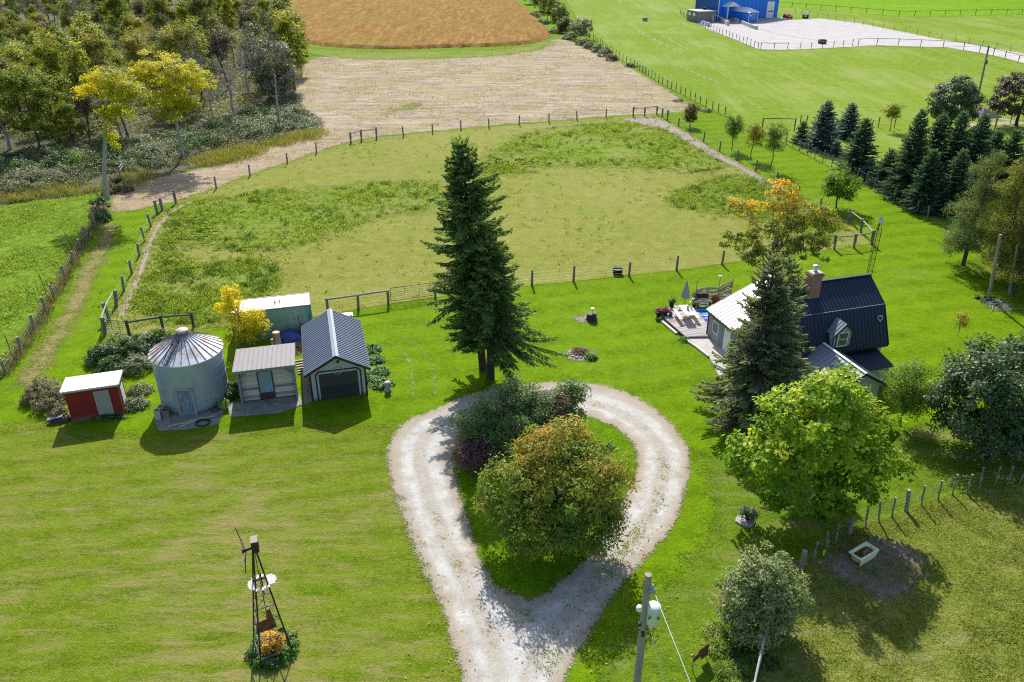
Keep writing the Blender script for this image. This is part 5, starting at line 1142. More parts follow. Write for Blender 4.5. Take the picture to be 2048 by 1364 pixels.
# ------------------------------------------------------------------ windmill
FL, FR, BR = G(511,1338), G(581,1311), G(582,1264); wc = (FL+BR)/2; wy = math.atan2((FR-FL).y, (FR-FL).x); hw_ = .72; WH = 5.9
s = thing('windmill_tower', 'lattice garden windmill tower with bare blades and rusty tail', 'windmill', wc, wy)
cor = [(-1,-1),(1,-1),(1,1),(-1,1)]; at_ = lambda c, z: Vector((c[0]*hw_*(1-.93*z/WH), c[1]*hw_*(1-.93*z/WH), z))
for c in cor:
    mb = MB(); mb.bar(at_(c,0), at_(c,WH), .05, .05); mb.build('leg', M['iron'], s)
mb = MB()
for z in (.42,):
    for i in range(4): mb.bar(at_(cor[i],z), at_(cor[(i+1) % 4],z), .05, .1)
for z in (1.35, 2.2, 3.0):
    for i in range(4): mb.bar(at_(cor[i],z), at_(cor[(i+1) % 4],z), .04, .04)
mb.build('girt', M['iron_grey'], s)
mb = MB()
for z0, z1 in ((.42,1.35),(1.35,2.2),(2.2,3.0),(3.0,3.95)):
    for i in range(4): mb.tube([at_(cor[i],z0), at_(cor[(i+1) % 4],z1)], .009, 4); mb.tube([at_(cor[(i+1) % 4],z0), at_(cor[i],z1)], .009, 4)
mb.build('cross_brace', M['iron'], s)
mb = MB(); mb.tube([(0,0,.3),(0,0,WH)], .018, 5); mb.tube([(.06,0,3.4),(.06,.0,4.6)], .03, 5); mb.build('pump_rod', M['iron'], s)
mb = MB(); zp = 4.05; wi = hw_*(1-.93*zp/WH)+.03
for i in range(4):
    a, b = Vector((*cor[i],0)), Vector((*cor[(i+1) % 4],0)); n_ = (a+b).normalized(); td = (b-a).normalized()
    for k in range(5):
        off = (k-2)*.125; L_ = .36-.05*abs(k-2)+.03*(k % 2); L_ *= (.6,1.05,.6,.65)[i]; c0 = n_*wi+td*off; mb.bar(c0+Vector((0,0,zp+.02)), c0+n_*L_+Vector((0,0,zp+.02)), .10, .025)
mb.build('platform', plain('weathered_white_boards', (.55,.54,.52), .8, .15), s)
mb = MB()
for i in range(4): mb.bar(at_(cor[i],zp-.03), at_(cor[(i+1) % 4],zp-.03), .05, .06)
mb.build('platform_frame', M['iron'], s)
mb = MB(); mb.box((.07,.0,WH+.25),(.28,.44,.56),rz=R(-12)); mb.box((.04,0,WH-.08),(.12,.12,.2)); mb.build('gearbox', M['iron'], s)
mb = MB(); mb.box((.07,.0,WH+.535),(.285,.445,.02),rz=R(-12)); mb.build('gearbox_lid', plain('dull_lid', (.30,.27,.24), .9), s)
hub = Vector((-.34,.02,WH+.10)); mb = MB(); mb.tube([hub+Vector((-.12,0,0)), (.0,0,WH+.12)], .06, 8); mb.tube([hub+Vector((-.14,0,0)), hub+Vector((.03,0,0))], .11, 8); hb = mb.build('hub', M['iron'], s)
for k, (dx_, dy_, dz_, l_) in enumerate(((-.14,.80,.62,1.05),(-.22,-.75,.05,.9),(-.2,-.42,-.80,.95),(-.1,.28,-.80,.9),(-.1,.95,-.2,.75),(-.22,.1,-.85,.7))):
    mb = MB(); v = Vector((dx_,dy_,dz_)).normalized(); mb.bar(hub+v*.08, hub+v*l_, .035, .014); mb.build('blade', M['iron_grey'] if k % 2 else M['iron'], s)
mb = MB(); y_ = -hw_*.62-.05; q = [(-.62,y_,1.78),(.28,y_,1.78),(.12,y_,2.9),(-.04,y_,2.9),(-.10,y_,2.42),(-.52,y_,2.40)]
mb.add(q+[(x,y+.02,z) for x, y, z in q], [tuple(range(6)), tuple(range(6,12))[::-1]]+[(i, i+6, (i+1) % 6+6, (i+1) % 6) for i in range(6)]); mb.build('tail_vane', M['rust'], s)
m_gold = leafmat('golden_leaves', [(0,(.16,.09,.012)),(.35,(.36,.21,.025)),(.7,(.52,.33,.05)),(1,(.62,.45,.12))], .3, .5)
lowplant('golden_shrub', 'rounded golden yellow shrub growing inside the windmill legs', 'shrub', wc+Vector((-.05,-.1,.25)), 81, .62, .75, m_gold, 60, 34, .12, .5, .16)
for i in range(9):
    a = i*.7; lowplant('green_perennial', 'dark green perennial under the golden shrub at the windmill', 'plant', wc+Vector((.75*math.cos(a),.72*math.sin(a),0)), 82+i, .4, .5, m_dim if i % 2 else m_leafy, 22, 24, .13, .5, .14, group='perennials around the windmill foot')
# ------------------------------------------------------------------ utility pole in front
p = G(1297, 1149, 8.6); s = thing('utility_pole', 'grey wooden utility pole carrying a transformer in the foreground', 'utility pole', (p.x, p.y, 0), 0)
mb = MB(); mb.tube([(0,0,0),(0,0,4),(0,0,8.6)], [.17,.15,.125], 12); mb.build('pole', M['post_old'], s)
mb = MB(); mb.lathe((.30,-.12,6.35), [(.20,0),(.235,.03),(.235,.80),(.25,.82),(.25,.86),(.22,.90),(.05,.93)], 20); tr = mb.build('transformer', M['transformer'], s)
mb = MB(); mb.bar((.05,-.05,6.9),(.30,-.12,6.9),.12,.2); mb.bar((.05,-.05,6.5),(.30,-.12,6.5),.12,.1)
for x, y in ((.12,-.28),(.45,-.3)): mb.tube([(x,y,6.75),(x,y-.10,6.9)], .04, 6)
mb.build('bracket', M['iron_grey'], tr)
for x, y, z in ((.14,-.10,8.15),(.19,-.16,8.0)):
    mb = MB(); mb.lathe((x,y,z), [(.03,-.12),(.09,-.06),(.05,-.03),(.10,0),(.06,.04),(.02,.08)], 10); mb.build('insulator', M['porcelain'], s)
mb = MB(); mb.lathe((-.2,-.02,6.98), [(.11,-.08),(.13,.0),(.10,.10),(.03,.12)], 12); mb.tube([(-.2,0,7.02),(0,0,7.05)], .025, 5); mb.build('yard_lamp', M['white_paint'], s)
mb = MB(); mb.bar((-.18,-.05,6.0),(.22,-.05,6.0),.06,.08); mb.box((-.15,-.07,6.25),(.1,.08,.16)); mb.box((-.02,-.17,5.85),(.1,.1,.22)); mb.box((.3,-.2,5.85),(.08,.08,.16)); mb.build('fitting', M['iron'], s)
mb = MB(); w0 = Vector((.24,-.22,7.92))
def curve3(a, b, sag, n=10): return [a.lerp(b, t_/n)-Vector((0,0,sag*4*(t_/n)*(1-t_/n))) for t_ in range(n+1)]
mb.tube(curve3(w0, Vector((-.12,.1,7.3)), .12, 6)+[Vector((-.14,.05,6.9)), Vector((.2,0,7.25))], .01, 4); mb.tube(curve3(Vector((.38,-.32,6.9)), Vector((.3,-.2,5.9)), .0, 4), .012, 4); mb.tube(curve3(Vector((.2,-.3,6.85)), Vector((.1,-.1,6.0)), .1, 5), .012, 4); mb.tube(curve3(Vector((-.12,-.05,6.2)), Vector((.25,-.15,6.0)), .2, 6), .014, 4); mb.build('lead_wire', M['black_plastic'], s)
e1 = G(1380,1364,7.6)-Vector((p.x,p.y,0)); mb = MB(); dv = e1-w0; mb.tube([w0, w0+dv, w0+dv*6.0], .016, 5); mb.build('line_wire', M['steel'], s)
w1 = Vector((.28,-.2,5.95)); e2 = G(1328,1364,5.5)-Vector((p.x,p.y,0)); dv = e2-w1; mb = MB(); mb.tube([w1, w1+dv, w1+dv*6.0], .012, 5); mb.build('service_wire', M['steel'], s)
# other poles
def pole(label, b, t_, top=None, r=.14, mat='post_old'):
    p = G(*b); h = HT(*b, *t_); s = thing('utility_pole', label, 'utility pole', p); x = GY(*t_, p.y).x-p.x
    mb = MB(); mb.tube([(0,0,0),(x*.5,0,h/2),(x,0,h)], [r,r*.9,r*.75], 9); mb.build('pole', M[mat], s); return s, p, Vector((x,0,h))
s, p, tp_ = pole('pale leaning utility pole in front of the right pines', (1977,600), (2001,469), r=.15)
mb = MB(); q = Vector((0,0,0)); hs = HO-p
c1 = Vector((math.cos(HY)*6.9-math.sin(HY)*3.2, math.sin(HY)*6.9+math.cos(HY)*3.2, 6.2))+hs
for dz_ in (0,.35): mb.tube(curve3(tp_*.62+Vector((0,0,dz_)), c1+Vector((0,0,dz_*.5-.5)), .5), .012, 4)
mb.build('service_wire', plain('yellowish_wire', (.34,.36,.10), .6), s)
s, p, tp_ = pole('tall dark utility pole in the far field by the round trees', (1953,207), (1978,91), r=.19, mat='post'); mb = MB(); mb.lathe(tp_*.72+Vector((.05,-.25,0)), [(.2,-.3),(.24,0),(.2,.3),(.05,.35)], 10); mb.build('transformer', M['iron_grey'], s)
mb = MB(); mb.tube(curve3(tp_, Vector((G(1430,30,6)-p)), 3.0), .022, 4); mb.build('line_wire', M['iron'], s)
s, p, tp_ = pole('second pale pole half hidden among the right pines', (2018,590), (2035,490), r=.12)
# ------------------------------------------------------------------ bathtub and other pasture things
A, B_, C_ = G(1699,1103,.46), G(1734,1082.5,.46), G(1721,1120.5,.46); yaw = math.atan2((B_-A).y, (B_-A).x); ct = (B_+C_)/2; ct.z = 0
s = thing('bathtub', 'old pale green bathtub of brown water on bare dirt', 'bathtub', ct, yaw); L, W, Hh = 1.5, .78, .46
def rrect(l, w, r_, z, n=5):
    out = []
    for cx, cy_, a0 in ((l/2-r_,w/2-r_,0),(-l/2+r_,w/2-r_,90),(-l/2+r_,-w/2+r_,180),(l/2-r_,-w/2+r_,270)):
        for k in range(n): a = R(a0+90*k/(n-1)); out.append((cx+r_*math.cos(a), cy_+r_*math.sin(a), z))
    return out
mb = MB(); loft(mb, [rrect(1.2,.5,.12,.06), rrect(1.38,.64,.15,.38), rrect(L-.02,W-.02,.05,Hh-.04), rrect(L,W,.05,Hh), rrect(1.26,.56,.16,Hh), rrect(1.20,.52,.16,Hh-.06), rrect(1.0,.40,.15,.1)], True, True)
mb.hexa([(-L/2,-W/2-.005,.0),(L/2-.3,-W/2-.005,.05),(L/2-.3,-W/2+.02,.05),(-L/2,-W/2+.02,.0),(-L/2,-W/2-.005,Hh-.01),(L/2,-W/2-.005,Hh-.01),(L/2,-W/2+.02,Hh-.01),(-L/2,-W/2+.02,Hh-.01)])
for x in (-.5,.5):
    for y in (-.2,.2): mb.box((x,y,.04),(.08,.08,.08))
mb.build('basin', M['tub'], s); mb = MB(); mb.add(rrect(1.155,.49,.16,.33), [tuple(range(20))]); mb.build('water', M['brown_water'], s)
mb = MB(); mb.lathe((0,0,0), [(.03,-.01),(.03,.012)], 10); o = mb.build('overflow', M['black_metal'], s); o.location = (.595,0,.39); o.rotation_euler = (0,R(80),0)
p = G(1491,1043); s = thing('stone_slab', 'grey flat stone slab in the maple shade', 'stone slab', p, R(20)); mb = MB(); rr = random.Random(12); n = 11; base = [(rr.uniform(.75,1.1)*.62*math.cos(2*math.pi*i/n), rr.uniform(.75,1.1)*.5*math.sin(2*math.pi*i/n)) for i in range(n)]; mb.prism(base, -.02, .10); mb.build('slab', M['stone'], s)
pot('dark_planter', 'dark pot with a round pale plant on the stone slab', p+Vector((.15,.12,.10)), .2, .3, M['black_plastic'], m_silver, 91, .55, .45, n=34)
a, b = G(1388,1311,.9), G(1419,1287,.9); d = b-a; s = thing('rusty_sign', 'rusty metal plate standing on two legs in the roadside grass', 'sign', (a.x, a.y, 0), math.atan2(d.y, d.x)); L = d.length
mb = MB(); mb.add([(0,0,.45),(L*.55,0,.45),(L*.55,0,.2),(L,0,.2),(L,0,.95),(L*.4,0,.95),(L*.3,0,.8),(0,0,.75)]+[(0,.02,.45),(L*.55,.02,.45),(L*.55,.02,.2),(L,.02,.2),(L,.02,.95),(L*.4,.02,.95),(L*.3,.02,.8),(0,.02,.75)], [tuple(range(8)), tuple(range(8,16))[::-1]]+[(i, i+8, (i+1) % 8+8, (i+1) % 8) for i in range(8)]); mb.build('plate', M['rust'], s)
for x in (.05, L-.05):
    mb = MB(); mb.tube([(x,.03,0),(x,.03,.9)], .02, 5); mb.build('leg', M['rust'], s)
# ------------------------------------------------------------------ neighbour's yard
A, B = G(1434,43), G(1554,34.5); d = B-A; BY = math.atan2(d.y, d.x); W = d.length
s = thing('blue_barn', 'big bright blue metal barn with white doors and porch', 'barn', A, BY); D, Hb = 11.5, 7.5
inv = Matrix.Rotation(-BY, 3, 'Z')
def LB(px, py, z=0): return inv@(G(px,py,z)-A)
mb = MB(); fl = [(0,0),(W,0),(W,Hb),(W/2,Hb+4),(0,Hb)]
vs = [(x,0,z) for x, z in fl]+[(x,D,z) for x, z in fl]; mb.add(vs, [tuple(range(5)), tuple(range(5,10))[::-1]]+[(i, i+5, (i+1) % 5+5, (i+1) % 5) for i in range(5)]); mb.build('wall', M['barn_blue'], s)
mb = MB(); q = [(-.6,-.6,Hb-.1),(-.6,D+.5,Hb-.1),(W/2,D+.5,Hb+4.15),(W/2,-.6,Hb+4.15)]; mb.slab(q[1],q[0],q[3],q[2],.15); q = [(W+.6,-.6,Hb-.1),(W+.6,D+.5,Hb-.1),(W/2,D+.5,Hb+4.15),(W/2,-.6,Hb+4.15)]; mb.slab(*q,.15)
mb.build('roof', M['barn_white'], s)
mb = MB()
for x in (.06, W-.06): mb.box((x,-.03,Hb/2),(.25,.1,Hb))
mb.box((-.03,D-.1,Hb/2),(.1,.25,Hb)); mb.build('corner_trim', M['barn_white'], s)
x0, x1 = LB(1514,34).x, LB(1536,34).x
mb = MB(); mb.box(((x0+x1)/2,-.05,2.6),(x1-x0,.12,5.2)); od = mb.build('overhead_door', M['barn_white'], s)
mb = MB()
for q in (.32,.62,.8): mb.box((x0+(x1-x0)*q,-.13,2.1),(.6,.05,.42))
mb.build('door_window', M['glass'], od)
mb = MB(); mb.box((W-1.6,-.06,1.1),(.95,.08,2.1)); mb.build('side_door', M['barn_blue'], s)
mb = MB(); mb.box((W-2.4,-.06,2.0),(.7,.08,1.0)); mb.build('notice_board', plain('pale_poster', (.62,.45,.42), .8), s)
# portico on a raised landing
px0, px1 = LB(1443,42.3).x, LB(1465,41.4).x; yf, zb0, hp = -2.4, .8, 4.7
mb = MB(); mb.box(((px0+px1)/2,-.1,zb0+1.9),(px1-px0-.3,.1,3.8)); mb.box((px0+.1,yf/2,zb0+1.9),(.12,-yf-.4,3.8)); po = mb.build('portico', M['barn_blue'], s)
mb = MB(); mb.box(((px0+px1)/2,yf/2-.1,zb0/2),(px1-px0+.5,-yf+.4,zb0)); mb.build('landing', M['concrete'], po)
for x in (px0, px1):
    mb = MB(); mb.box((x,yf+.05,(zb0+hp)/2),(.3,.3,hp-zb0)); mb.build('column', M['barn_white'], po)
mb = MB(); m_ = (px0+px1)/2; e = .6
for sg in (-1, 1):
    xe = px0-e if sg < 0 else px1+e; q = [(xe,yf-.5,hp-.1),(m_,yf-.5,hp+1.3),(m_,0,hp+1.3),(xe,0,hp-.1)]
    if sg > 0: q = [q[1],q[0],q[3],q[2]]
    mb.slab(*q,.12)
mb.add([(px0-e,yf-.3,hp-.1),(px1+e,yf-.3,hp-.1),(m_,yf-.3,hp+1.25)], [(0,1,2)]); mb.build('portico_roof', M['barn_white'], po)
mb = MB(); mb.box((px0+1.3,-.2,zb0+1.1),(1.2,.08,2.2)); mb.build('entry_door', M['pinkdoor'], po)
# office lean-to
a, b = LB(1492,45), LB(1519,45); ox0, ox1, oy = a.x-.2, b.x, (a.y+b.y)/2; ho = 3.1
mb = MB(); mb.box(((ox0+ox1)/2,oy/2,ho/2),(ox1-ox0,-oy,ho)); of = mb.build('office', M['barn_blue'], s)
mb = MB(); r0, r1 = (ox0-.4,oy-.4), (ox1+.4,oy-.4); ym = oy*.55
mb.add([(r0[0],r0[1],ho),(r1[0],r1[1],ho),(r1[0],.05,ho),(r0[0],.05,ho),(ox0+2.0,oy+2.2,ho+1.3),(ox1-2.0,oy+2.2,ho+1.3),(ox1-2.0,.05,ho+1.3),(ox0+2.0,.05,ho+1.3)], [(0,1,5,4),(1,2,6,5),(4,5,6,7),(3,0,4,7),(3,2,1,0)]); mb.build('office_roof', M['barn_white'], of)
mb = MB()
for x in (ox0+.05, ox1-.05): mb.box((x,oy-.03,ho/2),(.18,.1,ho))
mb.build('office_trim', M['barn_white'], of)
xw = ox0+(ox1-ox0)*.5; mb = MB(); mb.box((xw,oy-.04,1.9),(1.35,.08,1.2)); wd = mb.build('window', M['barn_white'], of)
mb = MB(); mb.box((xw,oy-.1,1.9),(1.1,.05,1.0)); mb.build('pane', M['glass'], wd)
mb = MB(); mb.box((ox0+.75,oy-.05,2.2),(.6,.06,.45)); mb.build('wall_unit', M['barn_white'], of)
mb = MB(); mb.box((ox0-.04,oy+1.6,1.8),(.08,1.0,1.1)); wd = mb.build('window', M['barn_white'], of); mb = MB(); mb.box((ox0-.1,oy+1.6,1.8),(.05,.75,.85)); mb.build('pane', M['glass'], wd)
# block shed
a, b = G(1395,45.5), G(1431,44); d = b-a; yw = math.atan2(d.y, d.x); s = thing('block_shed', 'low grey block shed with flat pale roof left of the barn', 'shed', a, yw); W2, D2 = d.length, 7.0
mb = MB(); mb.box((W2/2,D2/2,1.65),(W2,D2,3.3)); mb.build('wall', M['blockwall'], s); mb = MB(); mb.box((W2/2,D2/2,3.38),(W2+.5,D2+.5,.16)); mb.build('roof', M['roof_grey'], s)
mb = MB(); mb.box((W2*.72,4.6,3.8),(.8,.8,.7)); mb.build('vent_box', M['black_plastic'], s); mb = MB(); mb.box((W2-.6,-.05,1.6),(.35,.06,.7)); mb.build('red_plate', M['car_red'], s)
mb = MB(); mb.box((W2-1.1,-.04,1.1),(.9,.06,2.0)); mb.build('door', M['concrete'], s)
for y in (2.2, 5.0):
    mb = MB(); mb.lathe((0,0,0), [(.62,-.1),(.6,.1),(.42,.35),(.05,.5)], 14); o = mb.build('fan_hood', M['barn_white'], s); o.location = (-.1,y,2.3); o.rotation_euler = (0,R(-90),0)
p = G(1387,41); s = thing('fuel_tank', 'yellow fuel tank on a stand beside the block shed', 'tank', p, yw); mb = MB(); mb.lathe((0,0,0), [(.1,-1.05),(.6,-.95),(.78,-.75),(.78,.75),(.6,.95),(.1,1.05)], 18); o = mb.build('tank', M['yellow_tank'], s); o.location = (0,0,1.35); o.rotation_euler = (0,R(90),0)
mb = MB()
for x in (-.6,.6):
    for y in (-.5,.5): mb.box((x,y,.4),(.12,.12,.8))
mb.build('stand', M['iron'], s)
for i, (x, y) in enumerate(((1405,50),(1410,51.5),(1416,53))): blob('white_bag', 'bulging white bulk bag standing at the yard fence', 'bag', G(x,y), (.7,.6,1.3), plain('white_woven_bag', (.62,.63,.68), .7, .12) if i == 0 else bpy.data.materials['white_woven_bag'], 30+i, 12, .08, 'white bags by the yard fence')
def barrier(a, b, h, label, w_=.6):
    a, b = G(*a), G(*b); mb = MB(); mb.bar(a+Vector((0,0,h/2)), b+Vector((0,0,h/2)), w_, h); tag(mb.build('concrete_barrier', M['concrete']), label, 'barrier')
barrier((1436,41), (1456,51.5), 1.3, 'grey concrete ramp wall on the left of the barn porch')
barrier((1460,41), (1476,47), 1.3, 'short concrete ramp wall on the right of the barn porch')
barrier((1483,48), (1502,55.5), 1.0, 'long low row of concrete blocks running out from the office')
barrier((1502.5,56), (1513,59), 1.0, 'last concrete block at the yard end of the row', .8)
# red car
a, b = G(1564,36), G(1586,40); d = b-a; p = (a+b)/2; p.z = .05
s = thing('parked_car', 'red hatchback car parked on the gravel beside the barn', 'car', p, math.atan2(d.y, d.x)); L, w_ = 3.8, 1.65
prof = [(-1.9,.45),(-1.9,.72),(-1.78,.92),(-1.55,1.36),(-1.1,1.5),(.1,1.5),(.85,1.02),(1.65,.88),(1.9,.68),(1.9,.4),(1.5,.28),(-1.6,.28)]
def sec(y, k, dz=0): return [(x*k, y, z) for x, z in prof]
mb = MB(); n = len(prof); ys = [(-w_/2,.94),(-w_/2+.12,1.0),(w_/2-.12,1.0),(w_/2,.94)]; vs = [v for y, k in ys for v in sec(y, k)]
fs = [tuple(range(n))[::-1], tuple(range(3*n, 4*n))]+[(j*n+i, j*n+(i+1) % n, (j+1)*n+(i+1) % n, (j+1)*n+i) for j in range(3) for i in range(n)]; mb.add(vs, fs, True); bd = mb.build('body', M['car_red'], s)
for y in (-w_/2-.01, w_/2+.01):
    mb = MB(); mb.add([(-1.35,y,.98),(.6,y,.98),(.05,y,1.38),(-1.05,y,1.4)], [(0,1,2,3)]); mb.build('side_window', M['glass'], s)
mb = MB(); mb.add([(.86,-.65,1.04),(.86,.65,1.04),(.16,.6,1.47),(.16,-.6,1.47)], [(0,1,2,3)]); mb.build('windscreen', M['glass'], s)
mb = MB(); mb.add([(-1.80,-.62,.98),(-1.57,-.58,1.34),(-1.57,.58,1.34),(-1.80,.62,.98)], [(0,1,2,3)]); mb.build('rear_window', M['glass'], s)
for x in (-1.2,1.2):
    for y in (-.78,.78):
        mb = MB(); mb.lathe((0,0,0), [(.2,-.11),(.31,-.1),(.31,.1),(.2,.11)], 16); o = mb.build('wheel', M['tyre'], s); o.location = (x,y,.31); o.rotation_euler = (R(90),0,0)
        mb = MB(); mb.lathe((0,0,0), [(.19,-.12),(.19,.12)], 12); mb.build('rim', M['steel'], o)
for y in (-.6,.6):
    mb = MB(); mb.box((-1.9,y,.82),(.06,.25,.2)); mb.build('tail_light', plain('tail_light_red', (.3,.01,.01), .3) if y < 0 else bpy.data.materials['tail_light_red'], s)
a, b = G(1604,37), G(1617,37.5); s = thing('dumpster', 'dark green dumpster on the gravel beside the red car', 'dumpster', (a+b)/2, math.atan2((b-a).y, (b-a).x)); mb = MB(); mb.hexa([(-.95,-.6,.15),(.95,-.6,.15),(.95,.6,.15),(-.95,.6,.15),(-1.05,-.7,1.2),(1.05,-.7,1.2),(1.05,.8,1.5),(-1.05,.8,1.5)]); mb.build('body', M['bin_green'], s)
mb = MB(); mb.slab((-1.08,-.74,1.22),(1.08,-.74,1.22),(1.08,.84,1.54),(-1.08,.84,1.54),.05); mb.build('lid', M['black_plastic'], s); mb = MB(); mb.box((.0,-.68,.85),(.6,.05,.4)); mb.build('sticker', M['white_paint'], s)
a, b = G(1638,88), G(1650,87.5); s = thing('open_crate', 'dark grey open crate standing on the gravel yard', 'crate', (a+b)/2, math.atan2((b-a).y, (b-a).x)); mb = MB()
for x, y, a_, b_ in ((0,-.6,1.8,.06),(0,.6,1.8,.06),(-.87,0,.06,1.14),(.87,0,.06,1.14)): mb.box((x,y,.6),(a_,b_,1.0))
mb.box((0,0,.15),(1.7,1.14,.08)); mb.build('box', plain('dark_grey_board', (.07,.065,.065), .8), s)
s = thing('block_bale', 'small grey square bale in the green field', 'bale', G(1290,42), R(30)); mb = MB(); mb.box((0,0,.55),(1.3,1.0,1.1)); 
for z in (.3,.8): mb.box((0,0,z),(1.32,1.02,.03))
mb.build('bale', M['post_old'], s)
# gazebo and fire pit
p = G(1958,259); s = thing('gazebo', 'small open gazebo with grey hip roof beyond the spruces', 'gazebo', p, R(12)); hg = 2.2; hw_ = 1.9
for x in (-1.5,1.5):
    for y in (-1.5,1.5):
        mb = MB(); mb.box((x,y,hg/2),(.16,.16,hg)); mb.build('post', M['cedar'], s)
mb = MB(); mb.add([(-hw_,-hw_,hg),(hw_,-hw_,hg),(hw_,hw_,hg),(-hw_,hw_,hg),(0,0,hg+1.15),(-hw_,-hw_,hg-.08),(hw_,-hw_,hg-.08),(hw_,hw_,hg-.08),(-hw_,hw_,hg-.08)], [(0,1,4),(1,2,4),(2,3,4),(3,0,4),(5,6,1,0),(6,7,2,1),(7,8,3,2),(8,5,0,3),(8,7,6,5)]); mb.build('roof', M['shingle'], s)
s = thing('fire_pit', 'round pale stone fire pit under the gazebo roof', 'fire pit', G(1950,259)); mb = MB(); loft(mb, [[(r_*math.cos(2*math.pi*i/20), r_*math.sin(2*math.pi*i/20), z) for i in range(20)] for r_, z in ((.8,0),(.8,.45),(.55,.45),(.5,.15))], True, True, False); mb.build('ring', plain('pale_fire_stone', (.50,.36,.26), .9), s)
region('path', ribbon([(1940,209),(1962,219),(1985,231),(2000,238),(2060,247)], 1.2), .03, .5, M_track, .5)
region('path', ribbon([(1900,252),(1960,249),(2010,246),(2070,246)], 2.2), .031, .5, M_track, .5)
# ------------------------------------------------------------------ trees near the house
needle = leafmat('dark_spruce_needles', [(0,(.012,.022,.008)),(.4,(.026,.045,.014)),(.75,(.050,.076,.020)),(1,(.090,.112,.032))], .28, .55, .3, gain=4.2)  # palest stops, used towards branch tips, paint them as sunlit
needle_g = leafmat('greyish_spruce_needles', [(0,(.020,.028,.017)),(.4,(.045,.058,.034)),(.75,(.082,.095,.050)),(1,(.145,.15,.075))], .28, .6, .25, gain=3.3)
needle_b = leafmat('blue_spruce_needles', [(0,(.018,.034,.042)),(.4,(.045,.075,.088)),(.75,(.085,.13,.145)),(1,(.15,.20,.21))], .22, .55, .3, gain=1.8)
needle_d = leafmat('deep_green_needles', [(0,(.012,.026,.018)),(.4,(.028,.055,.035)),(.75,(.055,.092,.055)),(1,(.10,.14,.075))], .24, .6, .25, gain=2.4)
needle_p = leafmat('pine_needles', [(0,(.028,.042,.014)),(.4,(.062,.088,.028)),(.75,(.115,.14,.045)),(1,(.18,.185,.055))], .25, .6, .25, gain=2.3)
needle_y = leafmat('yellowing_pine_needles', [(0,(.05,.065,.014)),(.4,(.105,.125,.026)),(.75,(.18,.175,.032)),(1,(.27,.22,.035))], .25, .6, .25, gain=2.0)
b1 = G(966,738)
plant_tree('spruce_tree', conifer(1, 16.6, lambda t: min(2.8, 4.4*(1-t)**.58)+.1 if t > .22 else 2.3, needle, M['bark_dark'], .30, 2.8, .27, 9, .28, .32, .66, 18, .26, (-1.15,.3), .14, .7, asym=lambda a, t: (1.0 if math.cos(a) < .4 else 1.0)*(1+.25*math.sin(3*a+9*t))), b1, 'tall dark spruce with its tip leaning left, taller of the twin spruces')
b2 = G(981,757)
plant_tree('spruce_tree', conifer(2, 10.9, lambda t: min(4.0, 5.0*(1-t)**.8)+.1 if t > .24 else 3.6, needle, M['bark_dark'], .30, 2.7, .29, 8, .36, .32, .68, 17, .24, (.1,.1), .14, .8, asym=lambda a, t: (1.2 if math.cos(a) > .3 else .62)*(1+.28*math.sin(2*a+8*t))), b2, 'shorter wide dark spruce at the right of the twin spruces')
hb = G(1503,846)
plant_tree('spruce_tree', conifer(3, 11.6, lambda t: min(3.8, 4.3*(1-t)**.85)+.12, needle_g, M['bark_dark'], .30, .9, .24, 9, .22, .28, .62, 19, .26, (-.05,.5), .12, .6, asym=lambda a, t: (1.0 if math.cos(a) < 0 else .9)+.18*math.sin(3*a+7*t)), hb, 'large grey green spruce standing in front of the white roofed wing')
plant_tree('spruce_tree', conifer(4, 11.0, lambda t: min(2.0, 2.7*(1-t)**.7)+.12 if t > .3 else 1.4, needle_g, M['bark_dark'], .20, 3.0, .26, 8, .24, .28, .56, 15, .24, (-.55,.2), .12, .6, asym=lambda a, t: 1+.26*math.sin(2*a+9*t)), G(1545,826), 'second leader spruce grown into the grey green spruce near the chimney')
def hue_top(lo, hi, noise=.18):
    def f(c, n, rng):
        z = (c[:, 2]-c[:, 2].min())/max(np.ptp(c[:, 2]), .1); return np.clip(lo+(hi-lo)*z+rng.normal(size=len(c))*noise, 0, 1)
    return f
maple = leafmat('yellow_green_maple_leaves', [(0,(.045,.105,.008)),(.35,(.085,.165,.010)),(.6,(.165,.245,.013)),(.8,(.28,.33,.03)),(1,(.46,.44,.08))], .42, .4, .3, gain=1.8)  # palest stops put bright yellow highlights into the leaf colour
mb0 = G(1608,1022)
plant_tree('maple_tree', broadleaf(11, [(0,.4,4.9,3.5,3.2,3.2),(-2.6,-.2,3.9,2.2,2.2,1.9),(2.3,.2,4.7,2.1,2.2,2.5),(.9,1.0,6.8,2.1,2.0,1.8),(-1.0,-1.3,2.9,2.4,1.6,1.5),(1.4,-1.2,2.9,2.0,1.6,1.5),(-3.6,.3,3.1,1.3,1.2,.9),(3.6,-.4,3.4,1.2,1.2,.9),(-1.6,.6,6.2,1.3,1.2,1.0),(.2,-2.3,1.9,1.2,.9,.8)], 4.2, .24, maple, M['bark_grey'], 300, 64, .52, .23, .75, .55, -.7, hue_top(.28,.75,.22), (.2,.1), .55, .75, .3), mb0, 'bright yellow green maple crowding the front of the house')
chest = leafmat('browning_chestnut_leaves', [(0,(.032,.070,.012)),(.3,(.060,.105,.015)),(.52,(.115,.135,.022)),(.72,(.19,.16,.035)),(.88,(.27,.16,.04)),(1,(.34,.13,.035))], .36, .42, .4, gain=2.3)
def hue_patch(lo, s):
    return lambda c, n, rng: np.clip(lo-.12+.045*c[:, 2]+.55*vnoise(c[:, :2]*1.0+c[:, 2:3]*.6+40, s)+rng.normal(size=len(c))*.13-.1, 0, 1)
cb = G(1108,1085)
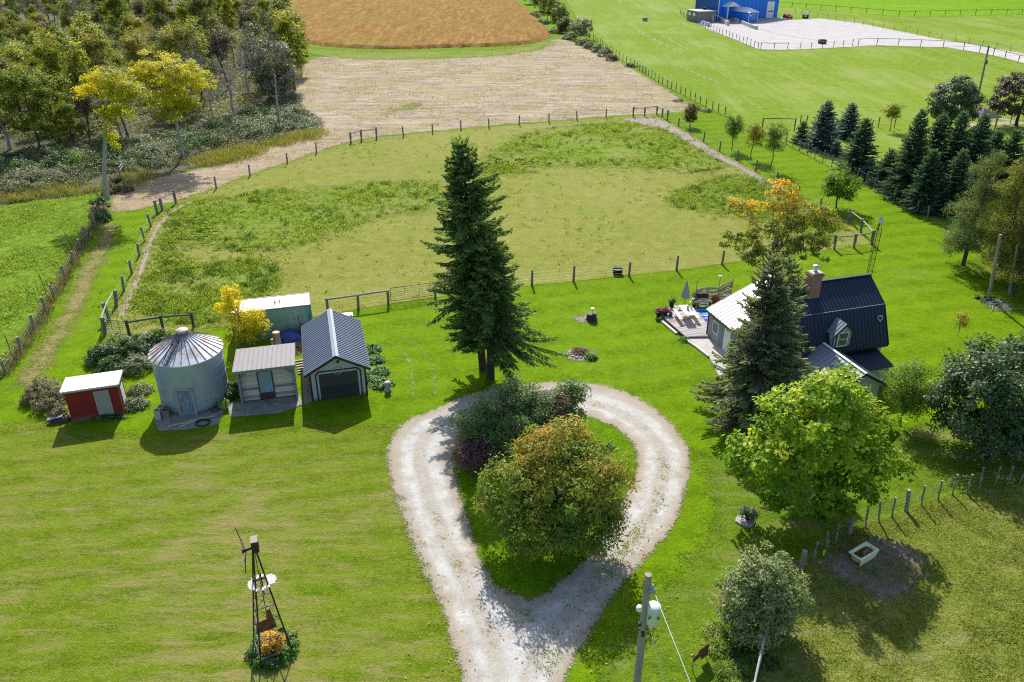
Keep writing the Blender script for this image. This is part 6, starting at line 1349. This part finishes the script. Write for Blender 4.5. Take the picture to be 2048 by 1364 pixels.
plant_tree('chestnut_tree', broadleaf(12, [(0,.2,3.6,3.2,3.0,2.8),(-2.1,.4,3.2,2.0,2.2,1.9),(1.9,.1,3.7,2.1,2.2,2.2),(.3,1.6,5.0,1.9,1.7,1.6),(-.6,-1.2,2.3,2.4,1.5,1.7),(1.5,-1.0,2.3,2.0,1.5,1.6)], 3.0, .26, chest, M['bark'], 470, 78, .52, .24, .32, .52, -.85, hue_patch(.25, 1.3), (0,0), .75, .35, .55, jit=.9), cb, 'broad olive and rust leaved tree on the grass island in the driveway loop')
apple = leafmat('grey_green_apple_leaves', [(0,(.042,.080,.026)),(.45,(.085,.135,.048)),(.8,(.14,.19,.08)),(1,(.23,.27,.16))], .3, .34, .6, gain=1.9)
purple = leafmat('purple_leaves', [(0,(.05,.022,.032)),(.5,(.12,.06,.078)),(.85,(.17,.085,.11)),(1,(.26,.17,.19))], .25, .4, .5)
ab = G(1022,903)
plant_tree('apple_tree', broadleaf(13, [(0,0,2.3,2.4,2.0,1.9),(-1.9,.2,1.9,1.6,1.5,1.6),(1.7,.2,2.6,1.7,1.5,1.7),(.3,.9,3.5,1.5,1.2,1.2),(-.5,-.9,1.3,2.0,1.2,1.2)], 1.8, .16, apple, M['bark_grey'], 330, 84, .44, .15, .55, .45, -.9, None, (0,0), .8, .35, .1, jit=1.1), ab, 'grey green small leaved apple tree at the top of the driveway island')
plant_tree('apple_tree', broadleaf(14, [(0,0,1.9,1.3,1.2,1.7),(.4,.3,3.1,1.0,.9,1.0)], 1.7, .10, apple, M['bark_grey'], 110, 70, .42, .15, .55, .4, -.9, None, (0,0), .8, .35, .1, jit=1.1), G(1126,880), 'slim grey green tree at the right end of the island planting')
plant_tree('purple_shrub', broadleaf(15, [(0,0,1.0,1.3,1.0,1.0)], .8, .06, purple, M['bark_dark'], 90, 70, .34, .12, .5, .45, -.7, None, (0,0), .8, .4, .1), G(953,938), 'small purple leaved shrub at the left edge of the island', 'shrub')
plant_tree('purple_shrub', broadleaf(16, [(0,0,2.5,1.3,1.0,1.6)], 1.5, .07, purple, M['bark_dark'], 100, 60, .36, .12, .5, .4, -.7, None, (0,0), .8, .4, .1), G(1098,900), 'taller purple leaved shrub between the island apple trees', 'shrub')
lowplant('low_plants', 'low green plant on the island grass right of the chestnut', 'plant', G(1212,897), 201, .6, .4, m_dim, 16, 16, .14)
lowplant('low_plants', 'low plants at the driveway edge of the island', 'plant', G(1258,960), 202, .4, .3, m_dim, 16, 16, .14)
bigdark = leafmat('glossy_lilac_leaves', [(0,(.022,.050,.018)),(.4,(.045,.085,.030)),(.75,(.085,.125,.050)),(1,(.17,.20,.11))], .2, .32, .7)
plant_tree('lilac_bush', broadleaf(17, [(0,0,3.6,3.6,3.4,3.3),(-2.7,-.2,3.2,2.4,2.4,2.8),(1.6,1.0,5.2,2.6,2.3,2.2),(-1.4,.6,5.0,2.5,2.3,1.9),(2.8,-.4,3.6,2.8,2.5,2.6),(-1.0,-1.2,1.8,2.8,2.0,2.0),(1.5,-1.5,2.0,2.6,1.8,2.0)], 2.6, .2, bigdark, M['bark_grey'], 520, 80, .58, .20, .6, .6, -.85, None, (0,0), .7, .4, .3, jit=.95), G(1985,895)+Vector((.6,.3,0)), 'huge rounded dark green bush at the right edge beside the house', 'bush')
airy = leafmat('fine_locust_leaves', [(0,(.045,.085,.014)),(.5,(.085,.145,.022)),(1,(.17,.22,.05))], .4, .5, gain=1.9)
plant_tree('locust_tree', broadleaf(18, [(0,0,3.0,1.5,1.4,1.9),(.5,.2,1.9,1.3,1.2,1.2)], 3.2, .08, airy, M['bark'], 170, 60, .5, .14, .4, .3, -.8, None, (.2,0), .6, .5, .3), G(1800,850), 'thin feathery young tree between the porch and the dark bush')
plant_tree('yellow_sapling', broadleaf(19, [(0,0,1.5,.5,.5,.8)], 1.5, .03, leafmat('pale_yellow_leaves', [(0,(.12,.16,.02)),(.5,(.30,.26,.04)),(1,(.45,.38,.08))], .35, .5), M['bark'], 18, 36, .26, .13, .6, .3, -.6), G(1915,672), 'small yellow sapling behind the huge dark bush', 'sapling')
lil = leafmat('dusty_lilac_leaves', [(0,(.040,.075,.026)),(.4,(.085,.115,.046)),(.7,(.15,.165,.085)),(.9,(.25,.20,.10)),(1,(.36,.20,.05))], .32, .42, .5, gain=2.5)
plant_tree('lilac_bush', broadleaf(20, [(0,.2,2.3,1.6,1.5,1.5),(-.7,.3,2.0,1.3,1.2,1.5),(.7,.1,2.2,1.3,1.2,1.5),(0,-.3,1.1,1.7,1.3,1.2),(.2,.5,3.3,1.2,1.1,.9)], 1.2, .10, lil, M['bark'], 340, 70, .36, .14, .6, .5, -.9, lambda c, n, r: np.clip(.35+.3*r.random(len(c))+(r.random(len(c)) > .88)*.35, 0, 1), (0,0), .7, .4, .2, jit=1.0), G(1512,1262), 'dusty green bush with orange flecks at the pasture fence in front', 'bush')
lowplant('ivy_patch', 'dark ivy and weeds at the foot of the front bush', 'weeds', G(1500,1325), 211, 1.2, .4, m_dim, 60, 24, .13)
for i, (x, y) in enumerate(((1432,1265),(1440,1300),(1455,1345),(1475,1385))): lowplant('long_grass', 'long pale grass beside the front bush', 'grass', G(x,y), 220+i, .45, .4, m_tuft, 40, 24, .3, .12, .2, kind='stuff')
orange = leafmat('orange_maple_leaves', [(0,(.042,.070,.010)),(.35,(.085,.105,.013)),(.55,(.17,.155,.018)),(.72,(.30,.215,.022)),(.88,(.43,.22,.028)),(1,(.48,.17,.03))], .4, .45, gain=2.3)
ob = G(1532,578)
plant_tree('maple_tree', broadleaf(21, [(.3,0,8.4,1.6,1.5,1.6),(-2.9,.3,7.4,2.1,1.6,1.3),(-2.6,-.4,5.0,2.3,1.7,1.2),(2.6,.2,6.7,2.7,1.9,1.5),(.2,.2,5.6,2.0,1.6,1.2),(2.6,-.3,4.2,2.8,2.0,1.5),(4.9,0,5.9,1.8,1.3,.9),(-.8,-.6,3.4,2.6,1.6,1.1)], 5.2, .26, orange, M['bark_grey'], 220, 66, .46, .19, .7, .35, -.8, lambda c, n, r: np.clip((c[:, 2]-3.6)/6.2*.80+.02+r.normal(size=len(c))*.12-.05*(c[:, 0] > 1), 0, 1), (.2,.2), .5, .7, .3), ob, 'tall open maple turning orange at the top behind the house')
bt, tw, _ = bare_tree(31, 9.2, .8, M['bark_grey'], 50, .10, 5)
plant_tree('dead_tree', (bt, None, tw), G(1548,570)+Vector((.2,.3,0)), 'bare grey dead stem rising through the orange maple')
goldshrub = leafmat('golden_yellow_leaves', [(0,(.055,.10,.008)),(.3,(.15,.19,.010)),(.5,(.34,.31,.008)),(.75,(.48,.41,.008)),(1,(.55,.46,.03))], .35, .5)
plant_tree('flowering_tree', broadleaf(22, [(0,-.3,2.0,1.7,1.3,1.8),(-.9,0,3.6,1.0,.9,1.0),(-.6,.1,4.7,.7,.7,.7),(1.1,-.3,2.7,1.1,.9,1.1)], 3.6, .09, goldshrub, M['bark'], 140, 52, .36, .14, .7, .4, -.6, lambda c, n, r: np.clip((c[:, 2]-1.0)/2.4*.75+.1+r.normal(size=len(c))*.15, 0, 1), (-.4,.1), .7, .6, .1), G(497,702), 'golden yellow flowering tree in front of the container')
# young trees on the green lane
sapl = leafmat('sapling_leaves', [(0,(.045,.085,.016)),(.5,(.085,.14,.026)),(1,(.19,.22,.06))], .35, .45)
sapy = leafmat('yellowing_sapling_leaves', [(0,(.075,.12,.012)),(.5,(.17,.185,.018)),(1,(.32,.26,.03))], .4, .45)
plant_tree('young_tree', broadleaf(41, [(0,0,2.1,1.05,1.0,1.7)], 2.2, .06, leafmat('russet_leaves', [(0,(.028,.04,.012)),(.4,(.07,.075,.018)),(.75,(.14,.085,.022)),(1,(.19,.12,.03))], .25, .5), M['bark_dark'], 80, 44, .42, .18, .6, .5, -.8), G(1379,254), 'small russet brown tree at the far corner of the paddock')
for sd, b, t_, wd, mt, lab in ((42,(1463,300),(1466,222),1.7,sapl,'airy green young tree, farthest of the three on the lane'),(43,(1502,319),(1500,240),1.7,sapy,'yellow green young tree in the middle of the three on the lane'),(44,(1541,340),(1545,237),1.6,sapl,'tall thin grey green young tree, nearest of the three on the lane')):
    h = HT(*b, *t_); plant_tree('young_tree', broadleaf(sd, [(0,0,h*.62,wd,wd*.9,h*.38)], h*.62, .06, mt, M['bark'], 80, 40, .46, .18, .55, .25, -.9, None, (0,0), .7, .5, .2), G(*b), lab, group='young trees on the green lane')
h = HT(1675,417,1675,325); plant_tree('young_tree', broadleaf(45, [(0,0,h*.56,2.0,1.8,h*.42),(.8,0,h*.42,1.6,1.4,1.5),(-.7,0,h*.42,1.4,1.4,1.4)], 2.2, .10, leafmat('fresh_maple_leaves', [(0,(.045,.10,.010)),(.5,(.10,.175,.018)),(1,(.21,.27,.045))], .4, .42), M['bark'], 110, 52, .5, .2, .7, .45, -.7), G(1672,417), 'bushy green young maple beside the garden fence')
h = HT(1779,262,1782,200); plant_tree('young_tree', broadleaf(46, [(0,0,h*.65,1.5,1.3,h*.33)], h*.6, .07, sapy, M['bark'], 60, 36, .5, .2, .6, .25, -.8), G(1779,262), 'thin yellowish young tree beyond the spruce row')
# ornamental conifers
def spruce_at(seed, b, t_, rk, mat, label, group, dens=1.0):
    p = G(*b); h = HT(*b, *t_); w_ = rk
    plant_tree('spruce_tree', conifer(seed, h, lambda t: w_*1.28*(1-t)**.75+.1, mat, M['bark_dark'], .14, .1, .21, 12, .12, .14, .45, 14, .04, (0,0), .13, .25, dens=dens), p, label, group=group)
g_ = 'blue spruces by the garden fence'
spruce_at(51, (1641,298), (1645,204), 2.5, needle_b, 'largest blue spruce, fullest and palest by the garden fence', g_)
spruce_at(52, (1693,276), (1698,207), 2.0, needle_b, 'blue spruce farther back behind the fence, second of the blue spruces', g_)
spruce_at(53, (1712,345), (1717,238), 2.5, needle_d, 'dark green spruce in front of the two blue spruces', g_)
spruce_at(54, (1601,287), (1601,244), 1.2, needle_d, 'small dark spruce left of the largest blue spruce', g_)
spruce_at(55, (1671,312), (1671,285), .8, needle_b, 'tiny blue spruce between the two big fence spruces', g_)
spruce_at(56, (1735,360), (1737,318), 1.0, needle_b, 'small blue spruce at the foot of the dark spruce', g_)
row = [((1806,395),(1812,220)),((1850,385),(1846,228)),((1884,398),(1886,225)),((1925,405),(1926,230)),((1962,395),(1962,262)),((1995,400),(1998,262)),((2038,398),(2034,258)),((1770,372),(1782,300)),((1840,420),(1838,300)),((1895,428),(1898,300))]
labs = ['tall spruce at the left end of the dark spruce row','second tall spruce in the dark spruce row','pointed tall spruce in the middle of the dark spruce row','tall spruce in front of the round dark tree','spruce just in front of the gazebo roof','spruce in the row right of the gazebo','silvery spruce at the right edge of the picture','low spruce at the near left end of the spruce row','dark lower spruce at the front of the spruce row','dark lower spruce at the near right of the spruce row']
for i, (b, t_) in enumerate(row): spruce_at(60+i, b, t_, 2.5 if i < 7 else 2.2, (needle_b if i == 6 else needle_d), labs[i], 'dark spruces behind the garden fence')
def pine(seed, b, t_, w_, mat, label, low=.3):
    p = G(*b); h = HT(*b, *t_); rng = np.random.default_rng(seed); lobes = []
    for k in range(15):
        t = low*.45+(1-low*.45)*(k+.5)/15; a = rng.random()*6.28; r_ = w_*(1.08-t)**.55*.85; lobes.append((r_*.55*math.cos(a), r_*.55*math.sin(a), h*t, r_*.9+.3, r_*.9+.3, h*.075+.25))
    plant_tree('pine_tree', broadleaf(seed, lobes, h*.9, .17, mat, M['bark'], 360, 62, .46, .26, .17, .35, -.5, None, (.2,0), .8, .9, -.35, jit=1.1), p, label, group='pines at the right edge')
pine(71, (1926,530), (1930,312), 2.6, needle_p, 'leftmost green pine with a bare lower trunk', .28)
pine(72, (1985,560), (1995,335), 2.5, needle_y, 'yellowing pine behind the leaning pole', .3)
pine(73, (2030,590), (2035,318), 3.0, needle_y, 'yellow topped pine at the right edge', .35)
pine(74, (2075,560), (2070,300), 3.0, needle_p, 'green pine cut by the right edge of the picture', .3)
pine(75, (2015,540), (2010,420), 2.4, needle_p, 'low green pine between the taller pines', .15)
pine(76, (2110,640), (2105,380), 3.0, needle_p, 'dark pine beyond the right edge casting shade', .3)
sticks('dead_branches', 'dead grey branches heaped under the right pines', 'branches', G(1995,612), 70, 1.3, .5, M['rail'], 21, 1.2, .02, kind='stuff')
lowplant('low_plants', 'weeds round the foot of the leaning pole', 'weeds', G(1975,600), 231, 1.0, .4, m_dim, 40, 22, .15)
rnd_ = leafmat('round_dark_tree_leaves', [(0,(.020,.042,.018)),(.5,(.042,.075,.030)),(1,(.12,.15,.08))], .2, .35, .6)
h = HT(1895,262,1900,152); plant_tree('round_tree', broadleaf(81, [(0,0,h*.54,3.9,3.5,h*.45)], h*.5, .2, rnd_, M['bark_dark'], 230, 62, .62, .26, .65, .7, -.75), G(1897,262), 'round dark green tree beyond the spruce row')
h = HT(2030,252,2030,135); plant_tree('round_tree', broadleaf(82, [(0,0,h*.54,4.8,4.2,h*.44),(-2.2,-.3,h*.46,3.0,2.8,h*.36)], h*.5, .25, leafmat('copper_leaves', [(0,(.018,.022,.014)),(.4,(.038,.034,.026)),(.75,(.075,.035,.048)),(1,(.15,.075,.10))], .2, .35, .6), M['bark_dark'], 210, 56, .62, .26, .65, .7, -.75, hue_top(.25,.75,.12)), G(2032,252), 'round purplish copper tree by the gazebo at the right edge')
# hedgerow at the top
hg1 = leafmat('hedgerow_leaves', [(0,(.028,.055,.010)),(.4,(.07,.10,.016)),(.75,(.14,.15,.025)),(1,(.21,.16,.05))], .3, .5, objvar=.3)
hgs = leafmat('hedgerow_silver_leaves', [(0,(.05,.075,.035)),(.5,(.11,.13,.075)),(1,(.24,.26,.19))], .2, .5)
for i, (b, hh, w_, mt, lab) in enumerate((((1095,42),8.5,3.0,hg1,'yellow green tree at the top end of the hedgerow'),((1118,58),7.5,3.0,hg1,'bright bushy tree in the middle of the hedgerow'),((1080,22),8,3.2,hg1,'tall hedgerow tree at the very top of the picture'),((1104,24),9,3.0,hg1,'second tall hedgerow tree at the very top'),((1160,79),6.0,3.6,hgs,'silvery round willow bush at the hedgerow end'),((1131,66),4.5,2.4,hg1,'olive bush left of the silvery willow bush'),((1060,8),7,3.0,hg1,'hedgerow tree beside the top of the orange field'))):
    plant_tree('hedgerow_tree', broadleaf(90+i, [(0,0,hh*.52,w_,w_*.9,hh*.46)], hh*.5, .14, mt, M['bark'], 110, 40, .7, .32, .6, .6, -.8), G(*b), lab, group='hedgerow trees along the field')
for i, (x, y, r_, h) in enumerate(((1110,66,2.2,1.6),(1140,78,2.2,1.7),(1165,90,2.2,1.9),(1180,97,1.9,1.7),(1196,104,1.9,2.0),(1210,112,1.9,2.2),(1222,121,1.5,1.6),(1260,133,1.0,.7),(1085,48,2.2,1.8),(1070,34,2.2,1.8))):
    lowplant('hedge_shrub', 'scrubby grey brown shrub in the hedgerow along the field fence', 'shrub', G(x,y), 240+i, r_, h, m_silver if i % 3 else m_weed, 60, 30, .3, .5, .35, group='hedgerow shrubs along the field fence')
lowplant('hedge_shrub', 'small reddish shrub at the near end of the hedgerow', 'shrub', G(1213,106), 260, .8, 1.6, leafmat('reddish_leaves', [(0,(.10,.03,.03)),(1,(.26,.07,.07))], .3), 24, 24, .26)
for i, (x, y) in enumerate(((1382,214),(1395,219),(1270,134),(1412,223),(1356,203))): lowplant('weed_clump', 'brown weeds at the foot of the long field fence', 'weeds', G(x,y), 270+i, .9, .5, m_weed, 26, 20, .24, .4, .25, group='weeds along the field fence')
# weeds along the left pasture fence
pts_ = np.vstack([np.array(p)+rg.normal(size=(13,2))*.34 for p in along([(10,748),(43,705),(69,660),(92,622),(109,594),(130,558),(145,528),(160,502),(174,478),(190,450),(200,420)], .45)])
tufts('dry_weeds', pts_, .01, rg, m_weed, 6, .45, .035, .12, label='strip of dry brown weeds along the left pasture fence', cat='weeds', lean=.5)
for i, (x, y) in enumerate(((197,430),(205,440),(222,385),(235,372),(250,382),(200,415))): lowplant('weed_clump', 'dark bramble clump round the foot of the slender tree', 'weeds', G(x,y), 280+i, 1.0, 1.2, m_dim if i % 2 else m_weed, 50, 30, .2, .5, .25, group='brambles by the slender tree')
# ------------------------------------------------------------------ the wood at the upper left
yel = leafmat('yellow_ash_leaves', [(0,(.085,.12,.006)),(.3,(.19,.21,.007)),(.6,(.34,.31,.008)),(.8,(.46,.39,.008)),(1,(.52,.33,.02))], .4, .5, gain=1.8)
def vase(h, w_, z0=.42): return [(.2,0,h*.34,.7,.7,h*.12),(-.3,0,h*.78,w_*.75,w_*.7,h*.18),(-w_*.55,.2,h*.70,w_*.55,w_*.5,h*.15),(w_*.55,-.2,h*.68,w_*.55,w_*.5,h*.16),(0,-w_*.4,h*.60,w_*.5,w_*.4,h*.14),(w_*.2,0,h*.52,w_*.4,w_*.4,h*.10)]
b = G(366,319); h = HT(366,319,335,85)
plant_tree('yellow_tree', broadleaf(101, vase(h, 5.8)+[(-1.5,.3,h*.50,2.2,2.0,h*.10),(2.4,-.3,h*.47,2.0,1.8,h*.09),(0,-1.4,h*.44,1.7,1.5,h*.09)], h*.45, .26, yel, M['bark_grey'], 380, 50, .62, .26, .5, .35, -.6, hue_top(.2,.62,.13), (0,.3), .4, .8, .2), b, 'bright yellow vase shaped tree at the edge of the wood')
b = G(214,398); h = HT(214,398,225,124)
plant_tree('yellow_tree', broadleaf(102, [(3.0,0,h*.88,2.4,2.2,h*.09),(5.2,0,h*.80,2.6,2.2,h*.11),(.9,.2,h*.80,1.8,1.5,h*.07),(3.4,0,h*.66,1.9,1.6,h*.10),(2.4,0,h*.46,.9,.8,h*.12)], h*.72, .28, yel, M['bark_grey'], 210, 46, .55, .25, .5, .3, -.6, lambda c, n, r: np.clip(.25+.45*(c[:, 2] > h*.72)*(c[:, 0] < 3.2)+r.normal(size=len(c))*.12, 0, 1), (2.4,.4), .45, .8, .2), b, 'tall slender tree with orange tinged top beside the mown lane')
f1 = leafmat('wood_green_leaves', [(0,(.032,.058,.008)),(.35,(.078,.112,.012)),(.7,(.155,.175,.018)),(1,(.28,.25,.03))], .32, .5, objvar=.45, gain=2.0)
f2 = leafmat('wood_olive_leaves', [(0,(.036,.048,.012)),(.35,(.082,.095,.02)),(.7,(.15,.145,.03)),(1,(.25,.21,.05))], .32, .55, objvar=.45, gain=2.0)
f3 = leafmat('wood_brown_leaves', [(0,(.045,.040,.026)),(.4,(.095,.080,.050)),(.75,(.155,.13,.08)),(1,(.24,.20,.13))], .2, .6, objvar=.3)
f4 = leafmat('wood_silver_leaves', [(0,(.055,.065,.040)),(.4,(.12,.125,.085)),(.75,(.21,.21,.16)),(1,(.34,.33,.28))], .2, .5, objvar=.2, gain=1.6)
def crown5(seed, h, w_):
    r = random.Random(seed); L = [(r.uniform(-.4,.4), r.uniform(-.4,.4), h*.80, w_*.55, w_*.55, h*.2)]
    for k in range(8):
        a = k*2.4+r.uniform(-.5,.5); t = .26+.58*(k/7); q = w_*(.72-.45*abs(t-.45))*r.uniform(.6,1.2); e = r.uniform(.36,.56)*w_
        L.append((q*math.cos(a), q*math.sin(a), h*t, e, e, e*r.uniform(.7,1.15)))
    return L
PRO = {'green': [broadleaf(110+i, crown5(i, 11.5, 3.3), 7.5, .17, f1, M['bark'], 230, 44, .68, .29, .5, .15, -.9, jit=1.0) for i in range(4)],
       'olive': [broadleaf(115+i, crown5(20+i, 12.5, 3.1), 8.5, .17, f2, M['bark_grey'], 210, 38, .68, .28, .5, .12, -.9, jit=1.0) for i in range(3)],
       'slim': [broadleaf(120+i, [(0,0,7.6,1.6,1.6,5.0),(.5,0,3.8,1.5,1.4,2.4),(-.4,.2,5.8,1.6,1.4,2.0)], 9.0, .15, f1, M['bark'], 130, 44, .65, .32, .55, .4, -.9) for i in range(2)],
       'silver': [broadleaf(125+i, [(0,0,5.2,1.9,1.9,4.4),(.5,0,2.2,1.6,1.5,1.8),(-.6,.3,4.0,1.5,1.4,1.6)], 6.0, .12, f4, M['bark_grey'], 120, 40, .6, .28, .6, .35, -.9) for i in range(2)]}
BARE = [bare_tree(130+i, 11.5, 3.0, M['bark_grey'], 130, .18, 6) for i in range(2)]
THIN = [bare_tree(135+i, 11.5, 2.8, M['bark'], 110, .17, 4, f3, 26, .75, .30) for i in range(2)]
kinds = {'green': 'green leafy tree in the thick of the wood', 'olive': 'olive and brown leaved tree in the thick of the wood', 'slim': 'slim upright green tree in the wood', 'silver': 'silvery leaved poplar at the right side of the wood', 'bare': 'bare grey branched tree in the wood', 'thin': 'thin brownish half bare tree in the wood'}
used = set(); fr = random.Random(17)
def wood_tree(kind, p, sc_, label=None):
    yaw = fr.random()*6.28; i = fr.randrange(9); z = (sc_*fr.uniform(.95,1.25),)*2+(sc_*fr.uniform(.9,1.2),)
    g = {'green':'green trees in the wood','olive':'olive trees in the wood','slim':'slim trees in the wood','silver':'silver poplars in the wood','bare':'bare trees in the wood','thin':'half bare trees in the wood'}[kind]
    if kind == 'bare': a, t_, c = BARE[i % 2]; ms = (a, None, t_)
    elif kind == 'thin': a, t_, c = THIN[i % 2]; ms = (a, c, t_)
    else: ms = PRO[kind][i % len(PRO[kind])]
    return plant_tree('woodland_tree', ms, p, label or kinds[kind], group=g, yaw=yaw, scale=z)
# trees one can tell apart along the front edge
for k, x, y, s_, lab in (('bare',470,243,1.0,'bare grey tree with many upright limbs at the front of the wood'),('bare',433,258,.75,'smaller bare grey trunk left of the upright bare tree'),('bare',500,212,1.05,'bare grey tree in front of the silver poplars'),('bare',395,240,1.0,'bare grey tree behind the bright yellow tree'),('thin',345,250,1.05,'thin half bare tree left behind the yellow tree'),('bare',548,188,.95,'bare pale tree among the silver poplars'),('thin',262,292,1.0,'half bare tree with two dark trunks behind the slender tree'),('olive',244,280,1.0,'olive tree just behind the slender tree'),('silver',540,205,1.15,'silvery poplar near the stubble field'),('silver',575,200,1.0,'silvery poplar at the very corner of the wood'),('silver',520,180,1.2,'tall silvery poplar behind the bare tree'),('slim',590,180,1.2,'slim green tree at the right corner of the wood'),('slim',604,150,1.0,'low leafy tree right at the stubble field edge'),('slim',575,120,1.3,'tall green tree beside the orange field'),('green',82,308,1.0,'rounded green tree at the left front of the wood'),('olive',20,300,1.1,'olive tree at the left frame edge of the wood'),('green',150,300,.62,'small green tree at the front of the wood'),('green',120,285,1.0,'green tree behind the small front tree'),('thin',180,285,.8,'thin half bare tree between green trees at the front')):
    wood_tree(k, G(x,y), s_, lab)
mb = MB(); p = G(559,255); mb.tube([(0,0,0),(.15,0,4.5),(.3,.1,8.2)], [.22,.17,.08], 8); mb.tube([(.2,0,5),(.9,.1,6.2)], [.06,.02], 5); mb.tube([(.22,0,6),(-.4,.1,7.2)], [.05,.02], 5)
o = mb.build('dead_snag', M['bark_grey']); o.location = p; tag(o, 'dead grey snag standing alone in the silver scrub', 'dead tree')
P_for = np.array(gp([(-330,330),(60,285),(300,262),(430,235),(520,180),(585,150),(592,110),(570,45),(572,2),(560,-20),(-260,-20)])); lo, hi = P_for.min(0), P_for.max(0); placed = []
rw = np.random.default_rng(23); tries = 0
while tries < 9000 and len(placed) < 255:
    tries += 1; q = lo+(hi-lo)*rw.random(2)
    if not inpoly(q[None], [tuple(a) for a in P_for])[0]: continue
    step = 4.0+max(0, q[1]-115)*.026
    if any((q[0]-a)**2+(q[1]-b_)**2 < step**2 for a, b_ in placed): continue
    placed.append(tuple(q))
for q in placed:
    u = rw.random(); v = vnoise(np.array([q]), 16)[0]; right = (q[0]+75)/75
    k = 'bare' if u < .13 else ('thin' if u < .33 else ('slim' if u < .45 else ('olive' if v > .58 else 'green')))
    if q[0] > -38 and q[1] < 170 and u > .45: k = 'silver' if u < .7 else 'slim'
    wood_tree(k, Vector((*q, 0)), .7+.6*rw.random())
# scrub between the wood and the lane
SC = gp([(-60,405),(60,392),(175,375),(205,350),(260,350),(340,335),(420,318),(500,298),(570,280),(645,262),(630,235),(590,190),(520,205),(430,235),(300,272),(100,300),(-60,320)])
def shrubs(name, pts, L, per, mat, rc, hmax, seed, label):
    rng = np.random.default_rng(seed); n = len(pts); hz = hmax*(.25+.75*vnoise(pts, 2.6)); hz = hz*np.clip(.35+sdist(pts, SC)/7, .35, 1) if name == 'scrub' else hz; cen = np.c_[pts, hz*(.4+.6*rng.random(n))]
    V, F, hh, rn = cloud(rng, cen, np.tile([0,0,1.], (n,1))+rng.normal(size=(n,3))*.5, np.clip(vnoise(pts+31, 2.4)*.8+.2*rng.random(n), 0, 1), per, rc, L, .5, .8)
    V[:, 2] = np.maximum(V[:, 2], .02); return tag(link(name, np_mesh(name, V, F, mat, {'hue': hh, 'rnd': rn})), label, 'scrub', kind='stuff')
def zone(n, lo, hi, s, off):
    P = scatter(SC, n, rg); v = vnoise(P+off, s); ds = sdist(P, SC); return P[(v > lo) & (v < hi) & (ds > 5*rg.random(n)**1.5)]
shrubs('scrub', zone(8000, .38, 1.1, 5.0, 0), .24, 32, m_silver, .50, 1.9, 3, 'silvery green scrub at the foot of the wood')
shrubs('scrub', zone(3800, .42, 1.1, 3.5, 17), .24, 26, m_weed, .5, 1.5, 4, 'brown dead weeds among the scrub by the wood')
shrubs('scrub', zone(1800, .5, 1.1, 4.0, 41), .26, 32, m_dim, .6, 2.6, 5, 'dark green bushes among the scrub by the wood')
GD = gp([(240,352),(300,335),(400,322),(470,300),(560,282),(640,262),(648,270),(560,296),(480,318),(400,345),(340,356),(262,372)])
tufts('golden_grass', scatter(smooth(GD, 1), 2000, rg, 4.0, .75)+rg.normal(size=(2000, 2))*.9, .01, rg, leafmat('golden_grass_blades', [(0,(.06,.10,.02)),(.3,(.11,.15,.03)),(.6,(.22,.20,.06)),(1,(.36,.30,.14))], .3, .6), 8, .75, .045, .22, label='golden dry grass along the front of the scrub', cat='grass', lean=.5)
GD2 = gp([(-40,412),(60,402),(180,388),(205,380),(200,365),(60,380),(-40,392)])
tufts('golden_grass', scatter(GD2, 800, rg, 2.5, .5), .01, rg, bpy.data.materials['golden_grass_blades'], 8, .7, .045, .22, label='dry grass strip between the left pasture and the scrub', cat='grass', lean=.5)
for i, (x, y, r_) in enumerate(((40,352,1.4),(105,345,1.2),(150,335,1.3),(410,262,1.0),(440,262,1.3))): lowplant('round_bush', 'rounded grey green bush standing in the scrub', 'bush', G(x,y), 300+i, r_, 1.9, m_silver if i % 2 else m_leafy, 60, 34, .22, .5, .3, group='round bushes in the scrub')
shrubs('undergrowth', scatter(gp([(-200,330),(60,300),(300,275),(430,250),(520,215),(590,190),(600,120),(575,50),(300,40),(-100,120)]), 5200, rg), .34, 24, f2, 1.1, 3.6, 6, 'dark leafy undergrowth between the trunks of the wood')
# fallen leaves on the drive and lawn
lp = np.vstack([scatter(gp([(1130,1040),(1290,1040),(1290,1200),(1180,1300),(1090,1250),(1150,1150)]), 260, rg), scatter(gp([(880,1050),(1350,1050),(1400,1364),(800,1364)]), 220, rg)])
rng = np.random.default_rng(77); n = len(lp); N = unit(np.tile([0,0,1.], (n,1))+rng.normal(size=(n,3))*.25); T = unit(np.cross(N, rng.normal(size=(n,3))))
V, F = leaf_quads(np.c_[lp, np.full(n, .05)], T, N, .10+.07*rng.random(n), .06+.03*rng.random(n))
tag(link('fallen_leaves', np_mesh('fallen_leaves', V, F, leafmat('fallen_leaf', [(0,(.12,.07,.03)),(.5,(.26,.13,.04)),(1,(.42,.25,.07))], .1, .7), {'hue': np.repeat(rng.random(n),4), 'rnd': np.repeat(rng.random(n),4)})), 'brown fallen leaves scattered on the driveway and verge', 'leaves', kind='stuff')
